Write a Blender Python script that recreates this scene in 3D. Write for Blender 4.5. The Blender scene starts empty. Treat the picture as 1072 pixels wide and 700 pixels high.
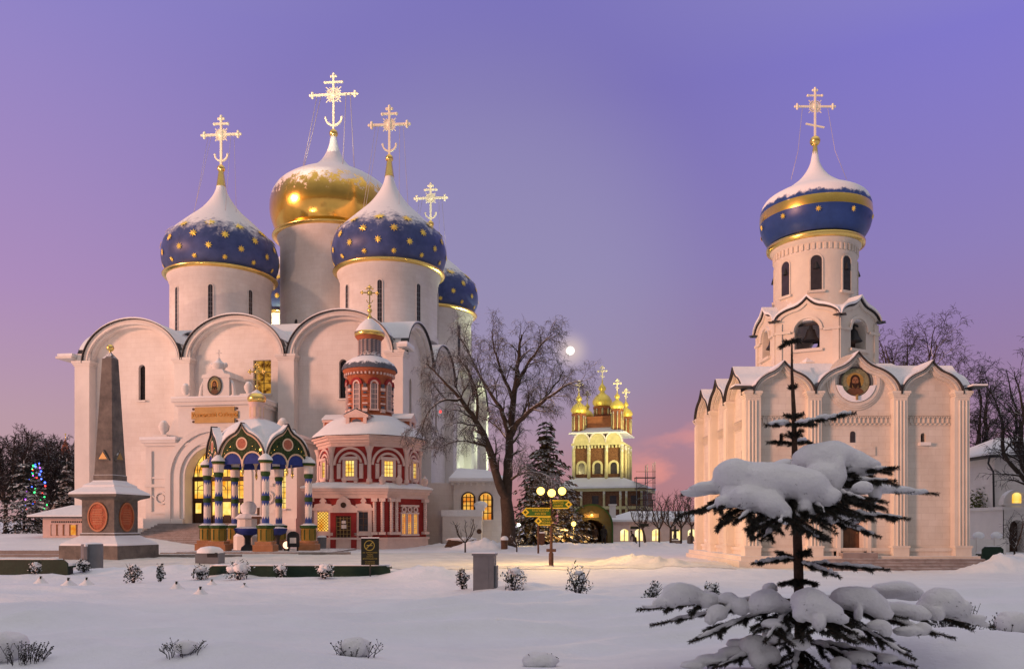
import bpy, math, random
from mathutils import Vector, Matrix, noise
PI = math.pi
RND = random.Random(11)
scn = bpy.context.scene
COL = scn.collection
F, CX, HY, CZ = 850.0, 536.0, 550.0, 1.7      # focal length in photo pixels, centre column, horizon row, eye height


def P(px, py, Y):
    return Vector(((px - CX) / F * Y, Y, CZ - (py - HY) / F * Y))


def sstep(a, b, x):
    t = min(1.0, max(0.0, (x - a) / (b - a)))
    return t * t * (3 - 2 * t)


# ------------------------------------------------------------------ mesh builder
class MB:
    def __init__(self, M=None):
        self.v, self.f, self.mi, self.sm = [], [], [], []
        self.M = M

    def add(self, vs, fs, m=0, smooth=False):
        b = len(self.v)
        if self.M is not None:
            M = self.M
            vs = [M @ Vector(p) for p in vs]
        self.v.extend([tuple(p) for p in vs])
        for q in fs:
            self.f.append([i + b for i in q])
        self.mi.extend([m] * len(fs))
        self.sm.extend([smooth] * len(fs))
        return self

    def box(self, x0, x1, y0, y1, z0, z1, m=0):
        vs = [(x0, y0, z0), (x1, y0, z0), (x1, y1, z0), (x0, y1, z0), (x0, y0, z1), (x1, y0, z1), (x1, y1, z1), (x0, y1, z1)]
        return self.add(vs, [(3, 2, 1, 0), (4, 5, 6, 7), (0, 1, 5, 4), (1, 2, 6, 5), (2, 3, 7, 6), (3, 0, 4, 7)], m)

    def bar(self, a, b, w, h, m=0):
        a, b = Vector(a), Vector(b)
        d = (b - a).normalized()
        s = d.cross(Vector((0, 0, 1)))
        if s.length < 1e-3:
            s = Vector((1, 0, 0))
        s.normalize()
        u = s.cross(d)
        vs = []
        for c in (a, b):
            for i, j in ((-1, -1), (1, -1), (1, 1), (-1, 1)):
                vs.append(c + s * (i * w / 2) + u * (j * h / 2))
        return self.add(vs, [(3, 2, 1, 0), (4, 5, 6, 7), (0, 1, 5, 4), (1, 2, 6, 5), (2, 3, 7, 6), (3, 0, 4, 7)], m)

    def prism(self, pts, y0, y1, m=0, back=True):
        """polygon in x,z pushed along y"""
        n = len(pts)
        vs = [(x, y0, z) for x, z in pts] + [(x, y1, z) for x, z in pts]
        fs = [list(range(n))]
        if back:
            fs.append(list(range(2 * n - 1, n - 1, -1)))
        fs += [(i, i + n, (i + 1) % n + n, (i + 1) % n) for i in range(n)]
        return self.add(vs, fs, m)

    def slab(self, pts, z0, z1, m=0):
        """polygon in x,y pushed along z"""
        n = len(pts)
        vs = [(x, y, z0) for x, y in pts] + [(x, y, z1) for x, y in pts]
        fs = [list(range(n - 1, -1, -1)), list(range(n, 2 * n))]
        fs += [(i, (i + 1) % n, (i + 1) % n + n, i + n) for i in range(n)]
        return self.add(vs, fs, m)

    def band(self, inner, outer, y0, y1, m=0, ends=True):
        """strip between two x,z polylines, pushed along y"""
        n = len(inner)
        vs = []
        for y in (y0, y1):
            vs += [(x, y, z) for x, z in inner] + [(x, y, z) for x, z in outer]
        fs = []
        for i in range(n - 1):
            fs.append((i, i + 1, n + i + 1, n + i))
            fs.append((2 * n + i, 3 * n + i, 3 * n + i + 1, 2 * n + i + 1))
            fs.append((n + i, n + i + 1, 3 * n + i + 1, 3 * n + i))
            fs.append((i, 2 * n + i, 2 * n + i + 1, i + 1))
        if ends:
            fs.append((0, n, 3 * n, 2 * n))
            fs.append((n - 1, 3 * n - 1, 4 * n - 1, 2 * n - 1))
        return self.add(vs, fs, m)

    def lathe(self, prof, n=24, c=(0, 0, 0), m=0, smooth=True, a0=0.0, zig=None, mats=None, caps=True):
        vs, fs, ms = [], [], []
        k = len(prof)
        for j, (r, z) in enumerate(prof):
            for i in range(n):
                a = a0 + 2 * PI * i / n
                zz = z + (zig[j] * (1 if i % 2 else -1) if zig else 0)
                vs.append((c[0] + r * math.cos(a), c[1] + r * math.sin(a), c[2] + zz))
        for j in range(k - 1):
            for i in range(n):
                i2 = (i + 1) % n
                fs.append((j * n + i, j * n + i2, (j + 1) * n + i2, (j + 1) * n + i))
                ms.append(mats[j] if mats else m)
        b = len(self.f)
        self.add(vs, fs, m, smooth)
        self.mi[b:] = ms
        if caps:
            self.add([vs[i] for i in range(n)][::-1], [list(range(n))], ms[0] if ms else m)
            self.add([vs[(k - 1) * n + i] for i in range(n)], [list(range(n))], ms[-1] if ms else m)
        return self

    def tube(self, pts, rad, n=6, m=0, smooth=True, cap=True):
        pts = [Vector(p) for p in pts]
        if not isinstance(rad, (list, tuple)):
            rad = [rad] * len(pts)
        vs, fs = [], []
        ref = None
        for i, p in enumerate(pts):
            d = (pts[min(i + 1, len(pts) - 1)] - pts[max(i - 1, 0)])
            if d.length < 1e-9:
                d = Vector((0, 0, 1))
            d.normalize()
            if ref is None:
                ref = Vector((0, 0, 1)) if abs(d.z) < .9 else Vector((1, 0, 0))
            s = d.cross(ref)
            if s.length < 1e-4:
                s = d.orthogonal()
            s.normalize()
            u = s.cross(d)
            ref = u
            for k in range(n):
                a = 2 * PI * k / n
                vs.append(p + (s * math.cos(a) + u * math.sin(a)) * rad[i])
        for i in range(len(pts) - 1):
            for k in range(n):
                k2 = (k + 1) % n
                fs.append((i * n + k, i * n + k2, (i + 1) * n + k2, (i + 1) * n + k))
        if cap:
            fs.append(list(range(n))[::-1])
            fs.append([(len(pts) - 1) * n + k for k in range(n)])
        return self.add(vs, fs, m, smooth)

    def ball(self, c, r, n=10, k=6, m=0, s=(1, 1, 1), wob=0.0, seed=0.0, smooth=True):
        vs = [(c[0], c[1], c[2] - r * s[2])]
        for j in range(1, k):
            t = -PI / 2 + PI * j / k
            for i in range(n):
                a = 2 * PI * i / n
                d = Vector((math.cos(t) * math.cos(a), math.cos(t) * math.sin(a), math.sin(t)))
                q = r
                if wob:
                    q = r * (1 + wob * noise.noise(d * 1.7 + Vector((seed, seed * .7, c[0]))))
                vs.append((c[0] + d.x * q * s[0], c[1] + d.y * q * s[1], c[2] + d.z * q * s[2]))
        vs.append((c[0], c[1], c[2] + r * s[2]))
        fs = []
        top = len(vs) - 1
        for i in range(n):
            i2 = (i + 1) % n
            fs.append((0, 1 + i2, 1 + i))
            for j in range(k - 2):
                a, b = 1 + j * n, 1 + (j + 1) * n
                fs.append((a + i, a + i2, b + i2, b + i))
            fs.append((1 + (k - 2) * n + i, 1 + (k - 2) * n + i2, top))
        return self.add(vs, fs, m, smooth)

    def disc(self, cx, cz, rx, rz, y0, y1, m=0, n=24):
        return self.prism([(cx + rx * math.cos(2 * PI * i / n), cz + rz * math.sin(2 * PI * i / n)) for i in range(n)], y0, y1, m)

    def ring(self, cx, cz, r0, r1, y0, y1, m=0, n=28, a0=0.0, a1=2 * PI, sz=1.0):
        L = [a0 + (a1 - a0) * i / n for i in range(n + 1)]
        return self.band([(cx + r0 * math.cos(a), cz + r0 * sz * math.sin(a)) for a in L], [(cx + r1 * math.cos(a), cz + r1 * sz * math.sin(a)) for a in L], y0, y1, m, False)

    def build(self, name, mats, parent=None, loc=None, rz=0.0):
        me = bpy.data.meshes.new(name)
        me.from_pydata(self.v, [], self.f)
        if not isinstance(mats, (list, tuple)):
            mats = [mats]
        for x in mats:
            me.materials.append(x)
        me.polygons.foreach_set('material_index', self.mi)
        me.polygons.foreach_set('use_smooth', self.sm)
        me.update()
        o = bpy.data.objects.new(name, me)
        COL.objects.link(o)
        if parent is not None:
            o.parent = parent
        if loc is not None:
            o.location = loc
        o.rotation_euler.z = rz
        return o


def holed(mb, x0, x1, z0, z1, y, holes, depth, m=0):
    """upright wall sheet at y with openings (hx0, hx1, hz0, hz1, arched) and their reveals"""
    x = x0
    for hx0, hx1, hz0, hz1, arched in sorted(holes):
        mb.add([(x, y, z0), (hx0, y, z0), (hx0, y, z1), (x, y, z1)], [(0, 1, 2, 3)], m)
        if hz0 > z0 + 1e-4:
            mb.add([(hx0, y, z0), (hx1, y, z0), (hx1, y, hz0), (hx0, y, hz0)], [(0, 1, 2, 3)], m)
        c, r = (hx0 + hx1) / 2, (hx1 - hx0) / 2
        if arched:
            top = [(c - r * math.cos(PI * i / 10), hz1 - r + r * math.sin(PI * i / 10)) for i in range(11)]
        else:
            top = [(hx0, hz1), (hx1, hz1)]
        for (ax, az), (bx, bz) in zip(top, top[1:]):
            mb.add([(ax, y, az), (bx, y, bz), (bx, y, z1), (ax, y, z1)], [(0, 1, 2, 3)], m)
        loop = [(hx0, hz0)] + top + [(hx1, hz0)]
        for (ax, az), (bx, bz) in zip(loop, loop[1:] + loop[:1]):
            mb.add([(ax, y, az), (bx, y, bz), (bx, y + depth, bz), (ax, y + depth, az)], [(0, 1, 2, 3)], m)
        x = hx1
    mb.add([(x, y, z0), (x1, y, z0), (x1, y, z1), (x, y, z1)], [(0, 1, 2, 3)], m)


def arc(cx, z0, a, b, n=24, keel=0.0, kw=.45):
    out = []
    for i in range(n + 1):
        t = PI * i / n
        c = math.cos(t)
        out.append((cx - a * c, z0 + b * math.sin(t) + keel * max(0.0, 1 - abs(c) / kw) ** 2))
    return out


def tag(o, label=None, cat=None, group=None, kind=None):
    if label:
        o['label'] = label
    if cat:
        o['category'] = cat
    if group:
        o['group'] = group
    if kind:
        o['kind'] = kind
    return o


def thing(name, label, cat, loc=(0, 0, 0), rz=0.0, group=None):
    o = bpy.data.objects.new(name, None)
    o.empty_display_size = .3
    COL.objects.link(o)
    o.location = loc
    o.rotation_euler.z = rz
    return tag(o, label, cat, group)


def dup(root, loc=None, rz=None, label=None, parent=None):
    kids = {}
    for o in list(bpy.data.objects):
        if o.parent is not None:
            kids.setdefault(o.parent.name, []).append(o)

    def cp(o, p):
        c = o.copy()
        COL.objects.link(c)
        if p is not None:
            c.parent = p
        for ch in kids.get(o.name, []):
            cp(ch, c)
        return c
    r = cp(root, parent)
    if loc is not None:
        r.location = loc
    if rz is not None:
        r.rotation_euler.z = rz
    if label:
        r['label'] = label
    return r


# ------------------------------------------------------------------ materials
def nt(m):
    m.use_nodes = True
    t = m.node_tree
    t.nodes.clear()
    return t


SNOWC = (.82, .83, .86, 1)


def mat(name, col, rough=.8, metal=0.0, var=.12, scale=1.2, bump=.2, bscale=9.0, snow=None, zsnow=None, streak=0.0, spec=.3, col2=None, courses=None):
    """col: base colour; snow: normal-z level above which lying snow covers it; zsnow: (z0, z1, jitter) snow cover by height"""
    m = bpy.data.materials.new(name)
    t = nt(m)
    N, L = t.nodes.new, t.links.new
    out = N('ShaderNodeOutputMaterial')
    b = N('ShaderNodeBsdfPrincipled')
    L(b.outputs[0], out.inputs[0])
    b.inputs['Roughness'].default_value = rough
    b.inputs['Metallic'].default_value = metal
    b.inputs['Specular IOR Level'].default_value = spec
    tc = N('ShaderNodeTexCoord')
    no = N('ShaderNodeTexNoise')
    no.inputs['Scale'].default_value = scale
    no.inputs['Detail'].default_value = 6
    no.inputs['Roughness'].default_value = .65
    src = tc.outputs['Object']
    if streak:
        mp = N('ShaderNodeMapping')
        mp.inputs['Scale'].default_value = (1, 1, streak)
        L(src, mp.inputs[0])
        L(mp.outputs[0], no.inputs['Vector'])
    else:
        L(src, no.inputs['Vector'])
    rp = N('ShaderNodeValToRGB')
    c2 = col2 if col2 else [min(1, c * (1 + var)) for c in col]
    rp.color_ramp.elements[0].position = .32
    rp.color_ramp.elements[1].position = .68
    rp.color_ramp.elements[0].color = tuple(c * (1 - var) for c in col) + (1,)
    rp.color_ramp.elements[1].color = tuple(c2) + (1,)
    L(no.outputs['Fac'], rp.inputs[0])
    cur = rp.outputs[0]
    if snow is not None or zsnow is not None:
        n2 = N('ShaderNodeTexNoise')
        n2.inputs['Scale'].default_value = zsnow[3] if zsnow and len(zsnow) > 3 else 3.0
        n2.inputs['Detail'].default_value = 7
        n2.inputs['Roughness'].default_value = .68
        L(src, n2.inputs['Vector'])
        sx = N('ShaderNodeSeparateXYZ')
        if zsnow:
            L(src, sx.inputs[0])
            lo, hi, j = zsnow[:3]
        else:
            g = N('ShaderNodeNewGeometry')
            L(g.outputs['Normal'], sx.inputs[0])
            lo, hi, j = snow - .08, snow + .08, .5
        ma = N('ShaderNodeMath')
        ma.operation = 'MULTIPLY_ADD'
        L(n2.outputs['Fac'], ma.inputs[0])
        ma.inputs[1].default_value = 2 * j
        L(sx.outputs['Z'], ma.inputs[2])
        mr = N('ShaderNodeMapRange')
        mr.interpolation_type = 'SMOOTHSTEP'
        mr.inputs['From Min'].default_value = lo + j
        mr.inputs['From Max'].default_value = hi + j
        L(ma.outputs[0], mr.inputs['Value'])
        mx = N('ShaderNodeMix')
        mx.data_type = 'RGBA'
        L(mr.outputs[0], mx.inputs['Factor'])
        L(cur, mx.inputs['A'])
        mx.inputs['B'].default_value = SNOWC
        cur = mx.outputs['Result']
        if metal:
            mm = N('ShaderNodeMath')
            mm.operation = 'MULTIPLY_ADD'
            L(mr.outputs[0], mm.inputs[0])
            mm.inputs[1].default_value = -metal
            mm.inputs[2].default_value = metal
            L(mm.outputs[0], b.inputs['Metallic'])
        m2 = N('ShaderNodeMath')
        m2.operation = 'MULTIPLY_ADD'
        L(mr.outputs[0], m2.inputs[0])
        m2.inputs[1].default_value = .85 - rough
        m2.inputs[2].default_value = rough
        L(m2.outputs[0], b.inputs['Roughness'])
    bh = None
    if courses:
        sp_ = N('ShaderNodeSeparateXYZ')
        L(src, sp_.inputs[0])
        ad_ = N('ShaderNodeMath')
        L(sp_.outputs['X'], ad_.inputs[0])
        L(sp_.outputs['Y'], ad_.inputs[1])
        cb = N('ShaderNodeCombineXYZ')
        L(ad_.outputs[0], cb.inputs[0])
        L(sp_.outputs['Z'], cb.inputs[1])
        br = N('ShaderNodeTexBrick')
        br.inputs['Scale'].default_value = 1.0
        br.inputs['Brick Width'].default_value = courses[0]
        br.inputs['Row Height'].default_value = courses[1]
        br.inputs['Mortar Size'].default_value = .014
        br.inputs['Mortar Smooth'].default_value = .6
        q = 1 - courses[2]
        br.inputs['Color1'].default_value = (1, 1, 1, 1)
        br.inputs['Color2'].default_value = (q, q * .99, q * .98, 1)
        br.inputs['Mortar'].default_value = (q * .93, q * .91, q * .90, 1)
        L(cb.outputs[0], br.inputs['Vector'])
        # broad weather stains of their own shape
        ns = N('ShaderNodeTexNoise')
        ns.inputs['Scale'].default_value = .16
        ns.inputs['Detail'].default_value = 8
        ns.inputs['Roughness'].default_value = .7
        L(src, ns.inputs['Vector'])
        rs = N('ShaderNodeValToRGB')
        rs.color_ramp.elements[0].position = .36
        rs.color_ramp.elements[1].position = .60
        rs.color_ramp.elements[0].color = (.88, .86, .84, 1)
        rs.color_ramp.elements[1].color = (1, 1, 1, 1)
        L(ns.outputs['Fac'], rs.inputs[0])
        for s_ in (br.outputs['Color'], rs.outputs[0]):
            mu = N('ShaderNodeMix')
            mu.data_type = 'RGBA'
            mu.blend_type = 'MULTIPLY'
            mu.inputs['Factor'].default_value = 1.0
            L(cur, mu.inputs['A'])
            L(s_, mu.inputs['B'])
            cur = mu.outputs['Result']
        bh = br.outputs['Fac']
    L(cur, b.inputs['Base Color'])
    if bump:
        n3 = N('ShaderNodeTexNoise')
        n3.inputs['Scale'].default_value = bscale
        n3.inputs['Detail'].default_value = 9 if name in ('snow', 'packed_snow', 'clump_snow') else 4
        n3.inputs['Roughness'].default_value = .66 if name in ('snow', 'packed_snow', 'clump_snow') else .5
        L(src, n3.inputs['Vector'])
        bp = N('ShaderNodeBump')
        bp.inputs['Strength'].default_value = bump
        bp.inputs['Distance'].default_value = .05
        if bh is not None:
            mh = N('ShaderNodeMath')
            mh.operation = 'MULTIPLY_ADD'
            L(bh, mh.inputs[0])
            mh.inputs[1].default_value = -.35
            L(n3.outputs['Fac'], mh.inputs[2])
            L(mh.outputs[0], bp.inputs['Height'])
        else:
            L(n3.outputs['Fac'], bp.inputs['Height'])
        L(bp.outputs[0], b.inputs['Normal'])
    return m


def glow(name, c1, c2, strength, scale=2.0):
    m = bpy.data.materials.new(name)
    t = nt(m)
    N, L = t.nodes.new, t.links.new
    out = N('ShaderNodeOutputMaterial')
    e = N('ShaderNodeEmission')
    tc = N('ShaderNodeTexCoord')
    no = N('ShaderNodeTexNoise')
    no.inputs['Scale'].default_value = scale
    no.inputs['Detail'].default_value = 3
    L(tc.outputs['Object'], no.inputs['Vector'])
    rp = N('ShaderNodeValToRGB')
    rp.color_ramp.elements[0].position = .35
    rp.color_ramp.elements[1].position = .65
    rp.color_ramp.elements[0].color = tuple(c1) + (1,)
    rp.color_ramp.elements[1].color = tuple(c2) + (1,)
    L(no.outputs['Fac'], rp.inputs[0])
    L(rp.outputs[0], e.inputs['Color'])
    e.inputs['Strength'].default_value = strength
    L(e.outputs[0], out.inputs[0])
    return m


def brick(name, c1, c2, mortar, sc):
    m = mat(name, c1, bump=0)
    t = m.node_tree
    N, L = t.nodes.new, t.links.new
    b = [n for n in t.nodes if n.type == 'BSDF_PRINCIPLED'][0]
    tc = [n for n in t.nodes if n.type == 'TEX_COORD'][0]
    mp = N('ShaderNodeMapping')
    mp.inputs['Rotation'].default_value = (PI / 2, 0, 0)
    L(tc.outputs['Object'], mp.inputs[0])
    br = N('ShaderNodeTexBrick')
    br.inputs['Color1'].default_value = tuple(c1) + (1,)
    br.inputs['Color2'].default_value = tuple(c2) + (1,)
    br.inputs['Mortar'].default_value = tuple(mortar) + (1,)
    br.inputs['Scale'].default_value = sc
    br.inputs['Mortar Size'].default_value = .06
    br.inputs['Row Height'].default_value = .4
    L(mp.outputs[0], br.inputs['Vector'])
    L(br.outputs['Color'], b.inputs['Base Color'])
    return m


M_ = {}
M_['snow'] = mat('snow', (.80, .81, .84), rough=.7, var=.05, scale=.5, bump=.9, bscale=3.0, spec=.35)
M_['snow_fine'] = mat('clump_snow', (.80, .79, .80), rough=.7, var=.03, scale=4, bump=.75, bscale=12.0, spec=.25)
M_['packed'] = mat('packed_snow', (.74, .73, .68), rough=.55, var=.10, scale=.6, bump=.9, bscale=5.0, spec=.4, col2=(.84, .83, .77))
M_['plaster'] = mat('white_plaster', (.76, .71, .68), var=.07, scale=.35, bump=.25, bscale=3.0, streak=.35, col2=(.83, .79, .76), courses=(.9, .42, .05))
M_['plaster_snow'] = mat('white_plaster_snowy', (.72, .68, .65), var=.06, scale=.6, bump=.25, bscale=4.0, snow=.55)
M_['limestone'] = mat('pale_limestone', (.66, .60, .52), var=.09, scale=.7, bump=.3, bscale=4.0, streak=.5, col2=(.76, .71, .64), courses=(.62, .28, .07))
M_['limestone_snow'] = mat('pale_limestone_snowy', (.66, .60, .52), var=.08, scale=.8, bump=.3, bscale=4.0, snow=.5)
M_['dark_metal'] = mat('dark_metal', (.035, .033, .035), rough=.5, bump=0)
M_['iron'] = mat('black_iron', (.02, .02, .022), rough=.5, bump=0)
M_['gold'] = mat('gilding', (.98, .66, .20), rough=.24, metal=1.0, var=.10, scale=.8, bump=.25, bscale=1.2)
M_['gold_snow'] = mat('gilding_snowy', (.90, .55, .12), rough=.17, metal=1.0, var=.1, scale=.8, bump=.5, bscale=.8, zsnow=(4.0, 5.2, 4.0, 1.2))
M_['gold_pale'] = mat('pale_gilding', (1.0, .90, .68), rough=.4, metal=.15, var=.06, scale=3, bump=0)
M_['dome_blue'] = mat('blue_dome_snowy', (.042, .070, .21), rough=.42, var=.25, scale=.6, bump=.3, bscale=1.2, zsnow=(3.1, 5.0, 2.8, 1.3), col2=(.075, .105, .27))
M_['dome_blue_s'] = mat('blue_dome_small', (.025, .060, .22), rough=.34, var=.2, scale=1.2, bump=.1, bscale=2.0, zsnow=(1.62, 1.80, .42, 2.6))
M_['dome_gold_s'] = mat('gold_band_small', (.98, .62, .14), rough=.22, metal=1.0, bump=.15, bscale=1.5, zsnow=(1.50, 1.62, .30, 2.4))
M_['star'] = mat('star_gold', (1.0, .64, .12), rough=.35, metal=.35, var=.25, scale=.9, bump=0, zsnow=(4.2, 4.6, 1.8, 1.2))
M_['pane_dark'] = mat('dark_pane', (.035, .03, .035), rough=.2, var=.3, scale=2.5, bump=0, spec=.5)
M_['pane_warm'] = glow('lit_pane_warm', (.80, .26, .01), (1, .66, .13), 1.3, 1.1)
M_['pane_gold'] = glow('lit_pane_gold', (.10, .03, .005), (.75, .36, .05), .8, 3.5)
M_['pane_yellow'] = glow('lit_pane_yellow', (.95, .46, .04), (1, .78, .24), 1.3, 1.5)
M_['pane_pale'] = glow('lit_pane_pale', (1, .66, .16), (1, .90, .48), 1.4, 1.3)
M_['pane_orange'] = glow('lit_pane_orange', (.8, .22, .02), (1, .55, .10), .95, 1.8)
M_['wood_dark'] = mat('dark_wood', (.05, .022, .012), rough=.5, var=.3, scale=4, bump=.2)
M_['wood'] = mat('brown_wood', (.13, .06, .03), rough=.6, var=.25, scale=5, bump=.2)
M_['bronze'] = mat('gold_plate', (.36, .24, .09), rough=.45, metal=.3, var=.12, scale=1.5, bump=.1)
M_['letter'] = mat('gold_letters', (.50, .22, .03), rough=.5, metal=.2, bump=0)
M_['stone_step'] = mat('grey_stone_step', (.26, .22, .21), var=.2, scale=1.5, bump=.3, snow=.96)
M_['granite'] = mat('grey_granite', (.115, .105, .100), rough=.7, var=.35, scale=1.6, bump=.25, bscale=14, col2=(.20, .17, .15), snow=.6, spec=.35)
M_['medallion'] = mat('red_medallion', (.36, .075, .025), rough=.5, var=.3, scale=5, bump=.9, bscale=10)
M_['medal_rim'] = mat('medallion_rim', (.40, .14, .06), rough=.5, bump=0)
M_['red'] = mat('red_plaster', (.30, .030, .028), var=.16, scale=1.5, bump=.2)
M_['pinkwhite'] = mat('cream_trim', (.70, .52, .47), var=.08, scale=2, bump=.2, snow=.6)
M_['pinkwhite_dry'] = mat('cream_trim_dry', (.70, .52, .47), var=.08, scale=2, bump=.2)
M_['orange_red'] = mat('orange_red_trim', (.42, .13, .06), var=.15, scale=2, bump=.1)
M_['slate'] = mat('blue_grey_slate', (.10, .11, .14), var=.3, scale=4, bump=.3, snow=.55)
M_['c_white'] = mat('column_white', (.74, .66, .62), var=.08, scale=3, bump=.1)
M_['c_blue'] = mat('column_blue', (.05, .085, .30), var=.15, scale=3, bump=.1)
M_['c_green'] = mat('column_green', (.03, .075, .02), var=.2, scale=3, bump=.1)
M_['c_olive'] = mat('column_olive', (.26, .17, .03), var=.15, scale=3, bump=.1)
M_['c_brown'] = mat('pedestal_brown', (.36, .17, .085), var=.15, scale=3, bump=.2, snow=.7)
M_['p_green'] = mat('panel_green', (.012, .035, .010), var=.8, scale=9, bump=0, col2=(.05, .09, .03))
M_['p_cream'] = mat('panel_cream', (.70, .52, .38), var=.08, scale=3, bump=.1)
M_['p_blue'] = mat('panel_blue', (.025, .045, .22), var=.2, scale=3, bump=0)
M_['p_red'] = mat('panel_red', (.40, .14, .09), var=.3, scale=12, bump=0)
M_['bench'] = mat('bench_green', (.010, .030, .016), rough=.5, var=.25, scale=3, bump=.1)
M_['bin'] = mat('grey_metal', (.15, .155, .17), rough=.5, var=.12, scale=3, bump=.08, snow=.75)
M_['bark'] = mat('bark', (.050, .036, .028), rough=.9, var=.35, scale=3, bump=.6, bscale=14, snow=.55)
M_['twig'] = mat('twig_bark', (.055, .042, .040), rough=.9, var=.3, scale=2, bump=0, snow=.62)
M_['twig_dark'] = mat('dark_twig_bark', (.035, .028, .030), rough=.9, var=.3, scale=2, bump=0, snow=.9)
M_['fir'] = mat('fir_needles', (.014, .022, .016), rough=.7, var=.35, scale=2, bump=0, snow=.52)
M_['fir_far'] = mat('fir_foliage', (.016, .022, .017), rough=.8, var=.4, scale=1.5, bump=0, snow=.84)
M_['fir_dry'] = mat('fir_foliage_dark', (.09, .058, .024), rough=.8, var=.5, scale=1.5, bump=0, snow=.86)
M_['gold_far'] = mat('far_gilding', (1.0, .74, .16), rough=.4, metal=.45, bump=0)
M_['needle'] = mat('spruce_needles', (.026, .024, .017), rough=.6, var=.35, scale=6, bump=0)
M_['fir_bark'] = mat('spruce_bark', (.075, .040, .026), rough=.9, var=.35, scale=14, bump=.6, bscale=40)
M_['leafdark'] = mat('shrub_leaf', (.022, .026, .018), rough=.7, var=.5, scale=6, bump=0, snow=.55)
M_['sign_dark'] = mat('sign_panel', (.010, .013, .008), rough=.4, bump=0)
M_['sign_green'] = mat('sign_green', (.05, .13, .015), rough=.45, var=.1, bump=0)
M_['sign_yellow'] = mat('sign_yellow', (.75, .55, .04), rough=.45, bump=0)
M_['sign_dim'] = mat('sign_dull_yellow', (.30, .25, .05), rough=.5, bump=0)
M_['rust'] = mat('rusty_post', (.10, .05, .03), rough=.7, var=.3, scale=6, bump=.2)
M_['wire'] = mat('chain', (.55, .50, .52), rough=.5, metal=.3, bump=0)
M_['lamp'] = glow('lamp_glass', (1, .58, .10), (1, .62, .13), 4.5)
M_['lamp_small'] = glow('small_lamp_glass', (1, .66, .12), (1, .72, .16), 4.0)
M_['lamp_white'] = glow('floodlight_glass', (.85, 1, .65), (.9, 1, .7), 7.0)
M_['brickfar'] = brick('faceted_brick', (.13, .05, .022), (.24, .11, .05), (.06, .03, .02), 3.2)
M_['brickred'] = mat('brick_red', (.27, .10, .05), var=.25, scale=2.5, bump=.2)
M_['ochre'] = mat('ochre_trim', (.50, .46, .26), var=.15, scale=2, bump=.2, snow=.6)
M_['coat'] = mat('dark_coat', (.022, .018, .018), var=.3, scale=6, bump=0)
M_['coat2'] = mat('brown_coat', (.055, .030, .020), var=.3, scale=6, bump=0)
M_['skin'] = mat('skin', (.45, .26, .18), bump=0)
M_['hair'] = mat('icon_brown', (.035, .015, .008), var=.2, scale=8, bump=0)
M_['icon_bg'] = mat('icon_mosaic', (.22, .20, .10), var=.35, scale=14, bump=0, col2=(.30, .30, .18))
M_['icon_halo'] = mat('icon_halo', (.42, .26, .07), metal=.2, rough=.5, var=.15, scale=10, bump=0)
M_['icon_face'] = mat('icon_face', (.30, .14, .07), var=.2, scale=9, bump=0)
M_['paint_mural'] = mat('painted_vault', (.26, .17, .05), var=.6, scale=2.2, bump=0, col2=(.10, .10, .05))
# ------------------------------------------------------------------ camera, sky, sun
cam = bpy.data.cameras.new('camera')
cam.sensor_width = 36.0
cam.lens = 36.0 * F / 1072.0
cam.shift_y = (HY - 350.0) / 1072.0
cam.clip_start, cam.clip_end = .1, 6000
camo = bpy.data.objects.new('camera', cam)
camo.location = (0, 0, CZ)
camo.rotation_euler = (PI / 2, 0, 0)
COL.objects.link(camo)
scn.camera = camo
scn.view_settings.view_transform = 'Standard'
scn.view_settings.look = 'None'
scn.view_settings.exposure = 0.0
scn.view_settings.gamma = 1.0
scn.view_settings.use_curve_mapping = False
try:
    scn.cycles.max_bounces = 6
    scn.cycles.use_denoising = True
    scn.cycles.sample_clamp_indirect = 3.0
    scn.cycles.blur_glossy = 1.0
except Exception:
    pass

SUN_DIR = Vector((-.82, -.48, .085)).normalized()
sl = bpy.data.lights.new('sun', 'SUN')
sl.energy = 2.95
sl.angle = math.radians(10)
sl.color = (1.0, .46, .31)
so = bpy.data.objects.new('sun', sl)
so.rotation_euler = SUN_DIR.to_track_quat('Z', 'Y').to_euler()
COL.objects.link(so)

w = bpy.data.worlds.new('World')
scn.world = w
w.use_nodes = True
wt = w.node_tree
wt.nodes.clear()
N, L = wt.nodes.new, wt.links.new
wo = N('ShaderNodeOutputWorld')
sky = N('ShaderNodeTexSky')
sky.sky_type = 'NISHITA'
sky.sun_disc = False
sky.sun_elevation = math.asin(SUN_DIR.z)
sky.sun_rotation = math.atan2(SUN_DIR.x, SUN_DIR.y)
bg1 = N('ShaderNodeBackground')
L(sky.outputs[0], bg1.inputs[0])
bg1.inputs[1].default_value = .02
tc = N('ShaderNodeTexCoord')
sx = N('ShaderNodeSeparateXYZ')
L(tc.outputs['Generated'], sx.inputs[0])


def ramp(stops):
    r = N('ShaderNodeValToRGB')
    e = r.color_ramp.elements
    while len(e) < len(stops):
        e.new(.5)
    for k, (p, c) in enumerate(stops):
        e[k].position = p
        e[k].color = tuple(c) + (1,)
    L(sx.outputs['Z'], r.inputs[0])
    return r


def mrange(src, a, b, lo=0.0, hi=1.0, mode='SMOOTHSTEP'):
    r = N('ShaderNodeMapRange')
    r.interpolation_type = mode
    r.inputs['From Min'].default_value = a
    r.inputs['From Max'].default_value = b
    r.inputs['To Min'].default_value = lo
    r.inputs['To Max'].default_value = hi
    L(src, r.inputs['Value'])
    return r.outputs[0]


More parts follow.
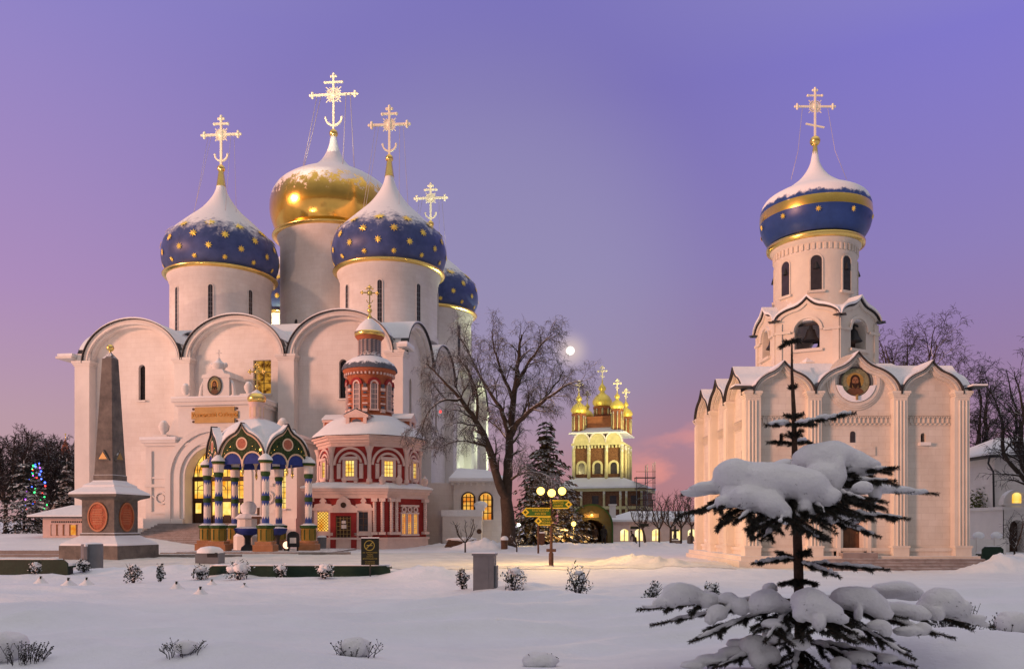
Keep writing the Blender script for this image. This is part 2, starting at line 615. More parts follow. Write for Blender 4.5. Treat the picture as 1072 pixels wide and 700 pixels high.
def mixc(f, a, b, mode='MIX'):
    x = N('ShaderNodeMix')
    x.data_type = 'RGBA'
    x.blend_type = mode
    if isinstance(f, float):
        x.inputs['Factor'].default_value = f
    else:
        L(f, x.inputs['Factor'])
    for nm, s in (('A', a), ('B', b)):
        if isinstance(s, tuple):
            x.inputs[nm].default_value = s + (1,)
        else:
            L(s, x.inputs[nm])
    return x.outputs['Result']


def math2(op, a, b=None, c=None):
    x = N('ShaderNodeMath')
    x.operation = op
    for i, s in enumerate((a, b, c)):
        if s is None:
            continue
        if isinstance(s, (int, float)):
            x.inputs[i].default_value = s
        else:
            L(s, x.inputs[i])
    return x.outputs[0]


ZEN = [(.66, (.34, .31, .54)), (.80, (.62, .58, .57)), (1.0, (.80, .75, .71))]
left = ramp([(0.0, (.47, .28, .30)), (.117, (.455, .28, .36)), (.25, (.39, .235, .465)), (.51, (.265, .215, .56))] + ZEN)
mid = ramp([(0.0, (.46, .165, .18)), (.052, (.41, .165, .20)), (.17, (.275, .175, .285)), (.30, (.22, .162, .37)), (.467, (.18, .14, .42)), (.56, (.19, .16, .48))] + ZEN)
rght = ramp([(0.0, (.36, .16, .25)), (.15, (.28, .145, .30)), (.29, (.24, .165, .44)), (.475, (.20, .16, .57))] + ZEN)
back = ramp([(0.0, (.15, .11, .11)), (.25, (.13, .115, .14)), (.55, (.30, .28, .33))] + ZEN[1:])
c = mixc(mrange(sx.outputs['X'], -.55, .02), left.outputs[0], mid.outputs[0])
c = mixc(mrange(sx.outputs['X'], .0, .52), c, rght.outputs[0])
c = mixc(mrange(sx.outputs['Y'], .45, -.25), c, back.outputs[0])
# thin lit cloud streak low above the horizon
cl = N('ShaderNodeTexNoise')
mp = N('ShaderNodeMapping')
mp.inputs['Scale'].default_value = (9, 9, 17)
mp.inputs['Rotation'].default_value = (0, math.radians(-32), 0)
L(tc.outputs['Generated'], mp.inputs[0])
L(mp.outputs[0], cl.inputs['Vector'])
cl.inputs['Scale'].default_value = 1.6
cl.inputs['Detail'].default_value = 5
dx = math2('SUBTRACT', sx.outputs['X'], .178)
dz = math2('SUBTRACT', sx.outputs['Z'], .083)
al = math2('MULTIPLY_ADD', dx, .86, math2('MULTIPLY', dz, .50))
ac = math2('MULTIPLY_ADD', dx, -.50, math2('MULTIPLY', dz, .86))
ac = math2('MULTIPLY_ADD', math2('SUBTRACT', cl.outputs['Fac'], .5), .07, ac)
e2 = math2('ADD', math2('POWER', math2('DIVIDE', al, .085), 2), math2('POWER', math2('DIVIDE', ac, .024), 2))
cf = math2('MULTIPLY', mrange(e2, 1.3, .0), mrange(cl.outputs['Fac'], .30, .62))
cf = math2('MULTIPLY', cf, mrange(sx.outputs['Y'], .2, .5))
c = mixc(math2('MULTIPLY', cf, .8), c, (.72, .24, .23))
# pale aureole round the moon
MOON = Vector(((597 - CX) / F, 1.0, (HY - 367) / F)).normalized()
dp = N('ShaderNodeVectorMath')
dp.operation = 'DOT_PRODUCT'
L(tc.outputs['Generated'], dp.inputs[0])
dp.inputs[1].default_value = MOON
au = math2('POWER', mrange(dp.outputs['Value'], .9994, 1.0, mode='LINEAR'), 4.5)
c = mixc(math2('MULTIPLY', au, .75), c, (1.0, .72, .52))
# lit mist above the floodlit rear of the cathedral
G2 = Vector(((505 - CX) / F, 1.0, (HY - 300) / F)).normalized()
dq = N('ShaderNodeVectorMath')
dq.operation = 'DOT_PRODUCT'
L(tc.outputs['Generated'], dq.inputs[0])
dq.inputs[1].default_value = G2
c = mixc(mrange(dq.outputs['Value'], .955, 1.0, 0.0, .42), c, (.36, .33, .50))
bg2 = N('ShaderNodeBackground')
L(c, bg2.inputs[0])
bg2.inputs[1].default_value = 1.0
ad = N('ShaderNodeAddShader')
L(bg1.outputs[0], ad.inputs[0])
L(bg2.outputs[0], ad.inputs[1])
L(ad.outputs[0], wo.inputs[0])

# the moon, a small lit ball very far off
mm = MB()
mm.ball((0, 0, 0), 12.5, 24, 14)
mo = mm.build('moon', glow('moon_light', (1, .93, .80), (1, .97, .88), 1.6, .05), loc=MOON * 2400 + Vector((0, 0, CZ)))
tag(mo, 'bright pale moon hanging low in the violet sky', 'moon')

# ------------------------------------------------------------------ ground
MOUNDS = []                       # (x, y, height, rx, ry)


def mound(px, Y, hgt, rx, ry):
    MOUNDS.append(((px - CX) / F * Y, Y, hgt, rx, ry))


mound(470, 62, .30, 3.0, 2.0)
mound(505, 57, .75, 1.9, 1.4)
mound(590, 60, .40, 2.6, 1.8)
mound(640, 56, .30, 1.6, 1.5)
mound(690, 62, .40, 6, 2.0)
mound(655, 36.5, .28, 1.1, 1.0)
mound(672, 35.0, .36, 1.3, .9)
mound(700, 33.5, .30, 1.2, .8)
mound(730, 30, .15, 1.6, .9)
mound(760, 27.5, .12, 1.8, .9)
mound(800, 28.5, .14, 1.5, .9)
mound(850, 29, .16, 2.2, 1.0)
mound(905, 29.5, .10, 2.0, .8)
mound(1050, 31, .62, 1.2, 1.1)
mound(1075, 32, .55, 1.3, 1.1)
mound(1020, 29, .10, 1.5, .8)
mound(190, 29.5, .25, 1.2, .8)
mound(120, 29.0, .22, 1.6, .8)
mound(35, 27.0, .15, 2.0, .7)
mound(250, 27.2, .30, 1.0, .7)
mound(445, 27.0, .34, 1.3, .9)
mound(480, 24.0, .14, 1.4, .8)
mound(540, 21.0, .16, 1.2, .7)
mound(620, 20.5, .14, 1.4, .6)
mound(700, 21, .14, 1.6, .7)


def h(x, y):
    z = .95 * sstep(-19, -31, x) * sstep(50, 66, y)
    z += .5 * sstep(14, 24, x) * sstep(42, 60, y)
    z += sstep(110, 220, y) * 2.0
    # foreground drifts
    f = sstep(30.5, 26, y)
    if f > 0:
        n = noise.noise(Vector((x * .11 + 3.1, y * .22, 1.7))) * .30 + noise.noise(Vector((x * .30, y * .55, 4.2))) * .17
        rd = 1 - abs(noise.noise(Vector((x * .09 - y * .05, y * .28, 9.1))))
        k = 1 - .72 * sstep(17, 24, y)
        z += f * ((n + .26 * (rd ** 4)) * k - .05 - .03 * sstep(18, 25, y)) * sstep(2, 9, y)
        z += f * (.030 * noise.noise(Vector((x * 1.3, y * 2.2, 2.0))) + .012 * noise.noise(Vector((x * 3.5, y * 4.5, 6.0))))
        z += f * sstep(8.5, 11, y) * sstep(24, 19, y) * .20 * noise.noise(Vector((x * .15 + 5.0, y * .50 + x * .06, 21.0)))
        cr = 1 - abs(noise.noise(Vector((x * .22 + y * .06, y * .62 - x * .10, 31.0)))) * 2.2
        z += f * sstep(9, 12, y) * sstep(24, 17, y) * .13 * max(0, cr) ** 2
        wv = noise.noise(Vector((x * .35 + y * .10, y * 1.1, 12.0)))
        z += f * .06 * max(0, wv) ** 2 * k
    z -= .14 * sstep(8, 10.5, x) * sstep(23, 21, x) * sstep(27, 30, y) * sstep(37, 35, y)
    g = sstep(26, 33, y) * sstep(80, 40, y)
    z += g * (.035 * noise.noise(Vector((x * .8, y * .8, 7.0))) + .035 * noise.noise(Vector((x * 2.6, y * 2.6, 3.0))) + .03 * min(0, noise.noise(Vector((x * 4.2, y * 4.2, 8.0))) + .15))
    for mx, my, mh, rx, ry in MOUNDS:
        dx, dy = (x - mx) / rx, (y - my) / ry
        d = dx * dx + dy * dy
        if d < 6:
            k = math.exp(-d)
            z += mh * k * (1 + .40 * noise.noise(Vector((x * 2.1, y * 2.1, mx))) + .34 * noise.noise(Vector((x * 5.2, y * 5.2, mx))))
    # ploughed snow around the trodden square is rougher
    r = sstep(31, 34, y) * sstep(46, 39, y) * sstep(-2, 4, x) * sstep(14, 8, x)
    z += r * .10 * abs(noise.noise(Vector((x * 1.9, y * 1.9, 5.0))))
    # paved ground under buildings stays flat
    return z


def axis(parts):
    out = []
    for a, b, s in parts:
        n = max(1, int(round((b - a) / s)))
        out += [a + (b - a) * i / n for i in range(n)]
    out.append(parts[-1][1])
    return out


def build_ground():
    xs = axis([(-900, -200, 50), (-200, -60, 7), (-60, -22, 1.0), (-22, 22, .16), (22, 60, 1.0), (60, 200, 7), (200, 900, 50)])
    ys = axis([(-300, -40, 26), (-40, 2, 3), (2, 9, .35), (9, 24, .12), (24, 46, .2), (46, 70, .5), (70, 130, 2), (130, 400, 12), (400, 2400, 100)])
    nx = len(xs)
    vs = [(x, y, h(x, y)) for y in ys for x in xs]
    fs = []
    for j in range(len(ys) - 1):
        for i in range(nx - 1):
            a = j * nx + i
            fs.append((a, a + 1, a + nx + 1, a + nx))
    mb = MB()
    mb.add(vs, fs, 0, True)
    o = mb.build('snow_ground', M_['snow'])
    tag(o, kind='structure')


build_ground()


def build_path():
    # trodden square: a sheet that follows the ground 15 mm above it, with a ragged edge
    xs = axis([(-34, -22, .4), (-22, 13.5, .16)])
    ys = axis([(31, 46, .2), (46, 56, .5)])
    vs, idx, fs = [], {}, []

    def inside(x, y):
        e = .8 * noise.noise(Vector((x * .35, y * .35, 1.0))) + .35 * noise.noise(Vector((x * 1.2, y * 1.2, 6.0)))
        lo = 32.0 + e
        hi = 50.5 + e
        if x > -3:
            hi = 50.5 - sstep(-3, 9, x) * 13 + e
        return lo < y < hi and x < 12.6 + e
    for x in xs:
        for y in ys:
            idx[(x, y)] = len(vs)
            vs.append((x, y, h(x, y) + .015))
    for a, b in zip(xs, xs[1:]):
        for p, q in zip(ys, ys[1:]):
            if inside((a + b) / 2, (p + q) / 2):
                fs.append((idx[(a, p)], idx[(b, p)], idx[(b, q)], idx[(a, q)]))
    mb = MB()
    mb.add(vs, fs, 0, True)
    tag(mb.build('path', M_['packed']), kind='structure')
    # stone kerbs round the terrace before the portal
    kb = MB()
    for (x0, x1, y0) in ((-34.0, -14.6, 43.6), (-12.5, -9.5, 47.5)):
        kb.box(x0, x1, y0, y0 + .35, -.1, .16)
    kb.box(-34, -21.5, 46.0, 46.4, .0, .30)
    kb.box(-20.5, -11.0, 49.6, 57.5, -.1, .10)
    kb.box(-21.2, -10.4, 48.9, 49.3, -.1, .08)
    tag(kb.build('kerb', M_['stone_step']), kind='structure')


build_path()
# ------------------------------------------------------------------ shared church parts
def cross_mesh(hh, ww, t=.22, crescent=True, ornate=True):
    mb = MB()
    zc = hh * .66
    mb.box(-t / 2, t / 2, -t / 2, t / 2, 0, hh)
    mb.box(-ww / 2, ww / 2, -t / 2 + .006, t / 2 - .006, zc - t / 2, zc + t / 2)
    mb.box(-ww * .20, ww * .20, -t / 2 + .012, t / 2 - .012, zc + hh * .215, zc + hh * .215 + t * .8)
    if not crescent:
        mb.bar((-ww * .26, 0, hh * .30), (ww * .26, 0, hh * .22), t * .8, t * .8)
    b = t * .98
    for x, z in ((-ww / 2, zc), (ww / 2, zc), (0, hh)):
        mb.ball((x, 0, z), b, 8, 6)
        for dx, dz in ((1, 0), (-1, 0), (0, 1), (0, -1)):
            if ornate:
                mb.ball((x + dx * b * 1.25, 0, z + dz * b * 1.25), b * .72, 7, 5)
    for s in (-1, 1):
        mb.ball((s * ww * .20, 0, zc + hh * .23), b * .8, 7, 5)
    mb.ball((0, 0, zc), b * 1.6, 10, 6, s=(1, .6, 1))
    if ornate:
        for k in range(12):
            a = PI / 4 + (k // 3) * PI / 2 + (k % 3 - 1) * .30
            r = ww * (.25 if k % 3 == 1 else .19)
            mb.bar((0, 0, zc), (r * math.cos(a), 0, zc + r * math.sin(a)), t * .4, t * .4)
        mb.ring(0, zc, ww * .135, ww * .16, -t * .2, t * .2)
    if crescent:
        mb.ring(0, hh * .24, ww * .17, ww * .21, -t * .4, t * .4, a0=PI, a1=2 * PI, n=14)
        for s in (-1, 1):
            mb.ball((s * ww * .19, 0, hh * .24), b * .6, 6, 5)
    return mb


def star_poly(mb, R_at, th, zz, size, m, pts=8):
    r0, slope = R_at(zz)
    e = Vector((-math.sin(th), math.cos(th), 0))
    o = Vector((math.cos(th), math.sin(th), 0))
    tz = (Vector((0, 0, 1)) + o * slope).normalized()
    nrm = e.cross(tz).normalized()
    if nrm.dot(o) < 0:
        nrm = -nrm
    c = o * r0 + Vector((0, 0, zz)) + nrm * .075
    vs = [c + nrm * .05]
    k = pts * 2
    for i in range(k):
        a = 2 * PI * i / k
        r = size if i % 2 == 0 else size * .46
        vs.append(c + e * (r * math.cos(a)) + tz * (r * math.sin(a)))
    mb.add(vs, [(0, 1 + i, 1 + (i + 1) % k) for i in range(k)], m)


def onion(prof, n=48):
    """prof: (r, z) rings"""
    mb = MB()
    # finer rings by smooth interpolation
    fine = []
    for i in range(len(prof) - 1):
        p0, p1, p2, p3 = prof[max(i - 1, 0)], prof[i], prof[i + 1], prof[min(i + 2, len(prof) - 1)]
        for k in range(4):
            t = k / 4
            q = []
            for c in (0, 1):
                q.append(.5 * (2 * p1[c] + (p2[c] - p0[c]) * t + (2 * p0[c] - 5 * p1[c] + 4 * p2[c] - p3[c]) * t * t + (3 * p1[c] - p0[c] - 3 * p2[c] + p3[c]) * t ** 3))
            fine.append((max(.02, q[0]), q[1]))
    fine.append(prof[-1])
    mb.lathe(fine, n)

    def R_at(z):
        for (r0, z0), (r1, z1) in zip(fine, fine[1:]):
            if z0 <= z <= z1 and z1 > z0:
                t = (z - z0) / (z1 - z0)
                return r0 + (r1 - r0) * t, (r1 - r0) / (z1 - z0)
        return fine[-1][0], 0
    return mb, R_at


PROF_BLUE = [(.865, 0), (.925, .08), (.975, .18), (1.0, .30), (.99, .44), (.94, .61), (.86, .71), (.76, .81), (.655, .91), (.55, 1.01), (.36, 1.22), (.225, 1.42), (.12, 1.63), (.07, 1.83), (.045, 2.02), (.03, 2.12)]
PROF_GOLD = [(.84, 0), (.93, .14), (.985, .30), (1.0, .46), (.975, .62), (.90, .77), (.78, .88), (.62, .98), (.46, 1.07), (.31, 1.17), (.20, 1.29), (.125, 1.43), (.075, 1.58), (.045, 1.74)]


def facade(par, M, W, nb, pw, proj, zcap, zs, bi, bandw, keel, depth, mw, holes=None, wname='wall', plinth=1.2, cap=.55, zbase=-.6, over=.22, rim=.11, pil_cluster=False, panes=None, kwp=.45, msnow=None, ck=1.0):
    """one front of a church in its own frame (u along, v inward, z up)"""
    widths = nb if isinstance(nb, list) else [(W - pw * (nb + 1)) / nb] * nb
    nb = len(widths)
    bis = bi if isinstance(bi, list) else [bi] * nb
    kls = keel if isinstance(keel, list) else [keel] * nb
    bi = bis[0]
    holes = holes or {}
    msnow = msnow or mw
    xs, x = [], 0.0
    for k in range(nb):
        xs.append((x + pw, x + pw + widths[k]))
        x += pw + widths[k]
    pil = [(0, pw)] + [(b, b + pw) for a, b in xs]
    wall = MB(M)
    for k, (a, b) in enumerate(xs):
        hs = holes.get(k, [])
        holed(wall, a - .05, b + .05, zbase, zs, proj, hs, .55)
        r = (b - a) / 2 + .05
        bi, keel = bis[k], kls[k]
        top = arc((a + b) / 2, zs, r, bi, 24, keel, kwp)
        wall.add([(x, proj, z) for x, z in top], [list(range(len(top)))])
        # low panel mouldings
        wall.box(a, b, proj - .10, proj, zbase, plinth * .8)
        wall.box(a, b, proj - .17, proj, plinth * .8, plinth * .8 + .14)
    wall.build(wname, mw, par)
    for k, (a, b) in enumerate(pil):
        p = MB(M)
        p.box(a, b, 0, proj + .3, zbase, zcap)
        if pil_cluster:
            for q in (.25, .5, .75):
                xx = a + (b - a) * q
                p.tube([(xx, -.02, plinth), (xx, -.02, zcap - cap * .5)], pw * .075, 8, cap=False)
        p.box(a - .10 * ck, b + .10 * ck, -.10 * ck, proj + .2, zbase, plinth)
        p.box(a - .16 * ck, b + .16 * ck, -.16 * ck, proj + .2, plinth, plinth + .16 * ck)
        for q, (e, hh) in enumerate(((.06, .12), (.13, .12), (.20, .16))):
            p.box(a - e * ck, b + e * ck, -e * ck, proj + .2, zcap + (q * .14 - .02) * ck, zcap + (q * .14 + hh) * ck)
        # impost block that carries the gable feet
        p.box(a + .02, b - .02, .06, proj + .3, zcap + .4 * ck, zs + bi * .28)
        p.build('pilaster', msnow, par)
    for k, (a, b) in enumerate(xs):
        c = (a + b) / 2
        r0 = (b - a) / 2
        g = MB(M)
        n = 30
        bi, keel = bis[k], kls[k]
        w1 = bandw * .45
        i0 = arc(c, zs, r0, bi, n, keel, kwp)
        i1 = arc(c, zs, r0 + w1, bi + w1, n, keel * 1.03, kwp)
        i2 = arc(c, zs, r0 + bandw, bi + bandw, n, keel * 1.06, kwp)
        i3 = arc(c, zs, r0 + bandw + rim * .55, bi + bandw + rim * .55, n, keel * 1.08, kwp)
        g.band(i0, i1, proj * .38, proj + .2, 0)
        g.band([(x, z) for x, z in i1], i2, proj * .02, proj + .2, 0)
        g.band(arc(c, zs, r0 + w1 * .8, bi + w1 * .8, n, keel * 1.02, kwp), arc(c, zs, r0 + w1 * 1.35, bi + w1 * 1.35, n, keel * 1.03, kwp), -.02, proj * .3, 0)
        g.band(i2, i3, -over, .5, 1)
        g.build('gable_arch', [mw, M_['dark_metal']], par)
        s = MB(M)
        j0 = arc(c, zs - .02, r0 + bandw + rim * .58, bi + bandw + rim * .58, n, keel * 1.08, kwp)[4:-4]
        j1 = arc(c, zs - .02, r0 + bandw + rim * .75, bi + bandw + rim * 1.9, n, keel * 1.0, kwp)[4:-4]
        s.band(j0, j1, -over + .06, depth, 0)
        s.build('gable_roof', M_['snow'], par)
    if panes:
        for k, (x0, x1, z0, z1, arched, key, grid) in enumerate(panes):
            window(par, M, x0, x1, z0, z1, arched, proj + .40, key, grid, mw)
    return xs


def window(par, M, x0, x1, z0, z1, arched, y, key, grid, mw, fw=.05, fmat='iron', sill=True, name='window', snowsill=True):
    """a pane with its lattice; grid = (nx, nz)"""
    fr = MB(M)
    nx, nz = grid
    for i in range(1, nx):
        xx = x0 + (x1 - x0) * i / nx
        fr.box(xx - fw / 2, xx + fw / 2, y - .07, y - .01, z0, z1 - (.1 if arched else 0))
    for j in range(1, nz):
        zz = z0 + (z1 - z0) * j / nz
        fr.box(x0, x1, y - .062, y - .018, zz - fw / 2, zz + fw / 2)
    fr.box(x0, x0 + fw, y - .08, y - .004, z0, z1)
    fr.box(x1 - fw, x1, y - .08, y - .004, z0, z1)
    o = fr.build(name, M_[fmat], par)
    pn = MB(M)
    c, r = (x0 + x1) / 2, (x1 - x0) / 2
    if arched:
        top = [(c - r * math.cos(PI * i / 10), z1 - r + r * math.sin(PI * i / 10)) for i in range(11)]
    else:
        top = [(x0, z1), (x1, z1)]
    pts = [(x0, z0)] + top + [(x1, z0)]
    pn.prism(pts[::-1], y, y + .04)
    pn.build('pane', M_[key], o)
    if sill:
        s = MB(M)
        s.box(x0 - .12, x1 + .12, y - .62, y, z0 - .14, z0 - .003)
        s.build('sill', M_['plaster_snow'], o)
    return o


# ------------------------------------------------------------------ the cathedral
CO = Vector((-39.17, 72.7, 0))
CANG = -math.atan2(4.7, 30.05)
CW, CD = 30.4, 39.0
cath = thing('cathedral', 'large white five-domed cathedral with snowy rounded gables and starred blue domes', 'cathedral', CO, CANG)
ID = Matrix.Identity(4)
PWid, BWid = 1.45, 8.2
xc = [1.45 + 4.1, 1.45 * 2 + 8.2 * 1.5, 1.45 * 3 + 8.2 * 2.5]
hol = {0: [(5.65, 6.30, 12.9, 16.1, True)], 1: [(16.6, 18.25, 13.2, 16.15, False)], 2: [(24.45, 25.15, 12.6, 16.0, True)]}
pan = [(5.65, 6.30, 12.9, 16.1, True, 'pane_dark', (2, 9)), (16.6, 18.25, 13.2, 16.15, False, 'pane_gold', (2, 3)), (24.45, 25.15, 12.6, 16.0, True, 'pane_dark', (2, 9))]
facade(cath, ID, CW, 3, PWid, .9, 15.95, 16.2, 3.1, .62, 0, 9.0, M_['plaster'], hol, panes=pan, msnow=M_['plaster_snow'])
MR = Matrix(((0, -1, 0, CW - .006), (1, 0, 0, .006), (0, 0, 1, .005), (0, 0, 0, 1)))
hol = {k: [(1.45 + k * 9.3875 + 3.6, 1.45 + k * 9.3875 + 4.3, 11.5, 15.0, True)] for k in range(4)}
pan = [hol[k][0] + ('pane_dark', (2, 9)) for k in range(4)]
facade(cath, MR, CD - .012, 4, PWid, .9, 15.95, 16.2, 3.0, .6, 0, 9.0, M_['plaster'], hol, panes=pan, msnow=M_['plaster_snow'])
ML = Matrix(((0, 1, 0, .006), (-1, 0, 0, CD - .006), (0, 0, 1, .005), (0, 0, 0, 1)))
facade(cath, ML, CD - .012, 4, PWid, .9, 15.95, 16.2, 3.0, .6, 0, 9.0, M_['plaster'], over=.5, msnow=M_['plaster_snow'])
b = MB()
b.box(1.6, CW - 1.6, 1.6, CD - .2, -.6, 17.2)
b.box(1.2, CW - 1.2, CD - 1.0, CD, -.6, 19.0)
b.build('core_wall', M_['plaster'], cath)
b = MB()
e = 1.0
lo = [(e, e), (CW - e, e), (CW - e, CD - e), (e, CD - e)]
e = 8.5
hi = [(e, e), (CW - e, e), (CW - e, CD - e), (e, CD - e)]
b.add([(x, y, 17.2) for x, y in lo] + [(x, y, 21.2) for x, y in hi], [(0, 1, 5, 4), (1, 2, 6, 5), (2, 3, 7, 6), (3, 0, 4, 7), (4, 5, 6, 7)])
b.build('roof', M_['snow'], cath)
for (x0, x1, y0, y1) in ((-1.35, .2, -.7, 2.2), (CW - .3, CW + .55, -.7, 1.6)):
    b = MB()
    b.box(x0, x1, y0, y1, 16.55, 16.75, 1)
    b.box(x0 + .1, x1, y0 + .1, y1, 16.753, 17.0, 0)
    b.build('eave_slab', [M_['snow'], M_['plaster']], cath)
# three apses at the rear
for k in range(3):
    a = MB()
    a.lathe([(4.3, -.5), (4.3, 13.5), (4.5, 13.6), (4.5, 14.0)], 24, (5.4 + k * 9.8, CD, 0), 0)
    o = a.build('apse', M_['plaster'], cath)
    a = MB()
    a.lathe([(4.7, 14.003), (3.6, 15.6), (1.6, 16.8), (.05, 17.2)], 24, (5.4 + k * 9.8, CD, 0), 0)
    a.build('apse_roof', M_['snow'], o)


def drum_dome(par, x, y, R, zb, ztop, r, prof, dmat, gold, cross_h, cross_w, ztip, slits, stars=True, phase=0.0, slit_h=None):
    d = MB()
    d.lathe([(r * 1.012, zb), (r * 1.012, zb + .35), (r, zb + .4), (r, ztop - .9), (r * 1.02, ztop - .85), (r * 1.02, ztop - .6), (r * 1.045, ztop - .5), (r * 1.06, ztop - .22)], 48)
    dr = d.build('drum', M_['plaster'], par, (x, y, 0))
    c = MB()
    c.lathe([(r * 1.065, ztop - .218), (r * 1.13, ztop - .12), (r * 1.15, ztop), (r * 1.13, ztop + .10), (r * .95, ztop + .16)], 48)
    c.build('drum_cornice', M_['gold'], dr)
    for k in range(slits):
        a = -PI / 2 + phase + 2 * PI * k / slits
        Mz = Matrix.Rotation(a + PI / 2, 4, 'Z')
        s = MB(Mz)
        z0, z1 = zb + .7, (zb + .7 + slit_h) if slit_h else ztop - 2.2
        s.box(-.42, .42, -r - .08, -r + .5, z0 - .10, z0 - .01, 1)
        s.prism([(-.22, z0), (.22, z0)] + [(.22 * math.cos(PI * i / 8), z1 + .22 * math.sin(PI * i / 8)) for i in range(9)], -r - .012, -r + .4, 0)
        s.ring(0, z1, .225, .30, -r - .06, -r + .4, 1, 10, 0, PI)
        for sx_ in (-.30, .225):
            s.box(sx_, sx_ + .075, -r - .06, -r + .4, z0, z1, 1)
        nb = int((z1 - z0) / .45)
        for j in range(1, nb):
            s.box(-.21, .21, -r - .035, -r - .015, z0 + j * .45, z0 + j * .45 + .05, 2)
        s.box(-.02, .02, -r - .042, -r - .015, z0, z1 + .25, 2)
        s.build('slit_window', [M_['pane_dark'], M_['plaster'], M_['bin']], dr)
    zt = ztip - ztop - .1
    k = zt / prof[-1][1]
    pr = [(q * R, z * R if z < 1 else R + (z - 1) * (zt - R) / (prof[-1][1] - 1)) for q, z in prof]
    m, R_at = onion(pr)
    if stars:
        for row, (zz, cnt, sz, off) in enumerate(((.68, 12, .64, 0), (.47, 12, .45, .5), (.27, 12, .38, 0), (.11, 12, .31, .5))):
            for q in range(cnt):
                star_poly(m, R_at, 2 * PI * (q + off) / cnt + phase, zz * R, sz * R / 5.9, 1)
    dm = m.build('dome', [dmat, M_['star']], par, (x, y, ztop + .1))
    t = MB()
    t.lathe([(R * .085, zt - R * .27), (R * .045, zt + .05)], 12, m=0)
    t.ball((0, 0, zt + R * .055), R * .07, 14, 10)
    t.build('finial', M_['gold'], dm)
    x_ = cross_mesh(cross_h, cross_w)
    x_.v = [(a, b_, c_ + zt + R * .11) for a, b_, c_ in x_.v]
    x_.build('cross', M_['gold_pale'], dm, rz=-CANG * .5)
    for s in (-1, 1):
        for q, (fx, fy) in enumerate(((.62, -.35), (.45, -.62))):
            a = Vector((s * cross_w * (.40 - .1 * q), 0, zt + R * .11 + cross_h * .66))
            rr = R_at(R * .98)[0]
            e_ = Vector((s * rr * fx * 1.15, rr * fy * 1.15, R * 1.0))
            ch = MB()
            ch.tube([a, (a * .5 + e_ * .5) - Vector((0, 0, .15)), e_], .022 if stars else .042, 4)
            ch.build('chain', M_['wire'], dm)
    return dr


drum_dome(cath, 5.9, 15, 5.95, 20.3, 27.9, 5.1, PROF_BLUE, M_['dome_blue'], False, 5.0, 3.7, 39.4, 8, phase=.30)
drum_dome(cath, 24.5, 15, 5.85, 20.3, 27.5, 5.0, PROF_BLUE, M_['dome_blue'], False, 4.8, 3.7, 39.2, 8, phase=.12)
drum_dome(cath, 24.5, 31.8, 5.85, 20.3, 27.6, 5.0, PROF_BLUE, M_['dome_blue'], False, 4.4, 3.5, 38.6, 8, phase=.2)
drum_dome(cath, 5.9, 31.8, 5.85, 20.3, 27.6, 5.0, PROF_BLUE, M_['dome_blue'], False, 4.4, 3.5, 38.6, 8, phase=.2)
drum_dome(cath, 15.2, 23.4, 7.1, 20.6, 34.4, 5.95, PROF_GOLD, M_['gold_snow'], True, 6.2, 5.0, 46.4, 8, stars=False, phase=-.36, slit_h=2.6)

# ---- portal in front of the middle bay
PX = 15.45
por = MB()
yf = -3.6
# wings and arch as one thick front with the doorway cut out
holed(por, 9.3, 22.6, -.5, 8.3, yf, [(PX - 2.6, PX + 2.6, 1.9, 8.25, True), (20.75, 21.65, 3.1, 7.0, True)], 1.5)
por.box(9.3, 9.6, yf + .02, .9, -.5, 8.3)
por.box(22.3, 22.6, yf + .02, .9, -.5, 8.3)
por.box(9.3, 22.6, yf - .25, .9, 8.3, 8.55)
por.box(9.1, 12.2, yf - .4, .9, 8.55, 8.8)
por.box(18.8, 22.8, yf - .4, .9, 8.55, 8.8)
por.box(9.3, PX - 4.25, yf - .18, yf, 4.9, 5.15)
por.box(PX + 4.25, 20.6, yf - .18, yf, 4.9, 5.15)
por.box(9.25, 12.8, yf - .3, yf, -.5, 2.3)
por.box(18.1, 22.65, yf - .3, yf, -.5, 2.3)
# attic
por.box(PX - 3.3, PX + 3.3, yf + .1, 1.0, 8.8, 12.0)
por.box(PX - 3.5, PX + 3.5, yf - .15, 1.0, 11.6, 11.9)
por.box(PX - 3.7, PX + 3.7, yf - .3, 1.0, 11.9, 12.2)
por.prism([(PX - 5.3, 8.8), (PX - 3.3, 8.8), (PX - 3.3, 10.7), (PX - 3.9, 10.4), (PX - 4.2, 9.6), (PX - 4.9, 9.3)], yf + .3, .9)
por.prism([(PX + 5.3, 8.8), (PX + 4.9, 9.3), (PX + 4.2, 9.6), (PX + 3.9, 10.4), (PX + 3.3, 10.7), (PX + 3.3, 8.8)], yf + .3, .9)
# archivolts round the door
for r0, r1, yy in ((2.6, 2.95, -.10), (2.95, 3.4, -.28), (3.4, 3.75, -.16), (3.75, 4.2, -.34)):
    por.ring(PX, 5.65, r0 + .003, r1, yf + yy, yf + .3, 0, 30, 0, PI)
    for s in (-1, 1):
        por.box(*(sorted((PX + s * (r0 + .003), PX + s * r1))), yf + yy, yf + .1, 1.9, 5.65)
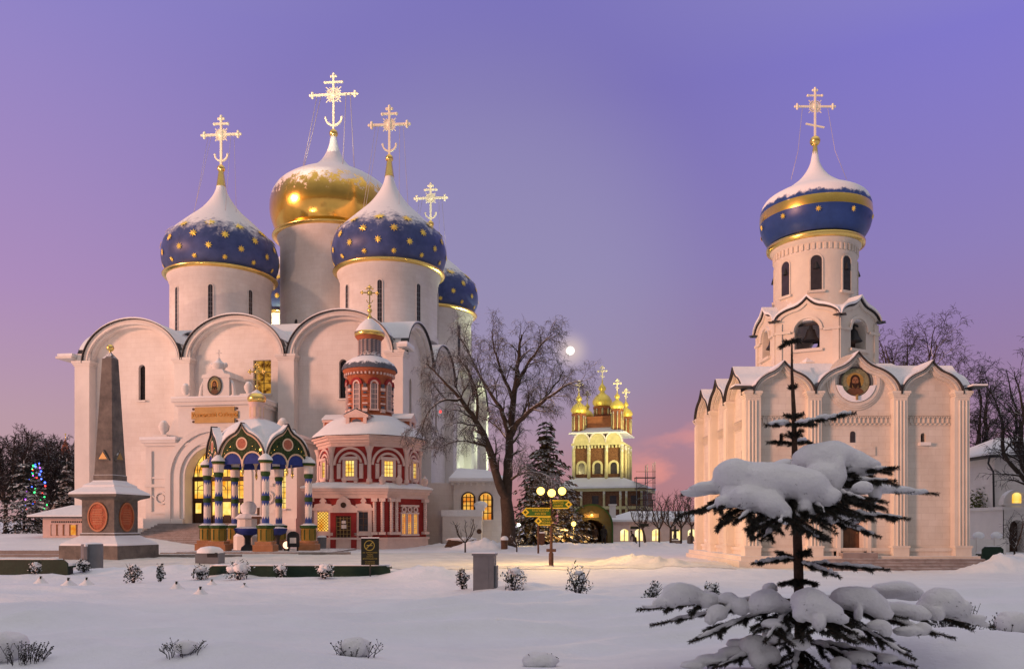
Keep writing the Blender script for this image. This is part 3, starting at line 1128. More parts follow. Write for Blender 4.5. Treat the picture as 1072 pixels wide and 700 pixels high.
# relief panels on the wings
for xx in (10.75, 20.1):
    por.ring(xx, 4.0, .42, .55, yf - .16, yf, 0, 20)
    por.disc(xx, 4.0, .28, .28, yf - .10, yf)
    for s in (-1, 1):
        por.bar((xx + s * .6, yf - .06, 4.0), (xx + s * .95, yf - .06, 4.3), .1, .08)
    por.box(xx - 1.0, xx + 1.0, yf - .10, yf, 2.7, 2.85)
    por.box(xx - 1.0, xx + 1.0, yf - .10, yf, 5.6, 5.75)
    por.box(xx - 1.05, xx - .85, yf - .14, yf, 2.85, 7.9)
    por.box(xx + .85, xx + 1.05, yf - .14, yf, 2.85, 7.9)
portal = por.build('portal', M_['plaster_snow'], cath)
sn = MB()
sn.box(9.0, 12.25, yf - .45, .8, 8.803, 9.05)
sn.box(18.75, 22.9, yf - .45, .8, 8.803, 9.05)
sn.box(PX - 3.72, PX + 3.72, yf - .3, .9, 12.203, 12.32)
sn.build('snow_cover', M_['snow'], portal)
# door
d = MB()
yd = yf + 1.2
d.prism([(PX - 2.6, 1.9), (PX + 2.6, 1.9)] + [(PX + 2.6 * math.cos(PI * i / 16), 5.65 + 2.6 * math.sin(PI * i / 16)) for i in range(17)], yd, yd + .15)
d.box(PX - 2.6, PX + 2.6, yd - .12, yd, 5.5, 5.8)
d.box(PX - 2.6, PX + 2.6, yd - .10, yd, 3.75, 3.92)
for xx in (-2.55, -.95, .95, 2.55):
    d.box(PX + xx - .09, PX + xx + .09, yd - .11, yd, 1.9, 5.5)
for xx in (-1.75, 0, 1.75):
    d.box(PX + xx - .04, PX + xx + .04, yd - .08, yd, 1.9, 3.75)
for xx in (-2.1, -1.3, -.5, .5, 1.3, 2.1):
    d.box(PX + xx - .3, PX + xx + .3, yd - .05, yd, 2.05, 2.6)
door = d.build('door', M_['wood_dark'], portal)
g = MB()
Lt = .012
g.prism([(PX - 2.45, 5.82), (PX + 2.45, 5.82)] + [(PX + 2.45 * math.cos(PI * i / 16), 5.8 + 2.42 * math.sin(PI * i / 16)) for i in range(1, 16)], yd - .03, yd - Lt)
g.build('fanlight', M_['pane_warm'], door)
for a_, b_ in ((-2.42, -1.06), (-.84, .84), (1.06, 2.42)):
    g = MB()
    g.box(PX + a_, PX + b_, yd - .03, yd - Lt, 4.0, 5.42)
    g.build('pane', M_['pane_warm'], door)
for a_, b_, z0, z1 in ((-2.35, -1.85, 2.75, 3.6), (-1.6, -1.12, 2.75, 3.6), (-.82, -.1, 2.5, 3.68), (.1, .82, 2.5, 3.68), (1.12, 1.6, 2.75, 3.6), (1.85, 2.35, 2.75, 3.6)):
    g = MB()
    g.box(PX + a_, PX + b_, yd - .03, yd - Lt, z0, z1)
    g.build('pane', M_['pane_yellow'], door)
g = MB()
for k in range(-4, 5):
    xx = PX + k * .54
    zt = 5.8 + math.sqrt(max(0, 2.4 ** 2 - (k * .54) ** 2))
    g.box(xx - .025, xx + .025, yd - .06, yd - .035, 5.82, zt)
    g.box(xx - .025, xx + .025, yd - .06, yd - .035, 4.0, 5.45)
for zz in (6.4, 7.0, 7.6):
    w_ = math.sqrt(2.4 ** 2 - (zz - 5.8) ** 2)
    g.box(PX - w_, PX + w_, yd - .055, yd - .038, zz - .025, zz + .025)
for r in (1.15, 2.05):
    g.ring(PX, 5.82, r - .03, r + .03, yd - .065, yd - .034, 0, 18, 0, PI)
for k in range(3):
    g.ring(PX + (k - 1) * 1.75, 4.7, .36, .41, yd - .065, yd - .034, 0, 12, 0, PI)
g.box(PX - 2.4, PX + 2.4, yd - .055, yd - .038, 4.68, 4.73)
g.build('lattice', M_['wood_dark'], door)
window(portal, ID, 20.75, 21.65, 3.1, 7.0, True, yf + .35, 'pane_yellow', (3, 9), M_['plaster'], fw=.04)
# plaque with raised gilt letters
g = MB()
g.box(PX - 1.75, PX + 1.75, yf - .02, yf + .1, 10.15, 11.45)
g.box(PX - 2.05, PX + 2.05, yf - .014, yf + .1, 10.5, 11.1)
pl = g.build('plaque', M_['bronze'], portal)
g = MB()
for s in (-1, 1):
    for zz in (10.28, 11.32):
        g.disc(PX + s * 1.92, zz, .10, .10, yf + .06, yf + .12, 0, 10)
g.build('stud', M_['wood_dark'], portal)


def letters(par, text, M, size, mt, name='lettering', depth=.02):
    cu = bpy.data.curves.new(name, 'FONT')
    cu.body = text
    cu.size = size
    cu.align_x = 'CENTER'
    cu.align_y = 'CENTER'
    cu.extrude = depth
    tmp = bpy.data.objects.new(name, cu)
    COL.objects.link(tmp)
    dg = bpy.context.evaluated_depsgraph_get()
    dg.update()
    me = bpy.data.meshes.new_from_object(tmp.evaluated_get(dg))
    bpy.data.objects.remove(tmp)
    me.transform(M)
    me.materials.clear()
    me.materials.append(mt)
    o = bpy.data.objects.new(name, me)
    COL.objects.link(o)
    o.parent = par
    return o


UPR = Matrix.Rotation(PI / 2, 4, 'X')
letters(pl, 'Успенскій Соборъ', Matrix.Translation((PX, yf - .03, 10.8)) @ UPR, .46, M_['letter'])
# icon block with crown over the plaque
g = MB()
zc_ = 13.35
g.box(PX - 1.15, PX + 1.15, yf + .25, .2, 12.2, 13.9)
g.prism([(PX - 1.3, 13.9), (PX + 1.3, 13.9), (PX + 1.2, 14.15), (PX + .75, 14.25), (PX + .55, 14.6), (PX - .55, 14.6), (PX - .75, 14.25), (PX - 1.2, 14.15)], yf + .2, .15)
for s in (-1, 1):
    g.tube([(PX + s * 1.15, yf + .5, 12.2), (PX + s * 1.5, yf + .5, 12.5), (PX + s * 1.4, yf + .5, 13.2), (PX + s * 1.2, yf + .5, 13.7)], [.25, .2, .15, .1], 8)
    for q in range(3):
        g.ball((PX + s * (.18 + q * .2), yf + .7, 15.0 + .15 * (q == 0)), .22, 8, 6)
g.lathe([(.42, 14.6), (.52, 14.75), (.60, 15.0), (.45, 15.2), (.2, 15.4), (.1, 15.6)], 14, (PX, yf + .7, 0))
g.box(PX - .03, PX + .03, yf + .66, yf + .74, 15.6, 16.3)
g.box(PX - .22, PX + .22, yf + .66, yf + .74, 16.0, 16.07)
icb = g.build('icon_frame', M_['plaster_snow'], portal)


def icon(par, M, rx, rz, y, big=False):
    """round painted icon: ring, ground, halo, hair, face, eyes, beard, robe"""
    g = MB(M)
    g.ring(0, 0, rx, rx * 1.10, y - .05, y + .1, 0, 28, sz=rz / rx)
    g.disc(0, 0, rx, rz, y, y + .05, 1, 28)
    g.disc(0, .10 * rz, .60 * rx, .56 * rz, y - .010, y + .03, 2, 24)
    g.prism([(-.62 * rx, -.70 * rz), (-.45 * rx, -.50 * rz), (-.15 * rx, -.36 * rz), (.15 * rx, -.36 * rz), (.45 * rx, -.50 * rz), (.62 * rx, -.70 * rz), (.25 * rx, -.94 * rz), (-.25 * rx, -.94 * rz)], y - .014, y + .02, 5)
    g.disc(0, .14 * rz, .34 * rx, .40 * rz, y - .018, y + .02, 3, 20)
    for s in (-1, 1):
        g.prism([(s * .20 * rx, .1 * rz), (s * .36 * rx, .0), (s * .42 * rx, -.38 * rz), (s * .22 * rx, -.44 * rz)][::s], y - .020, y + .02, 3)
    g.disc(0, .06 * rz, .22 * rx, .31 * rz, y - .026, y + .02, 4, 18)
    g.prism([(-.20 * rx, -.08 * rz), (.20 * rx, -.08 * rz), (.16 * rx, -.32 * rz), (0, -.48 * rz), (-.16 * rx, -.32 * rz)], y - .030, y + .02, 3)
    g.prism([(-.08 * rx, -.14 * rz), (.08 * rx, -.14 * rz), (.05 * rx, -.17 * rz), (-.05 * rx, -.17 * rz)], y - .034, y, 5)
    g.box(-.025 * rx, .025 * rx, y - .033, y, -.04 * rz, .12 * rz, 5)
    for s in (-1, 1):
        g.disc(s * .10 * rx, .12 * rz, .05 * rx, .025 * rz, y - .033, y, 3, 10)
        g.box(s * .10 * rx - .07 * rx, s * .10 * rx + .07 * rx, y - .033, y, .18 * rz, .205 * rz, 3)
    return g.build('icon', [M_['plaster'] if not big else M_['dark_metal'], M_['icon_bg'], M_['icon_halo'], M_['hair'], M_['icon_face'], M_['wood']], par)


icon(portal, Matrix.Translation((PX - .1, yf + .25, 13.25)), .56, .72, -.06, True)


def vase(par, x, y, z, s, mt, name='vase'):
    g = MB()
    g.box(x - .62 * s, x + .62 * s, y - .62 * s, y + .62 * s, z, z + .25 * s)
    g.lathe([(.30 * s, .25 * s), (.22 * s, .4 * s), (.40 * s, .7 * s), (.45 * s, 1.0 * s), (.30 * s, 1.3 * s), (.18 * s, 1.45 * s), (.05 * s, 1.5 * s)], 14, (x, y, z))
    return g.build(name, mt, par)


vase(portal, PX - 2.9, yf + .6, 12.3, .85, M_['plaster_snow'])
vase(portal, PX + 2.7, yf + .6, 12.3, .85, M_['plaster_snow'])
for xx, s in ((10.7, 1.0), (21.2, 1.0)):
    vase(portal, xx, yf + .4, 9.0, s, M_['plaster_snow'])
g = MB()
for k in range(13):
    y1 = yf - .38 - k * .42
    e_ = k * .02
    g.box(PX - 4.6 - e_, PX + 4.6 + e_, y1 - .42, yf - .36, -.3 - .0013 * k, 1.88 - k * .135)
g.build('steps', M_['stone_step'], portal)
g = MB()
for s in (-1, 1):
    x0 = PX + s * 5.1
    g.box(x0 - .35, x0 + .35, yf - 2.6, yf - .32, -.4, 1.5)
    g.box(x0 - .45, x0 + .45, yf - 5.4, yf - 2.65, -.4, .75)
g.build('step_wall', M_['plaster_snow'], portal)
# small red lamp on the shaded side wall
g = MB()
q = MR @ Vector((12.0, -.25, 12.9))
g.ball(q, .14, 8, 6)
g.build('red_lamp', glow('red_lamp_glass', (1, .05, .05), (1, .08, .06), 2.5), cath)
# ------------------------------------------------------------------ obelisk
ob = thing('obelisk', 'tall grey granite obelisk with a gilt ball and red oval medallions on its snowy pedestal', 'obelisk', ((115.5 - CX) / F * 42.2, 42.2, 0), math.radians(-11))


def sq(mb, prof, m=0):
    """square frustum stack: (half side, z)"""
    for (a, z0), (c, z1) in zip(prof, prof[1:]):
        mb.add([(-a, -a, z0), (a, -a, z0), (a, a, z0), (-a, a, z0), (-c, -c, z1), (c, -c, z1), (c, c, z1), (-c, c, z1)], [(0, 1, 5, 4), (1, 2, 6, 5), (2, 3, 7, 6), (3, 0, 4, 7)], m)
    a, z0 = prof[0]
    c, z1 = prof[-1]
    mb.add([(-a, -a, z0), (a, -a, z0), (a, a, z0), (-a, a, z0)], [(3, 2, 1, 0)], m)
    mb.add([(-c, -c, z1), (c, -c, z1), (c, c, z1), (-c, c, z1)], [(0, 1, 2, 3)], m)
    return mb


sq(MB(), [(1.66, -.3), (1.66, .70)]).build('plinth', M_['granite'], ob)
sq(MB(), [(1.63, .703), (1.60, .80), (1.0, 1.20), (.93, 1.22)]).build('snow_cover', M_['snow'], ob)
die = sq(MB(), [(1.0, 1.1), (1.0, 1.3), (.93, 1.34), (.93, 3.0), (1.02, 3.06), (1.35, 3.18), (1.37, 3.30)]).build('pedestal', M_['granite'], ob)
sq(MB(), [(1.38, 3.303), (1.34, 3.40), (.92, 3.68), (.90, 3.78), (.62, 3.95), (.50, 4.12)]).build('snow_cap', M_['snow'], ob)
sh = sq(MB(), [(.56, 3.7), (.56, 4.3), (.53, 4.32), (.27, 10.35), (.02, 10.72)]).build('shaft', M_['granite'], ob)
for k in range(4):
    Mz = Matrix.Rotation(k * PI / 2, 4, 'Z')
    g = MB(Mz)
    g.ring(0, 2.15, .50, .57, -.99, -.93, 1, 28, sz=1.32)
    g.disc(0, 2.15, .50, .66, -.955, -.92, 0, 28)
    for j in range(7):
        g.box(-.32 + .02 * abs(j - 3), .32 - .02 * abs(j - 3), -.968, -.95, 1.78 + j * .12, 1.83 + j * .12, 1)
    g.build('medallion', [M_['medallion'], M_['medal_rim']], die)
    g = MB(Mz)
    g.prism([(-.36, 5.05), (.36, 5.05), (0, 5.6)], -.56, -.45, 0)
    g.prism([(-.24, 5.12), (.24, 5.12), (0, 5.48)], -.58, -.55, 1)
    g.build('pediment', [M_['granite'], M_['bronze']], sh)
g = MB()
g.lathe([(.05, 10.62), (.05, 10.78)], 8)
g.ball((0, 0, 10.93), .19, 16, 10)
g.build('ball', M_['gold'], ob)

# ------------------------------------------------------------------ canopy over the holy water basin
CY = 54.0
CXm = (268 - CX) / F * CY
can = thing('canopy', 'painted fountain canopy with blue and white zigzag columns, green gables and snowy roof', 'canopy', (CXm, CY, .10))
u = CY / F
CV = [(217, 55.0), (229, 51.7), (278, 50.7), (323, 53.2), (292, 56.4), (246, 57.0)]
CV = [Vector(((a - CX) / F * b_ - CXm, b_ - CY, 0)) for a, b_ in CV]


def column(par, p):
    g = MB()
    g.box(p.x - .62, p.x + .62, p.y - .62, p.y + .62, -.15, .42, 0)
    g.box(p.x - .52, p.x + .52, p.y - .52, p.y + .52, .42, .62, 0)
    g.build('pedestal_base', M_['c_brown'], par)
    g = MB()
    g.lathe([(.47, .62), (.47, 1.42), (.56, 1.46), (.58, 1.62), (.40, 1.66)], 8, (p.x, p.y, 0), m=0, smooth=False, mats=[0, 1, 1, 1], a0=PI / 8)
    for k in range(4):
        a = k * PI / 2 - PI / 2
        for s in (-1, 1):
            d = Vector((math.cos(a), math.sin(a), 0))
            e = Vector((-d.y, d.x, 0))
            c = p + d * .44 + e * (s * .17)
            g.bar(c + Vector((0, 0, .7)), c + Vector((0, 0, 1.36)), .05, .03, 1)
    base = g.build('pedestal', [M_['c_olive'], M_['c_green']], par)
    s = MB()
    s.lathe([(.55, 1.625), (.36, 1.72), (.30, 1.75)], 10, (p.x, p.y, 0))
    s.build('snow_cover', M_['snow'], base)
    g = MB()
    lv0 = [(.285, 1.66), (.285, 1.85), (.285, 2.15), (.285, 3.05), (.285, 3.30), (.33, 3.34), (.33, 3.60), (.285, 3.64), (.285, 3.85), (.285, 4.70), (.285, 4.95), (.30, 5.0), (.36, 5.06), (.36, 5.26), (.30, 5.28), (.38, 5.32), (.40, 5.85), (.52, 5.9), (.56, 6.02), (.50, 6.08)]
    lv = [(r * .80, 1.66 + (z - 1.66) * .915) for r, z in lv0]
    zg = [0, 0, .10, .10, 0, 0, 0, 0, .10, .10, 0, 0, 0, 0, 0, 0, 0, 0, 0, 0]
    ms = [1, 1, 0, 1, 1, 2, 2, 1, 0, 1, 2, 2, 2, 2, 0, 0, 2, 2, 2]
    # second white field lies between the zigzags
    ms = [1, 1, 0, 1, 2, 2, 2, 1, 0, 1, 2, 2, 2, 2, 0, 0, 3, 2, 2]
    g.lathe(lv, 16, (p.x, p.y, 0), smooth=False, zig=zg, mats=ms)
    c = g.build('column', [M_['c_white'], M_['c_blue'], M_['c_green'], M_['c_olive']], par)
    s = MB()
    s.lathe([(.47, 5.69), (.42, 5.82), (.25, 6.0), (.10, 6.12), (.02, 6.16)], 12, (p.x, p.y, 0))
    s.build('snow_cap', M_['snow'], c)


for p in CV:
    column(can, p)
zE, zP = 5.72, 8.15
for k in range(6):
    a, b_ = CV[k], CV[(k + 1) % 6]
    d = b_ - a
    ln = d.length
    ex = d / ln
    nin = Vector((-ex.y, ex.x, 0))
    Mf = Matrix(((ex.x, nin.x, 0, a.x), (ex.y, nin.y, 0, a.y), (0, 0, 1, 0), (0, 0, 0, 1)))
    c = ln / 2
    hw = ln / 2 - .02
    rise = 1.75 if ln > 2 else 1.6
    top = arc(c, zE, hw, rise, 24, .55, .32)
    q = (hw - .28) / 2
    lowl = arc(c - q - .02, zE - .2, q - .05, q * .95, 12)
    lowr = arc(c + q + .02, zE - .2, q - .05, q * .95, 12)
    g = MB(Mf)
    bot = [(c - hw, zE)] + [(c - hw, zE - .3)] + lowl + [(c, zE - .5)] + lowr + [(c + hw, zE - .3), (c + hw, zE)]
    g.prism(list(reversed(top[1:-1])) + bot, 0, .16, 0)
    ins = arc(c, zE + .06, hw - .20, rise - .18, 24, .42, .32)
    low2 = [(x, max(z, 0) + .10) for x, z in arc(c - q - .02, zE - .2, q + .02, q * .95, 12)][1:-1]
    low3 = [(x, max(z, 0) + .10) for x, z in arc(c + q + .02, zE - .2, q + .02, q * .95, 12)][1:-1]
    g.prism(list(reversed(ins)) + low2 + low3, -.02, .1, 1)
    # blue lobes behind the openings, gold pendant
    for lo in (arc(c - q - .02, zE - .22, q - .05, q * .93, 12), arc(c + q + .02, zE - .22, q - .05, q * .93, 12)):
        g.prism(lo, .045, .13, 2)
    g.ring(c, zE + rise * .60, .32, .41, -.05, .05, 0, 20)
    g.disc(c, zE + rise * .60, .32, .32, -.04, .05, 3, 20)
    if ln > 2:
        for s in (-1, 1):
            for j in range(3):
                g.ball((c + s * (.8 + .22 * j), -.03, zE + rise * (.50 - .12 * j)), .05, 6, 4, 4)
        g.tube([(c, .07, zE - .45), (c, .07, zE - .75), (c, .07, zE - .95)], [.06, .10, .02], 8, 4)
    rim = MB()
    o = g.build('gable_panel', [M_['p_cream'], M_['p_green'], M_['p_blue'], M_['p_red'], M_['gold']], can)
    g = MB(Mf)
    g.band(arc(c, zE, hw, rise, 24, .55, .32), arc(c, zE, hw + .07, rise + .07, 24, .58, .32), -.14, .3, 0)
    g.build('gable_rim', M_['dark_metal'], o)
    g = MB(Mf)
    g.band(arc(c, zE, hw + .072, rise + .073, 24, .50, .32), arc(c, zE, hw + .10, rise + .22, 24, .40, .4), -.06, .45, 0)
    g.build('gable_snow', M_['snow'], o)
cc = Vector((0, 0, 0))
for p in CV:
    cc += p / 6
g = MB()
ns = 8
rows = []
for j in range(ns + 1):
    t = j / ns
    for k in range(48):
        f = k / 8
        i = int(f) % 6
        p = CV[i].lerp(CV[(i + 1) % 6], f - int(f))
        bl = cc + (p - cc) * .95
        q = cc.lerp(bl, 1.0 * (1 - t))
        g_ = noise.noise(q * .8) * .06
        rows.append((q.x, q.y, 6.55 + 2.15 * math.sin(t * PI / 2) ** .6 + g_))
g.add(rows, [(j * 48 + k, j * 48 + (k + 1) % 48, (j + 1) * 48 + (k + 1) % 48, (j + 1) * 48 + k) for j in range(ns) for k in range(48)], 0, True)
roof = g.build('roof', M_['snow'], can)
g = MB()
lx, ly = cc.x + .3, cc.y
g.lathe([(.66, 8.3), (.66, 8.5), (.46, 8.55), (.46, 9.6), (.54, 9.66), (.56, 9.76)], 20, (lx, ly, 0))
lan = g.build('lantern', M_['pinkwhite'], can)
for k in range(8):
    g = MB(Matrix.Translation((lx, ly, 0)) @ Matrix.Rotation(k * PI / 4, 4, 'Z'))
    g.box(-.08, .08, -.472, -.36, 8.8, 9.45)
    g.build('window', M_['p_cream'], lan)
g = MB()
g.lathe([(.42, 9.76), (.58, 9.86), (.62, 10.02), (.56, 10.2), (.40, 10.36)], 24, (lx, ly, 0))
dm = g.build('dome', M_['gold'], can)
g = MB()
g.lathe([(.42, 10.35), (.30, 10.46), (.12, 10.58), (.04, 10.66)], 20, (lx, ly, 0))
g.build('snow_cap', M_['snow'], dm)
g = MB()
g.lathe([(.09, 10.5), (.06, 10.8)], 8, (lx, ly, 0))
g.ball((lx, ly, 10.86), .12, 10, 8)
g.build('finial', M_['gold'], dm)
x_ = cross_mesh(1.38, .88, .09, False)
x_.v = [(a + lx, b_ + ly, c + 10.92) for a, b_, c in x_.v]
x_.build('cross', M_['gold'], dm)
# small red lamp under the canopy
g = MB()
g.ball((CV[2].x - .35, CV[2].y + .15, 6.35), .10, 8, 6)
g.build('hanging_lamp', M_['lamp_small'], can)

# things under the canopy


def basin(x, y, r, lab):
    o = thing('basin', lab, 'basin', (x, y, .1), 0, group='blue water basins under the canopy')
    g = MB()
    g.lathe([(r * .45, 1.0), (r * .85, 1.12), (r, 1.35), (r * 1.03, 1.42), (r * .95, 1.43)], 24)
    g.build('bowl', M_['p_blue'], o)
    g = MB()
    g.lathe([(r * .94, 1.432), (r * .6, 1.52), (.02, 1.55)], 20)
    g.build('snow_cover', M_['snow'], o)
    g = MB()
    g.lathe([(r * .55, -.1), (r * .5, .2), (r * .22, .4), (r * .22, .8), (r * .4, 1.0)], 12)
    g.build('stem', M_['dark_metal'], o)


basin((259.5 - CX) / F * 52.5, 52.5, .86, 'wide dark blue water basin with snow in it under the canopy')
basin((290.5 - CX) / F * 53.0, 53.0, .62, 'smaller dark blue water basin near the inner right canopy column')
o = thing('holy_monument', 'white snow-covered stone fountain centrepiece under the painted canopy', 'fountain', (CXm - .6, CY + .4, .1))
g = MB()
g.lathe([(1.0, -.1), (1.0, .9), (.8, 1.1), (.75, 2.0), (.95, 2.1), (.6, 2.4)], 12, smooth=False)
g.build('pedestal', M_['plaster_snow'], o)
g = MB()
g.ball((0, 0, 2.75), .55, 12, 8, s=(1, 1, .9), wob=.2)
g.build('snow_cap', M_['snow'], o)
o = thing('memorial_cross', 'thin dark cross with a pale edge standing by the nearest canopy column', 'cross', ((270.5 - CX) / F * 51.6, 51.6, .1))
g = MB()
g.box(-.07, .07, -.05, .05, 0, 2.75)
g.box(-.42, .42, -.046, .046, 2.05, 2.19)
g.build('shaft', M_['rust'], o)
g = MB()
g.box(-.46, .46, -.06, .06, 2.193, 2.26)
g.box(-.08, .08, -.06, .06, 2.753, 2.82)
g.build('snow_cover', M_['snow'], o)
o = thing('info_stand', 'dark round-topped notice stand behind the rightmost canopy columns', 'stand', ((307 - CX) / F * 51.3, 51.3, .1))
g = MB()
g.prism([(-.38, .25), (.38, .25), (.38, .95)] + [(.38 * math.cos(PI * i / 10), .95 + .3 * math.sin(PI * i / 10)) for i in range(1, 10)] + [(-.38, .95)], -.06, .06)
for s in (-1, 1):
    g.box(s * .28 - .04, s * .28 + .04, -.03, .03, -.1, .25)
g.build('panel', M_['iron'], o)
g = MB()
g.box(-.2, .2, -.075, -.062, .5, .85)
g.build('notice', M_['c_white'], o)
o = thing('floor_lamp', 'small bright floor lamp glowing on the snow under the canopy', 'lamp', ((300 - CX) / F * 52.2, 52.2, .1))
g = MB()
g.box(-.16, .16, -.1, .1, 0, .12)
g.build('base', M_['iron'], o)
g = MB()
g.ball((0, 0, .36), .24, 10, 8)
g.build('globe', glow('globe_glass', (1, .55, .35), (1, .62, .42), 2.2), o)

# ------------------------------------------------------------------ red and white chapel
CHY = 63.0
ch = thing('chapel', 'small red and cream tiered octagonal chapel with snowy roofs and a gilt cross', 'chapel', ((387 - CX) / F * CHY, CHY, .15), math.radians(9.5))
PW_, RD = M_['pinkwhite_dry'], M_['red']


def ngon(R, n, a0):
    return [(R * math.cos(a0 + 2 * PI * k / n), R * math.sin(a0 + 2 * PI * k / n)) for k in range(n)]


def face_frame(a, b):
    a, b = Vector((a[0], a[1], 0)), Vector((b[0], b[1], 0))
    d = (b - a)
    ln = d.length
    ex = d / ln
    ni = Vector((-ex.y, ex.x, 0))
    return Matrix(((ex.x, ni.x, 0, a.x), (ex.y, ni.y, 0, a.y), (0, 0, 1, 0), (0, 0, 0, 1))), ln


# lower storey plan (counter-clockwise seen from above, front edge first)
LP = [(-4.4, -3.35), (1.25, -4.25), (4.25, -1.9), (4.0, 3.4), (-4.2, 3.4)]
g = MB()
g.slab(LP, -.5, 4.0)
low = g.build('lower_storey', RD, ch)


def scale_poly(pl_, s):
    return [(x * s, y * s) for x, y in pl_]


g = MB()
g.slab(scale_poly(LP, 1.035), -.5, .55)
g.slab(scale_poly(LP, 1.06), .552, .70)
g.build('base_course', PW_, low)
g = MB()
g.slab(scale_poly(LP, 1.03), 3.55, 3.85)
g.slab(scale_poly(LP, 1.06), 3.852, 4.05)
g.slab(scale_poly(LP, 1.10), 4.052, 4.25)
g.build('cornice', PW_, low)
g = MB()
pts0, pts1 = scale_poly(LP, 1.12), scale_poly(LP, .85)
n5 = len(LP)
g.add([(x, y, 4.253) for x, y in pts0] + [(x, y, 4.36) for x, y in pts0] + [(x, y, 4.75) for x, y in pts1], [(i, (i + 1) % n5, n5 + (i + 1) % n5, n5 + i) for i in range(n5)] + [(n5 + i, n5 + (i + 1) % n5, 2 * n5 + (i + 1) % n5, 2 * n5 + i) for i in range(n5)])
g.build('snow_ledge', M_['snow'], low)


def twisted(mb, x, y, z0, z1, r, m=0):
    n = int((z1 - z0) / .16)
    for k in range(n):
        mb.ball((x, y, z0 + (k + .5) * (z1 - z0) / n), r, 8, 4, m, s=(1, 1, .8))


# lower front
Mf, ln = face_frame(LP[0], LP[1])


def lcol(Mf, x, z0=.9, z1=3.55, red=True, r=.15):
    g = MB(Mf)
    g.tube([(x, -.16, z0), (x, -.16, z1)], r * .8, 8, cap=False)
    twisted(g, x, -.17, z0 + .2, z1 - .3, r)
    g.box(x - .24, x + .24, -.4, .02, z0, z0 + .2)
    g.box(x - .22, x + .22, -.38, .02, z1 - .25, z1 - .003)
    g.build('column', PW_, low)


for x in (.25, ln - .28, ln - .85):
    lcol(Mf, x)


def framed_window(par, Mf, c, z0, z1, hw, key, crown=True, grid=(4, 6), name='window', rimw=.28, diag=False):
    fr = MB(Mf)
    fr.box(c - hw - rimw, c - hw, -.16, .05, z0 - .1, z1 + .1, 0)
    fr.box(c + hw, c + hw + rimw, -.16, .05, z0 - .1, z1 + .1, 0)
    fr.box(c - hw - rimw - .06, c + hw + rimw + .06, -.2, .05, z0 - .32, z0 - .1, 0)
    fr.box(c - hw - rimw - .10, c + hw + rimw + .10, -.24, .05, z1 + .1, z1 + .3, 0)
    fr.box(c - hw, c + hw, -.10, .02, z0 - .1, z0, 0)
    fr.box(c - hw, c + hw, -.10, .02, z1, z1 + .1, 0)
    for s in (-1, 1):
        fr.prism([(c + s * (hw + rimw * .5) - .16, z0 - .33), (c + s * (hw + rimw * .5) + .16, z0 - .33), (c + s * (hw + rimw * .5), z0 - .75)][::-1], -.14, .04, 0)
    if crown:
        fr.prism([(c - hw - .28, z1 + .3), (c + hw + .28, z1 + .3), (c + hw + .2, z1 + .55), (c + hw * .7, z1 + .60), (c + hw * .55, z1 + .85), (c + .12, z1 + .95), (c, z1 + 1.10), (c - .12, z1 + .95), (c - hw * .55, z1 + .85), (c - hw * .7, z1 + .60), (c - hw - .2, z1 + .55)], -.16, .04, 0)
        for s in (-1, 1):
            fr.ball((c + s * hw * .55, -.16, z1 + .68), .06, 6, 4, 1)
    o = fr.build(name, [PW_, RD], par)
    g = MB(Mf)
    g.box(c - hw, c + hw, -.05, -.012, z0, z1)
    g.build('pane', M_[key], o)
    g = MB(Mf)
    nx, nz = grid
    if diag:
        k = .22
        for s in (-1, 1):
            for j in range(-3, 9):
                za, zb = z0 + j * k, z0 + j * k + 2 * hw
                xa, xb = (c - hw, c + hw) if s > 0 else (c + hw, c - hw)
                ta = max(0, (z0 - za) / (zb - za))
                tb = min(1, (z1 - za) / (zb - za))
                if tb > ta:
                    g.bar((xa + (xb - xa) * ta, -.07, za + (zb - za) * ta), (xa + (xb - xa) * tb, -.07, za + (zb - za) * tb), .02, .035)
    else:
        for i in range(1, nx):
            x = c - hw + 2 * hw * i / nx
            g.box(x - .018, x + .018, -.078, -.052, z0, z1)
        for j in range(1, nz):
            z = z0 + (z1 - z0) * j / nz
            g.box(c - hw, c + hw, -.074, -.056, z - .018, z + .018)
    g.build('lattice', M_['wood'], o)
    return o


framed_window(low, Mf, 1.12, 1.15, 2.55, .40, 'pane_warm', diag=True)
framed_window(low, Mf, 4.05, 1.15, 2.55, .34, 'pane_dark', grid=(2, 3))
# doorway
dcx = 2.62
g = MB(Mf)
g.box(dcx - .95, dcx - .55, -.2, .05, -.3, 2.45, 1)
g.box(dcx + .55, dcx + .95, -.2, .05, -.3, 2.45, 1)
g.box(dcx - .95, dcx + .95, -.19, .05, 2.26, 2.5, 1)
g.box(dcx - 1.02, dcx + 1.02, -.26, .05, 2.5, 2.66, 0)
g.prism([(dcx - 1.0, 2.66), (dcx + 1.0, 2.66), (dcx + .9, 2.95), (dcx + .55, 3.1), (dcx + .45, 3.4), (dcx, 3.75), (dcx - .45, 3.4), (dcx - .55, 3.1), (dcx - .9, 2.95)], -.22, .04, 0)
g.disc(dcx, 3.05, .20, .20, -.26, -.1, 2, 16)
dw = g.build('door', [PW_, M_['red'], M_['wood_dark']], low)
g = MB(Mf)
g.box(dcx - .55, dcx + .55, -.08, -.012, -.3, 2.26)
g.build('door_leaf', M_['wood_dark'], dw)
g = MB(Mf)
for i in range(5):
    x = dcx - .5 + i * .25
    g.box(x - .02, x + .02, -.12, -.09, .05, 2.2)
for j in range(8):
    g.box(dcx - .52, dcx + .52, -.115, -.094, .1 + j * .28, .135 + j * .28)
g.build('grille', M_['bronze'], dw)
g = MB(Mf)
g.box(dcx - .16, dcx + .2, -.135, -.12, 1.35, 1.62)
g.box(dcx - .14, dcx + .16, -.135, -.12, 1.7, 1.92)
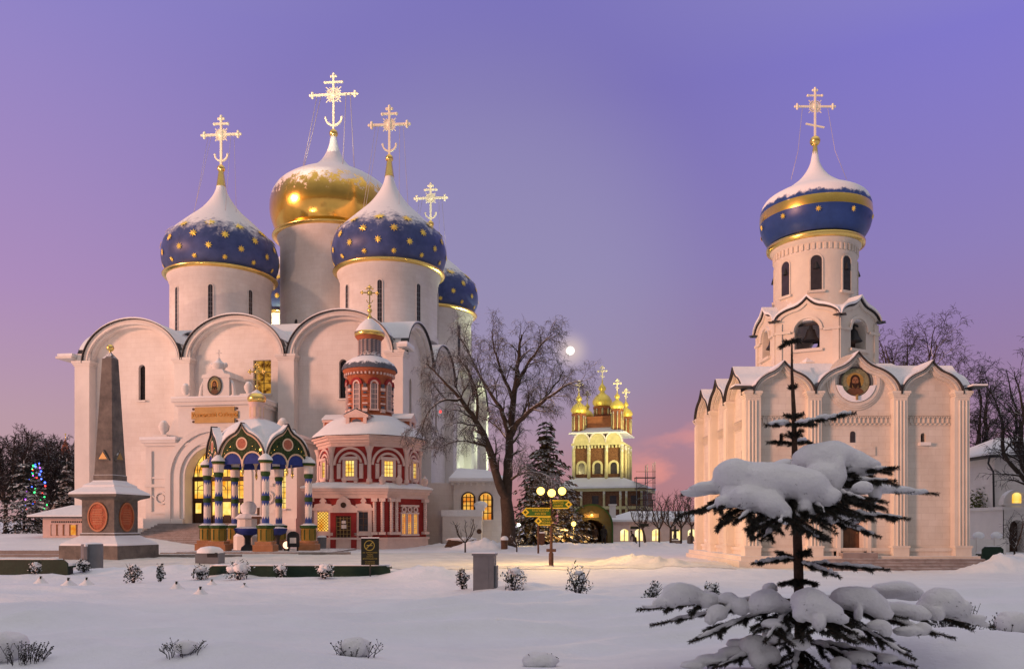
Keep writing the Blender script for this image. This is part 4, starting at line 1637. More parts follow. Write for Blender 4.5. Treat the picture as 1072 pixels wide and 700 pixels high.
g.build('notice', M_['c_white'], dw)
# lower right face: triple lancet
Mf2, ln2 = face_frame(LP[1], LP[2])
for x in (.3, .78, ln2 - .25):
    lcol(Mf2, x)
for k in range(3):
    c = 1.52 + k * .56
    g = MB(Mf2)
    g.box(c - .26, c - .17, -.16, .03, .95, 2.45, 0)
    g.box(c + .17, c + .26, -.16, .03, .95, 2.45, 0)
    g.ring(c, 2.75, .13, .23, -.18, .03, 0, 14)
    o = g.build('window', [PW_, RD], low)
    g = MB(Mf2)
    g.box(c - .17, c + .17, -.05, -.012, .95, 2.4)
    g.build('pane', M_['pane_orange'], o)
    g = MB(Mf2)
    twisted(g, c, -.09, .95, 2.4, .06)
    g.build('mullion', PW_, o)
g = MB(Mf2)
g.box(1.2, 2.95, -.2, .03, 2.42, 2.55)
g.box(1.2, 2.95, -.2, .03, 2.95, 3.1)
g.box(1.2, 2.95, -.22, .03, .80, .94)
g.build('window_trim', PW_, low)
for k, (px_, py_) in enumerate(((LP[1][0] - .3, LP[1][1] + .25), (LP[1][0] + .9, LP[1][1] + .95), (LP[2][0] - .1, LP[2][1] + .1))):
    g = MB()
    g.lathe([(.22, 4.4), (.16, 4.6), (.27, 4.85), (.24, 5.05), (.10, 5.2), (.04, 5.35)], 10, (px_, py_, 0))
    g.build('urn', M_['pinkwhite'], low)
# upper storey
UR = 3.85
UP = ngon(UR, 8, -PI / 2)
g = MB()
g.slab(UP, 4.3, 8.0)
upp = g.build('upper_storey', RD, ch)
g = MB()
for s_, z0, z1 in ((1.02, 4.5, 4.72), (1.02, 7.35, 7.6), (1.05, 7.602, 7.8), (1.10, 7.802, 8.0), (1.14, 8.002, 8.15)):
    g.slab(scale_poly(UP, s_), z0, z1)
g.build('cornice', PW_, upp)
for k in range(8):
    p = UP[k]
    g = MB()
    q = (p[0] * 1.0, p[1] * 1.0)
    g.lathe([(.22, 4.72), (.22, 4.95), (.15, 5.0), (.14, 6.3), (.17, 6.35), (.17, 6.8), (.28, 7.2), (.34, 7.348)], 8, (q[0], q[1], 0))
    g.build('column', PW_, upp)
for k in range(8):
    if k in (2, 3, 4):
        continue
    Mu, l8 = face_frame(UP[k], UP[(k + 1) % 8])
    c = l8 / 2
    g = MB(Mu)
    g.ring(c, 6.0, 1.16, 1.33, -.12, .02, 0, 22, 0, PI)
    g.disc(c, 6.62, .11, .11, -.13, .0, 1, 12)
    g.ring(c, 6.0, .78, .95, -.08, .02, 0, 20, 0.2, PI - .2)
    for s in (-1, 1):
        g.box(*sorted((c + s * .74, c + s * 1.02)), -.13, .02, 5.0, 6.1, 0)
    g.build('blind_arch', [PW_, RD], upp)
    framed_window(upp, Mu, c, 5.18, 6.3, .34, 'pane_yellow', crown=False, grid=(3, 4), rimw=.22)
# snowy roof with dormers
g = MB()
rings = [(1.16, 8.153), (1.13, 8.32), (1.0, 8.75), (.86, 9.25), (.70, 9.65), (.52, 9.9)]
vs = []
for s_, z in rings:
    vs += [(x * s_, y * s_, z + .04 * noise.noise(Vector((x * s_, y * s_, z)))) for x, y in ngon(UR, 24, -PI / 2)]
g.add(vs, [(j * 24 + i, j * 24 + (i + 1) % 24, (j + 1) * 24 + (i + 1) % 24, (j + 1) * 24 + i) for j in range(5) for i in range(24)], 0, True)
rf = g.build('roof', M_['snow'], ch)
for k in range(4):
    a = -PI / 2 - .28 + k * PI / 2
    Mz = Matrix.Rotation(a + PI / 2, 4, 'Z')
    g = MB(Mz)
    yy = -3.35
    g.box(-.75, .75, yy, yy + 1.6, 8.5, 9.5, 0)
    g.box(-.9, .9, yy - .14, yy + 1.6, 9.5, 9.66, 1)
    g.prism([(-.95, 9.66), (.95, 9.66), (0, 10.1)], yy - .16, yy + 1.6, 1)
    for s in (-1, 1):
        g.box(*sorted((s * .52, s * .78)), yy - .1, yy, 8.55, 9.5, 1)
    g.prism([(-.32, 8.75), (.32, 8.75), (.32, 9.3), (0, 9.42), (-.32, 9.3)], yy - .03, yy, 2)
    o = g.build('dormer', [M_['orange_red'], M_['pinkwhite'], M_['slate']], rf)
    g = MB(Mz)
    g.add([(-1.05, yy - .2, 9.68), (0, yy - .2, 10.2), (1.05, yy - .2, 9.68), (-1.05, yy + 1.5, 9.68), (0, yy + 1.5, 10.2), (1.05, yy + 1.5, 9.68)], [(0, 1, 4, 3), (1, 2, 5, 4)])
    g.build('snow_cap', M_['snow'], o)
# first lantern drum
g = MB()
g.lathe([(1.98, 9.6), (1.98, 10.0), (1.72, 10.050), (1.72, 13.070), (1.85, 13.170), (2.0, 13.320), (2.05, 13.470)], 32)
d1 = g.build('drum', M_['orange_red'], ch)
for k in range(8):
    Mz = Matrix.Rotation(k * PI / 4 + .2, 4, 'Z')
    g = MB(Mz)
    g.box(-.30, -.22, -1.80, -1.6, 10.383, 12.244, 0)
    g.box(.22, .30, -1.80, -1.6, 10.383, 12.244, 0)
    g.box(-.36, .36, -1.84, -1.6, 10.249, 10.383, 0)
    g.ring(0, 12.244, .32, .52, -1.84, -1.6, 1, 12, 0, PI)
    g.ring(0, 12.244, .20, .32, -1.82, -1.6, 0, 12, 0, PI)
    o = g.build('window', [PW_, M_['red']], d1)
    g = MB(Mz)
    g.box(-.22, .22, -1.755, -1.7, 10.383, 12.311)
    g.build('pane', M_['slate'], o)
    g = MB(Mz)
    for i in (-1, 0, 1):
        g.box(i * .11 - .015, i * .11 + .015, -1.775, -1.758, 10.383, 12.311)
    for j in range(1, 5):
        g.box(-.22, .22, -1.772, -1.76, 10.383 + j * .37, 10.422 + j * .37)
    g.build('lattice', PW_, o)
for k in range(8):
    Mz = Matrix.Rotation(k * PI / 4 + .2 + PI / 8, 4, 'Z')
    g = MB(Mz)
    for j in range(8):
        e = .11 if j % 2 else .19
        g.box(-e, e, -1.86, -1.6, 10.116 + j * .31, 10.383 + j * .23, 0 if j % 2 else 1)
    g.build('quoin', [M_['slate'], PW_], d1)
g = MB()
for k in range(40):
    Mz = Matrix.Rotation(k * PI / 20, 4, 'Z')
    g.M = Mz
    g.box(-.06, .06, -1.96, -1.8, 13.000, 13.170, 0)
g.build('dentil', PW_, d1)
g = MB()
g.lathe([(2.15, 13.473), (2.12, 13.670), (1.9, 14.020), (1.45, 14.370), (.95, 14.570)], 32)
g.build('drum_roof', M_['slate'], ch)
g = MB()
g.lathe([(.98, 14.420), (.98, 14.620), (.86, 14.670), (.86, 15.870), (.98, 16.020), (1.1, 16.120)], 24)
d2 = g.build('lantern', M_['slate'], ch)
g = MB()
for k in range(16):
    g.M = Matrix.Rotation(k * PI / 8, 4, 'Z')
    for j in range(7):
        s = .09 if (j + k) % 2 else -.02
        g.bar((-.1, -.88, 14.700 + j * .17), (.1, -.88, 14.820 + j * .17), .03, .05)
g.build('fretwork', PW_, d2)
g = MB()
g.lathe([(.9, 15.870), (1.02, 16.020), (1.12, 16.123)], 24, m=0)
g.build('lantern_band', M_['orange_red'], d2)
g = MB()
g.lathe([(1.05, 16.124), (1.16, 16.220), (1.17, 16.470), (1.0, 16.540)], 24)
g.build('lantern_cornice', M_['gold'], d2)
g = MB()
g.lathe([(1.13, 16.480), (1.02, 16.720), (.75, 17.120), (.35, 17.470), (.14, 17.620)], 20)
g.build('snow_cap', M_['snow'], d2)
g = MB()
g.lathe([(.16, 17.520), (.22, 17.720), (.10, 17.870), (.07, 18.120)], 10)
g.ball((0, 0, 18.220), .2, 10, 8)
g.ball((0, 0, 18.570), .14, 10, 8)
g.build('finial', M_['gold'], d2)
x_ = cross_mesh(1.40, 1.15, .09, True)
x_.v = [(a, b_, c + 18.670) for a, b_, c in x_.v]
x_.build('cross', M_['gold'], d2)
o = thing('litter_bin', 'small grey bin against the red chapel wall beside the lit window', 'bin', ((337 - CX) / F * 57.2, 57.2, .05), group='grey litter bins')
g = MB()
g.lathe([(.30, 0), (.33, .75), (.36, .78), (.36, .84)], 12)
g.build('body', M_['bin'], o)
g = MB()
g.lathe([(.35, .842), (.25, .95), (.02, .98)], 12)
g.build('snow_cap', M_['snow'], o)

# ------------------------------------------------------------------ hut behind the obelisk
hz = h((60 - CX) / F * 62, 62)
ht = thing('hut', 'low white kiosk with a snowy hipped roof and lit windows behind the obelisk', 'hut', ((66 - CX) / F * 62, 62, hz - .25))
g = MB()
g.box(-1.55, 2.6, 0, 3.2, -.4, 1.75)
wl = g.build('wall', M_['pinkwhite_dry'], ht)
for k in range(6):
    x = -.7 + k * .5
    g = MB()
    g.box(x - .2, x + .2, -.03, .0, .45, 1.2)
    o = g.build('window', M_['pane_orange'] if k == 3 else M_['pinkwhite_dry'], wl)
    g = MB()
    g.box(x - .23, x - .19, -.05, -.003, .4, 1.25)
    g.box(x + .19, x + .23, -.05, -.003, .4, 1.25)
    g.build('frame', M_['c_brown'], o)
g = MB()
g.box(-1.0, 2.5, -.06, -.005, 1.32, 1.56)
sgn = g.build('sign_board', M_['pinkwhite_dry'], ht)
g = MB()
for k in range(22):
    g.box(-.85 + k * .14, -.85 + k * .14 + .085, -.075, -.062, 1.37, 1.51)
g.build('lettering', M_['iron'], sgn)
g = MB()
g.box(-2.4, 2.9, -.6, 3.7, 1.75, 1.83)
g.build('eave', M_['dark_metal'], ht)
g = MB()
g.add([(-2.42, -.62, 1.833), (2.92, -.62, 1.833), (2.92, 3.72, 1.833), (-2.42, 3.72, 1.833), (-2.4, -.6, 1.95), (2.9, -.6, 1.95), (2.9, 3.7, 1.95), (-2.4, 3.7, 1.95), (-.1, 1.4, 2.75), (1.4, 1.4, 2.75)],
      [(0, 1, 5, 4), (1, 2, 6, 5), (2, 3, 7, 6), (3, 0, 4, 7), (4, 5, 9, 8), (5, 6, 9), (6, 7, 8, 9), (7, 4, 8)])
g.build('roof', M_['snow'], ht)
# ------------------------------------------------------------------ sacristy annex beside the cathedral
an = thing('annex', 'low white annex with two arched lit windows behind the big bare tree', 'annex', (0, 0, 0))
g = MB()
w0, w1, w2 = (484 - CX) / F * 66, (496.5 - CX) / F * 66, (502 - CX) / F * 66
w3 = (515 - CX) / F * 66
holed(g, -4.75, -.75, -.3, 5.2, 66, [(w0, w1, 3.0, 4.35, True), (w2, w3, 2.2, 4.35, True)], .35)
holed(g, -9.0, -4.752, -.3, 5.2, 66.3, [], .35)
g.box(-4.75, -.75, 66.4, 73, -.3, 5.2)
g.add([(-.75, 66, -.3), (-.75, 66.4, -.3), (-.75, 66.4, 5.2), (-.75, 66, 5.2)], [(0, 1, 2, 3)])
g.box(-.70, -.4, 66.1, 66.6, -.3, 5.1)
wl = g.build('wall', M_['plaster'], an)
for a, b_, z0 in ((w0, w1, 3.0), (w2, w3, 2.2)):
    o = window(wl, ID, a, b_, z0, 4.35, True, 66.25, 'pane_orange', (3, 4), M_['plaster'], fw=.07, fmat='wood_dark')
    g = MB()
    c, r = (a + b_) / 2, (b_ - a) / 2
    g.ring(c, 4.35 - r, r + .003, r + .10, 65.93, 66.1, 0, 14, 0, PI)
    for s in (-1, 1):
        g.box(*sorted((c + s * (r + .003), c + s * (r + .10))), 65.94, 66.1, z0, 4.35 - r)
    g.build('frame', M_['wood_dark'], o)
g = MB()
g.box(-.747, -.735, 66.6, 67.6, 2.0, 3.6)
g.build('side_window', M_['pane_warm'], wl)
g = MB()
for k in range(9):
    g.box(-4.9 + k * .5, -4.75 + k * .5, 65.6, 66.0, 5.0, 5.2)
g.box(-5.05, -.3, 65.5, 73, 5.202, 5.3)
g.build('eave', M_['plaster_snow'], an)
g = MB()
q = [(-5.1, 65.45), (-.25, 65.45), (-.25, 73), (-5.1, 73)]
g.add([(x, y, 5.303) for x, y in q] + [(x, y, 5.55) for x, y in q] + [(-4.6, 69, 6.6), (-2.2, 69, 6.45)], [(0, 1, 5, 4), (1, 2, 6, 5), (2, 3, 7, 6), (3, 0, 4, 7), (4, 5, 9, 8), (5, 6, 9), (6, 7, 8, 9), (7, 4, 8)])
g.build('roof', M_['snow'], an)
g = MB()
g.box(-5.5, -2.4, 64.3, 66.2, -.3, 2.45)
lo_ = g.build('entrance_wall', M_['plaster'], an)
g = MB()
g.box(-5.6, -2.35, 64.2, 66.0, 2.452, 2.95)
g.build('snow_cover', M_['snow'], lo_)
g = MB()
g.box(-2.9, -2.2, 64.1, 65.4, 2.9, 3.35)
g.ball((-2.5, 64.8, 3.35), .55, 10, 6, s=(1, 1, .6))
g.build('snow_heap', M_['snow'], lo_)
g = MB()
g.disc(-2.6, 1.25, .2, .2, 64.26, 64.3, 0, 14)
g.build('round_vent', M_['rust'], lo_)
o = thing('log_pile', 'low stack of brown boards half buried in snow before the annex', 'log pile', ((482 - CX) / F * 60.5, 60.5, h((482 - CX) / F * 60.5, 60.5)))
g = MB()
for k in range(6):
    g.box(-1.2 + .06 * k, 1.1 + .04 * (k % 3), -.5 + .02 * k, .5, -.2 + k * .12, -.2 + k * .12 + .10)
g.build('board', M_['rust'], o)
g = MB()
g.ball((0.2, 0, .5), .8, 12, 6, s=(1.5, .7, .22), wob=.3)
g.build('snow_cover', M_['snow'], o)
o = thing('snow_topped_post', 'short brown stump post with a snow cap at the foot of the bare tree', 'post', ((528 - CX) / F * 55.5, 55.5, h((528 - CX) / F * 55.5, 55.5)))
g = MB()
g.lathe([(.22, -.3), (.24, .6), (.25, .62)], 10)
g.build('stem', M_['rust'], o)
g = MB()
g.lathe([(.26, .60), (.27, .72), (.15, .85), (.02, .88)], 10)
g.build('snow_cap', M_['snow'], o)

# ------------------------------------------------------------------ gate church far behind
gc = thing('gate_church', 'distant floodlit brick gate church with clustered small gold domes', 'church', ((625 - CX) / F * 110, 110, 0), math.radians(-17))
g = MB()
g.box(-3.2, 3.4, 0, 6.6, 6.0, 12.6)
bl = g.build('wall', M_['brickfar'], gc)
g = MB()
g.box(-5.0, 6.4, -1.2, 8, -1, 6.3)
lw = g.build('lower_wall', M_['brickfar'], gc)
g = MB()
for z0, z1, e in ((3.9, 4.3, .12), (6.302, 6.7, .3)):
    g.box(-5.0 - e, 6.4 + e, -1.2 - e, 8 + e, z0, z1)
for x in (-4.9, -1.9, 1.2, 3.4, 4.2, 6.2):
    g.tube([(x, -1.3, .5), (x, -1.3, 6.3)], .16, 8)
for x in (-3.2, -1.1, 1.3, 3.4):
    g.tube([(x, -.12, 6.7), (x, -.12, 12.6)], .24, 8)
for y in (2.2, 4.4, 6.6):
    g.tube([(3.5, y, 6.7), (3.5, y, 12.6)], .24, 8)
g.box(-3.5, 3.7, -.3, 6.9, 12.602, 12.9)
for k in range(14):
    g.box(-3.1 + k * .47, -3.1 + k * .47 + .22, -.36, 0, 12.2, 12.55)
g.build('trim', M_['ochre'], gc)
for c in (-2.1, .1, 2.3):
    g = MB()
    g.prism([(c + 1.02 * math.cos(PI * i / 16), 12.903 + 1.25 * math.sin(PI * i / 16)) for i in range(17)], -.2, .4, 0)
    g.ring(c, 12.95, 1.03, 1.2, -.3, .4, 1, 24, 0, PI, 1.2)
    g.build('gable_shell', [M_['ochre'], M_['plaster']], gc)
for c in (-2.1, .1, 2.3):
    g = MB()
    g.ring(c, 9.8, .45, .72, -.18, 0, 0, 14, 0, PI)
    g.box(c - .72, c - .45, -.18, 0, 8.7, 9.8, 0)
    g.box(c + .45, c + .72, -.18, 0, 8.7, 9.8, 0)
    o = g.build('window', M_['ochre'], bl)
    g = MB()
    g.box(c - .45, c + .45, -.06, -.01, 8.7, 10.2)
    g.build('pane', M_['pane_dark'], o)
for c in (-3.2, .0, 2.4, 5.2):
    g = MB()
    g.box(c - .45, c + .45, -1.26, -1.21, 4.6, 5.7)
    g.build('window', M_['pane_dark'], lw)
g = MB()
q = [(-5.5, -1.7), (6.9, -1.7), (6.9, 8.5), (-5.5, 8.5)]
t = [(-3.3, -.1), (3.5, -.1), (3.5, 6.7), (-3.3, 6.7)]
g.add([(x, y, 6.703) for x, y in q] + [(x, y, 6.95) for x, y in q] + [(x, y, 8.2) for x, y in t], [(0, 1, 5, 4), (1, 2, 6, 5), (2, 3, 7, 6), (3, 0, 4, 7), (4, 5, 9, 8), (5, 6, 10, 9), (6, 7, 11, 10), (7, 4, 8, 11)])
g.build('lower_roof', M_['snow'], gc)
g = MB()
q = [(-3.8, -.6), (4.0, -.6), (4.0, 7.2), (-3.8, 7.2)]
g.add([(x, y, 14.15) for x, y in q] + [(x, y, 14.3) for x, y in q] + [(-1.6, 1.6, 15.2), (1.8, 1.6, 15.2), (1.8, 5, 15.2), (-1.6, 5, 15.2)], [(0, 1, 2, 3), (0, 1, 5, 4), (1, 2, 6, 5), (2, 3, 7, 6), (3, 0, 4, 7), (4, 5, 9, 8), (5, 6, 10, 9), (6, 7, 11, 10), (7, 4, 8, 11), (8, 9, 10, 11)])
g.build('roof', M_['snow'], gc)
g = MB()
g.box(-1.7, 1.9, 1.5, 5.1, 14.0, 16.5)
g.box(-1.8, 2.0, 1.4, 5.2, 16.502, 16.7)
g.build('lantern_base', M_['brickred'], gc)


def turret(x, y, r, z0, z1, ch_):
    g = MB()
    g.lathe([(r * 1.1, z0), (r * 1.1, z0 + .3), (r, z0 + .32), (r, z1 - .3), (r * 1.2, z1 - .25), (r * 1.25, z1)], 12, (x, y, 0), smooth=False)
    for k in range(8):
        a = k * PI / 4 + .2
        g.tube([(x + r * 1.05 * math.cos(a), y + r * 1.05 * math.sin(a), z0 + .3), (x + r * 1.05 * math.cos(a), y + r * 1.05 * math.sin(a), z1 - .25)], r * .12, 5, 1)
    tr = g.build('turret', [M_['brickred'], M_['ochre']], gc)
    g = MB()
    g.lathe([(r * 1.0, z1), (r * 1.3, z1 + r * .45), (r * 1.32, z1 + r * .8), (r * .95, z1 + r * 1.4), (r * .4, z1 + r * 1.8), (r * .28, z1 + r * 2.1), (r * .5, z1 + r * 2.3), (r * .5, z1 + r * 2.6), (r * .12, z1 + r * 3.1), (r * .06, z1 + r * 3.7)], 16, (x, y, 0))
    dm_ = g.build('dome', M_['gold_far'], tr)
    c = cross_mesh(ch_, ch_ * .62, .16, False, False)
    c.v = [(p[0] + x, p[1] + y, p[2] + z1 + r * 3.6) for p in c.v]
    c.build('cross', M_['gold_pale'], tr)


turret(.1, 3.3, 1.05, 16.7, 18.2, 1.9)
turret(-2.7, .9, .85, 14.3, 17.0, 1.5)
turret(2.6, .9, .72, 14.3, 17.4, 1.5)
turret(3.1, 5.2, .72, 14.3, 16.9, 1.4)
turret(-2.5, 5.6, .72, 14.3, 16.9, 1.4)
for k, (dx, dy, en) in enumerate(((-6.0, -14.0, 5500), (13.0, -8, 17000))):
    fl = bpy.data.lights.new('floodlight_beam', 'SPOT')
    fl.energy = en
    fl.color = (1.0, .82, .36)
    fl.spot_size = math.radians(62)
    fl.spot_blend = .8
    fl.shadow_soft_size = .3
    fo = bpy.data.objects.new('floodlight_beam', fl)
    src = gc.matrix_basis @ Vector((dx, dy, 9.0))
    tgt = gc.matrix_basis @ Vector((.3, 2.5, 16.5))
    fo.location = src
    fo.rotation_euler = (tgt - src).to_track_quat('-Z', 'Y').to_euler()
    COL.objects.link(fo)

# scaffold tower at the gate church's corner
sc_ = thing('scaffold', 'grey scaffolding tower rising beside the distant gate church', 'scaffold', ((676 - CX) / F * 106, 106, -.5))
for x in (-1.2, .2, 1.2):
    for y in (0, 1.4):
        g = MB()
        top = 8.4 + (1.6 if x > 0 else 0) + (x + y) % .7
        g.tube([(x, y, 0), (x, y, top)], .055, 5)
        g.build('upright', M_['bin'], sc_)
for j in range(6):
    g = MB()
    z = 1.2 + j * 1.45
    g.box(-1.3, 1.3, -.1, 1.5, z, z + .08)
    g.bar((-1.3, -.1, z + .8), (1.3, -.1, z + .8), .05, .05)
    g.build('deck', M_['rust'], sc_)
for j in range(5):
    g = MB()
    z = 1.2 + j * 1.45
    g.bar((-1.2, -.08, z), (1.2, -.08, z + 1.45), .05, .05)
    g.build('brace', M_['bin'], sc_)

# ------------------------------------------------------------------ painted archway with people in front
ay = 80.0
ar = thing('archway', 'round-topped painted gateway arch glowing orange with a dark passage', 'archway', ((619 - CX) / F * ay, ay, -.1))
g = MB()
inner = [(-1.62, 0)] + arc(0, .85, 1.62, 1.55, 20) + [(1.62, 0)]
outer = [(-2.0, 0)] + arc(0, 1.75, 2.0, 2.05, 20) + [(2.0, 0)]
g.band(inner, outer, 0, .8, 0)
ws = g.build('front_wall', M_['paint_mural'], ar)
g = MB()
g.band([(-2.003, 0)] + arc(0, 1.75, 2.003, 2.053, 20) + [(2.003, 0)], [(-2.15, 0)] + arc(0, 1.75, 2.15, 2.2, 20) + [(2.15, 0)], -.15, .9, 0)
g.build('rim', M_['c_green'], ws)
g = MB()
g.band([(-1.6, 0)] + arc(0, .85, 1.6, 1.53, 20) + [(1.6, 0)], [(-1.75, 0)] + arc(0, .85, 1.75, 1.68, 20) + [(1.75, 0)], .805, 7.0)
g.box(-1.7, 1.7, 7.0, 7.2, 0, 2.6)
g.build('vault', M_['wood'], ar)
g = MB()
g.box(-.75, .75, -.10, -.02, 2.62, 3.02)
g.disc(0, 2.95, .3, .3, -.12, -.02, 0, 14)
ic = g.build('panel', M_['bronze'], ar)
g = MB()
g.ball((0, -.55, 2.85), .11, 10, 8)
g.build('lamp', M_['lamp_small'], ar)
pl_ = bpy.data.lights.new('archway_light', 'POINT')
pl_.energy = 60
pl_.color = (1, .55, .15)
pl_.shadow_soft_size = .15
po = bpy.data.objects.new('archway_light', pl_)
po.location = ar.location + Vector((0, -.9, 2.7))
COL.objects.link(po)


def person(x, y, z, hgt, rz, label, coat, stride=.12, lean=0.0, bag=False):
    root = thing('person', label, 'person', (x, y, z), rz, 'people in the archway')
    me = bpy.data.meshes.new('body')
    bm = __import__('bmesh').new()
    sk = bm.verts.layers.skin.verify()
    k = hgt / 1.72
    J = {}

    def jv(n, x_, y_, z_, r):
        v = bm.verts.new((x_ * k, y_ * k, z_ * k))
        v[sk].radius = (r * k, r * k)
        J[n] = v
        return v
    r_ = jv('pelvis', 0, 0, .95, .155)
    r_[sk].use_root = True
    jv('waist', 0, -.02 + lean * .1, 1.12, .15)
    jv('chest', 0, lean * .3, 1.32, .175)
    jv('neck', 0, lean * .4, 1.48, .07)
    jv('chin', 0, lean * .45 - .02, 1.56, .085)
    jv('crown', 0, lean * .45 - .01, 1.66, .095)
    for s, n in ((-1, 'l'), (1, 'r')):
        jv(n + 'hip', s * .10, 0, .84, .125)
        jv(n + 'knee', s * .11, s * stride, .47, .085)
        jv(n + 'ankle', s * .11, s * stride * 1.4, .09, .06)
        jv(n + 'toe', s * .12, s * stride * 1.4 - .15, .05, .05)
        jv(n + 'sho', s * .20, lean * .3, 1.40, .085)
        jv(n + 'elb', s * .27, lean * .3 + .04 - s * stride * .4, 1.12, .065)
        jv(n + 'wri', s * .27, lean * .3 - .08 - s * stride, .90, .045)
        jv(n + 'hand', s * .26, lean * .3 - .10 - s * stride, .80, .04)
    for a, b_ in (('pelvis', 'waist'), ('waist', 'chest'), ('chest', 'neck'), ('neck', 'chin'), ('chin', 'crown')):
        bm.edges.new((J[a], J[b_]))
    for n in 'lr':
        for a, b_ in (('hip', 'knee'), ('knee', 'ankle'), ('ankle', 'toe'), ('sho', 'elb'), ('elb', 'wri'), ('wri', 'hand')):
            bm.edges.new((J[n + a], J[n + b_]))
        bm.edges.new((J['pelvis'], J[n + 'hip']))
        bm.edges.new((J['chest'], J[n + 'sho']))
    bm.to_mesh(me)
    bm.free()
    t_ = bpy.data.objects.new('body', me)
    COL.objects.link(t_)
    t_.modifiers.new('s', 'SKIN')
    sd = t_.modifiers.new('d', 'SUBSURF')
    sd.levels = sd.render_levels = 1
    dg = bpy.context.evaluated_depsgraph_get()
    dg.update()
    m2 = bpy.data.meshes.new_from_object(t_.evaluated_get(dg))
    bpy.data.objects.remove(t_)
    m2.materials.clear()
    m2.materials.append(coat)
    m2.materials.append(M_['skin'])
    for p in m2.polygons:
        p.use_smooth = True
        c = p.center
        if 1.50 * k < c.z < 1.63 * k and c.y < lean * .45 * k - .04:
            p.material_index = 1
    o = bpy.data.objects.new('body', m2)
    COL.objects.link(o)
    o.parent = root
    # coat skirt and hat
    g = MB()
    g.lathe([(.23 * k, .62 * k), (.20 * k, .95 * k), (.185 * k, 1.12 * k)], 14, caps=False)
    g.build('coat', coat, root)
    g = MB()
    g.lathe([(.115 * k, 1.62 * k), (.12 * k, 1.68 * k), (.10 * k, 1.77 * k), (.03 * k, 1.80 * k)], 12, (0, lean * .45 * k, 0))
    g.build('hat', M_['iron'], root)
    if bag:
        g = MB()
        g.box(.26 * k, .36 * k, -.22, .02, .50 * k, .78 * k)
        g.build('bag', M_['wood_dark'], root)
    return root


for px_, Y, hg, rz, lab, ct, stv in (
        (608, 79.2, 1.62, .4, 'person in a brown coat at the end of the group nearest the street lamp', 'coat2', .05),
        (612.5, 78.6, 1.58, -.3, 'second person along in the group, in a brown coat inside the glowing arch', 'coat2', .1),
        (618, 79.4, 1.70, 2.6, 'person in a black coat under the middle of the archway', 'coat', .06),
        (623, 78.8, 1.66, .2, 'person in a brown coat beside the tallest walker under the archway', 'coat2', .12),
        (632, 77.5, 1.78, 2.9, 'tallest dark-clad walker nearest the lit gallery end of the archway', 'coat', .14)):
    x = (px_ - CX) / F * Y
    person(x, Y, h(x, Y) - .1, hg, rz, lab, M_[ct], stv)
x = (664.5 - CX) / F * 66
person(x, 66, h(x, 66) - .1, 1.35, 1.2, 'lone dark figure leaning forward on the snow before the lit gallery', M_['coat'], .2, .8)

# ------------------------------------------------------------------ long low gallery with lit arches
gy = 86.0
gx0, gx1 = (638 - CX) / F * gy, (760 - CX) / F * gy
ga = thing('gallery', 'long low cream gallery with a row of lit arched windows under a snowy roof', 'building', (0, 0, -.15))
holes = []
for px_ in (653.8, 669, 687, 708.2, 724.5, 742):
    c = (px_ - CX) / F * gy
    holes.append((c - .52, c + .52, .25, 1.5, True))
g = MB()
holed(g, gx0, gx1, -.3, 2.15, gy, holes, .35)
g.box(gx0, gx1, gy + .4, gy + 5, -.3, 2.15)
wl = g.build('wall', M_['pinkwhite_dry'], ga)
for hh_ in holes:
    o = window(wl, ID, hh_[0], hh_[1], hh_[2], hh_[3], True, gy + .2, 'pane_pale', (2, 1), M_['plaster'], fw=.10, fmat='pinkwhite_dry', sill=False)
g = MB()
g.box(gx0 - .2, gx1, gy - .3, gy + 5.2, 2.153, 2.3)
for k in range(40):
    g.box(gx0 + k * .3, gx0 + k * .3 + .14, gy - .16, gy - .01, 1.95, 2.15)
g.build('cornice', M_['pinkwhite_dry'], ga)
g = MB()
xm = (682 - CX) / F * gy
g.add([(gx0 - .3, gy - .4, 2.303), (gx1, gy - .4, 2.303), (gx1, gy + 5.3, 2.303), (gx0 - .3, gy + 5.3, 2.303), (gx0 - .3, gy - .4, 2.5), (gx1, gy - .4, 2.5), (gx1, gy + 5.3, 2.5), (gx0 - .3, gy + 5.3, 2.5), (gx0 + 2.6, gy + 2.5, 3.45), (gx1, gy + 2.5, 3.45)],
      [(0, 1, 5, 4), (1, 2, 6, 5), (2, 3, 7, 6), (3, 0, 4, 7), (4, 5, 9, 8), (5, 6, 9), (6, 7, 8, 9), (7, 4, 8)])
g.build('roof', M_['snow'], ga)
g = MB()
g.box(gx0 + .1, gx0 + .7, gy + .2, gy + .9, 2.3, 4.0)
g.box(gx0 + .0, gx0 + .8, gy + .1, gy + 1.0, 4.003, 4.15)
g.build('chimney', M_['plaster_snow'], ga)

# grave monuments in the hedge of bare trees
o = thing('stone_cross', 'dark stone cross monument on a block before the lit gallery arches', 'monument', ((706.5 - CX) / F * 70, 70, h((706.5 - CX) / F * 70, 70)))
g = MB()
sq(g, [(.42, -.3), (.38, .45), (.26, .5), (.24, .62)])
g.build('base', M_['granite'], o)
g = MB()
g.lathe([(.13, .6), (.17, .8), (.12, 1.0), (.10, 1.7)], 8)
g.box(-.34, .34, -.09, .09, 1.22, 1.40)
g.build('cross', M_['iron'], o)
o = thing('tombstone', 'grey round-topped tombstone between bare trees near the cream church corner', 'tombstone', ((723 - CX) / F * 70, 70, h((723 - CX) / F * 70, 70)))
g = MB()
g.prism([(-.28, -.2), (.28, -.2), (.28, .62)] + [(.28 * math.cos(PI * i / 8), .62 + .26 * math.sin(PI * i / 8)) for i in range(1, 8)] + [(-.28, .62)], -.12, .12)
g.build('slab', M_['granite'], o)
g = MB()
g.ball((0, 0, .98), .14, 8, 6)
g.build('knob', M_['granite'], o)

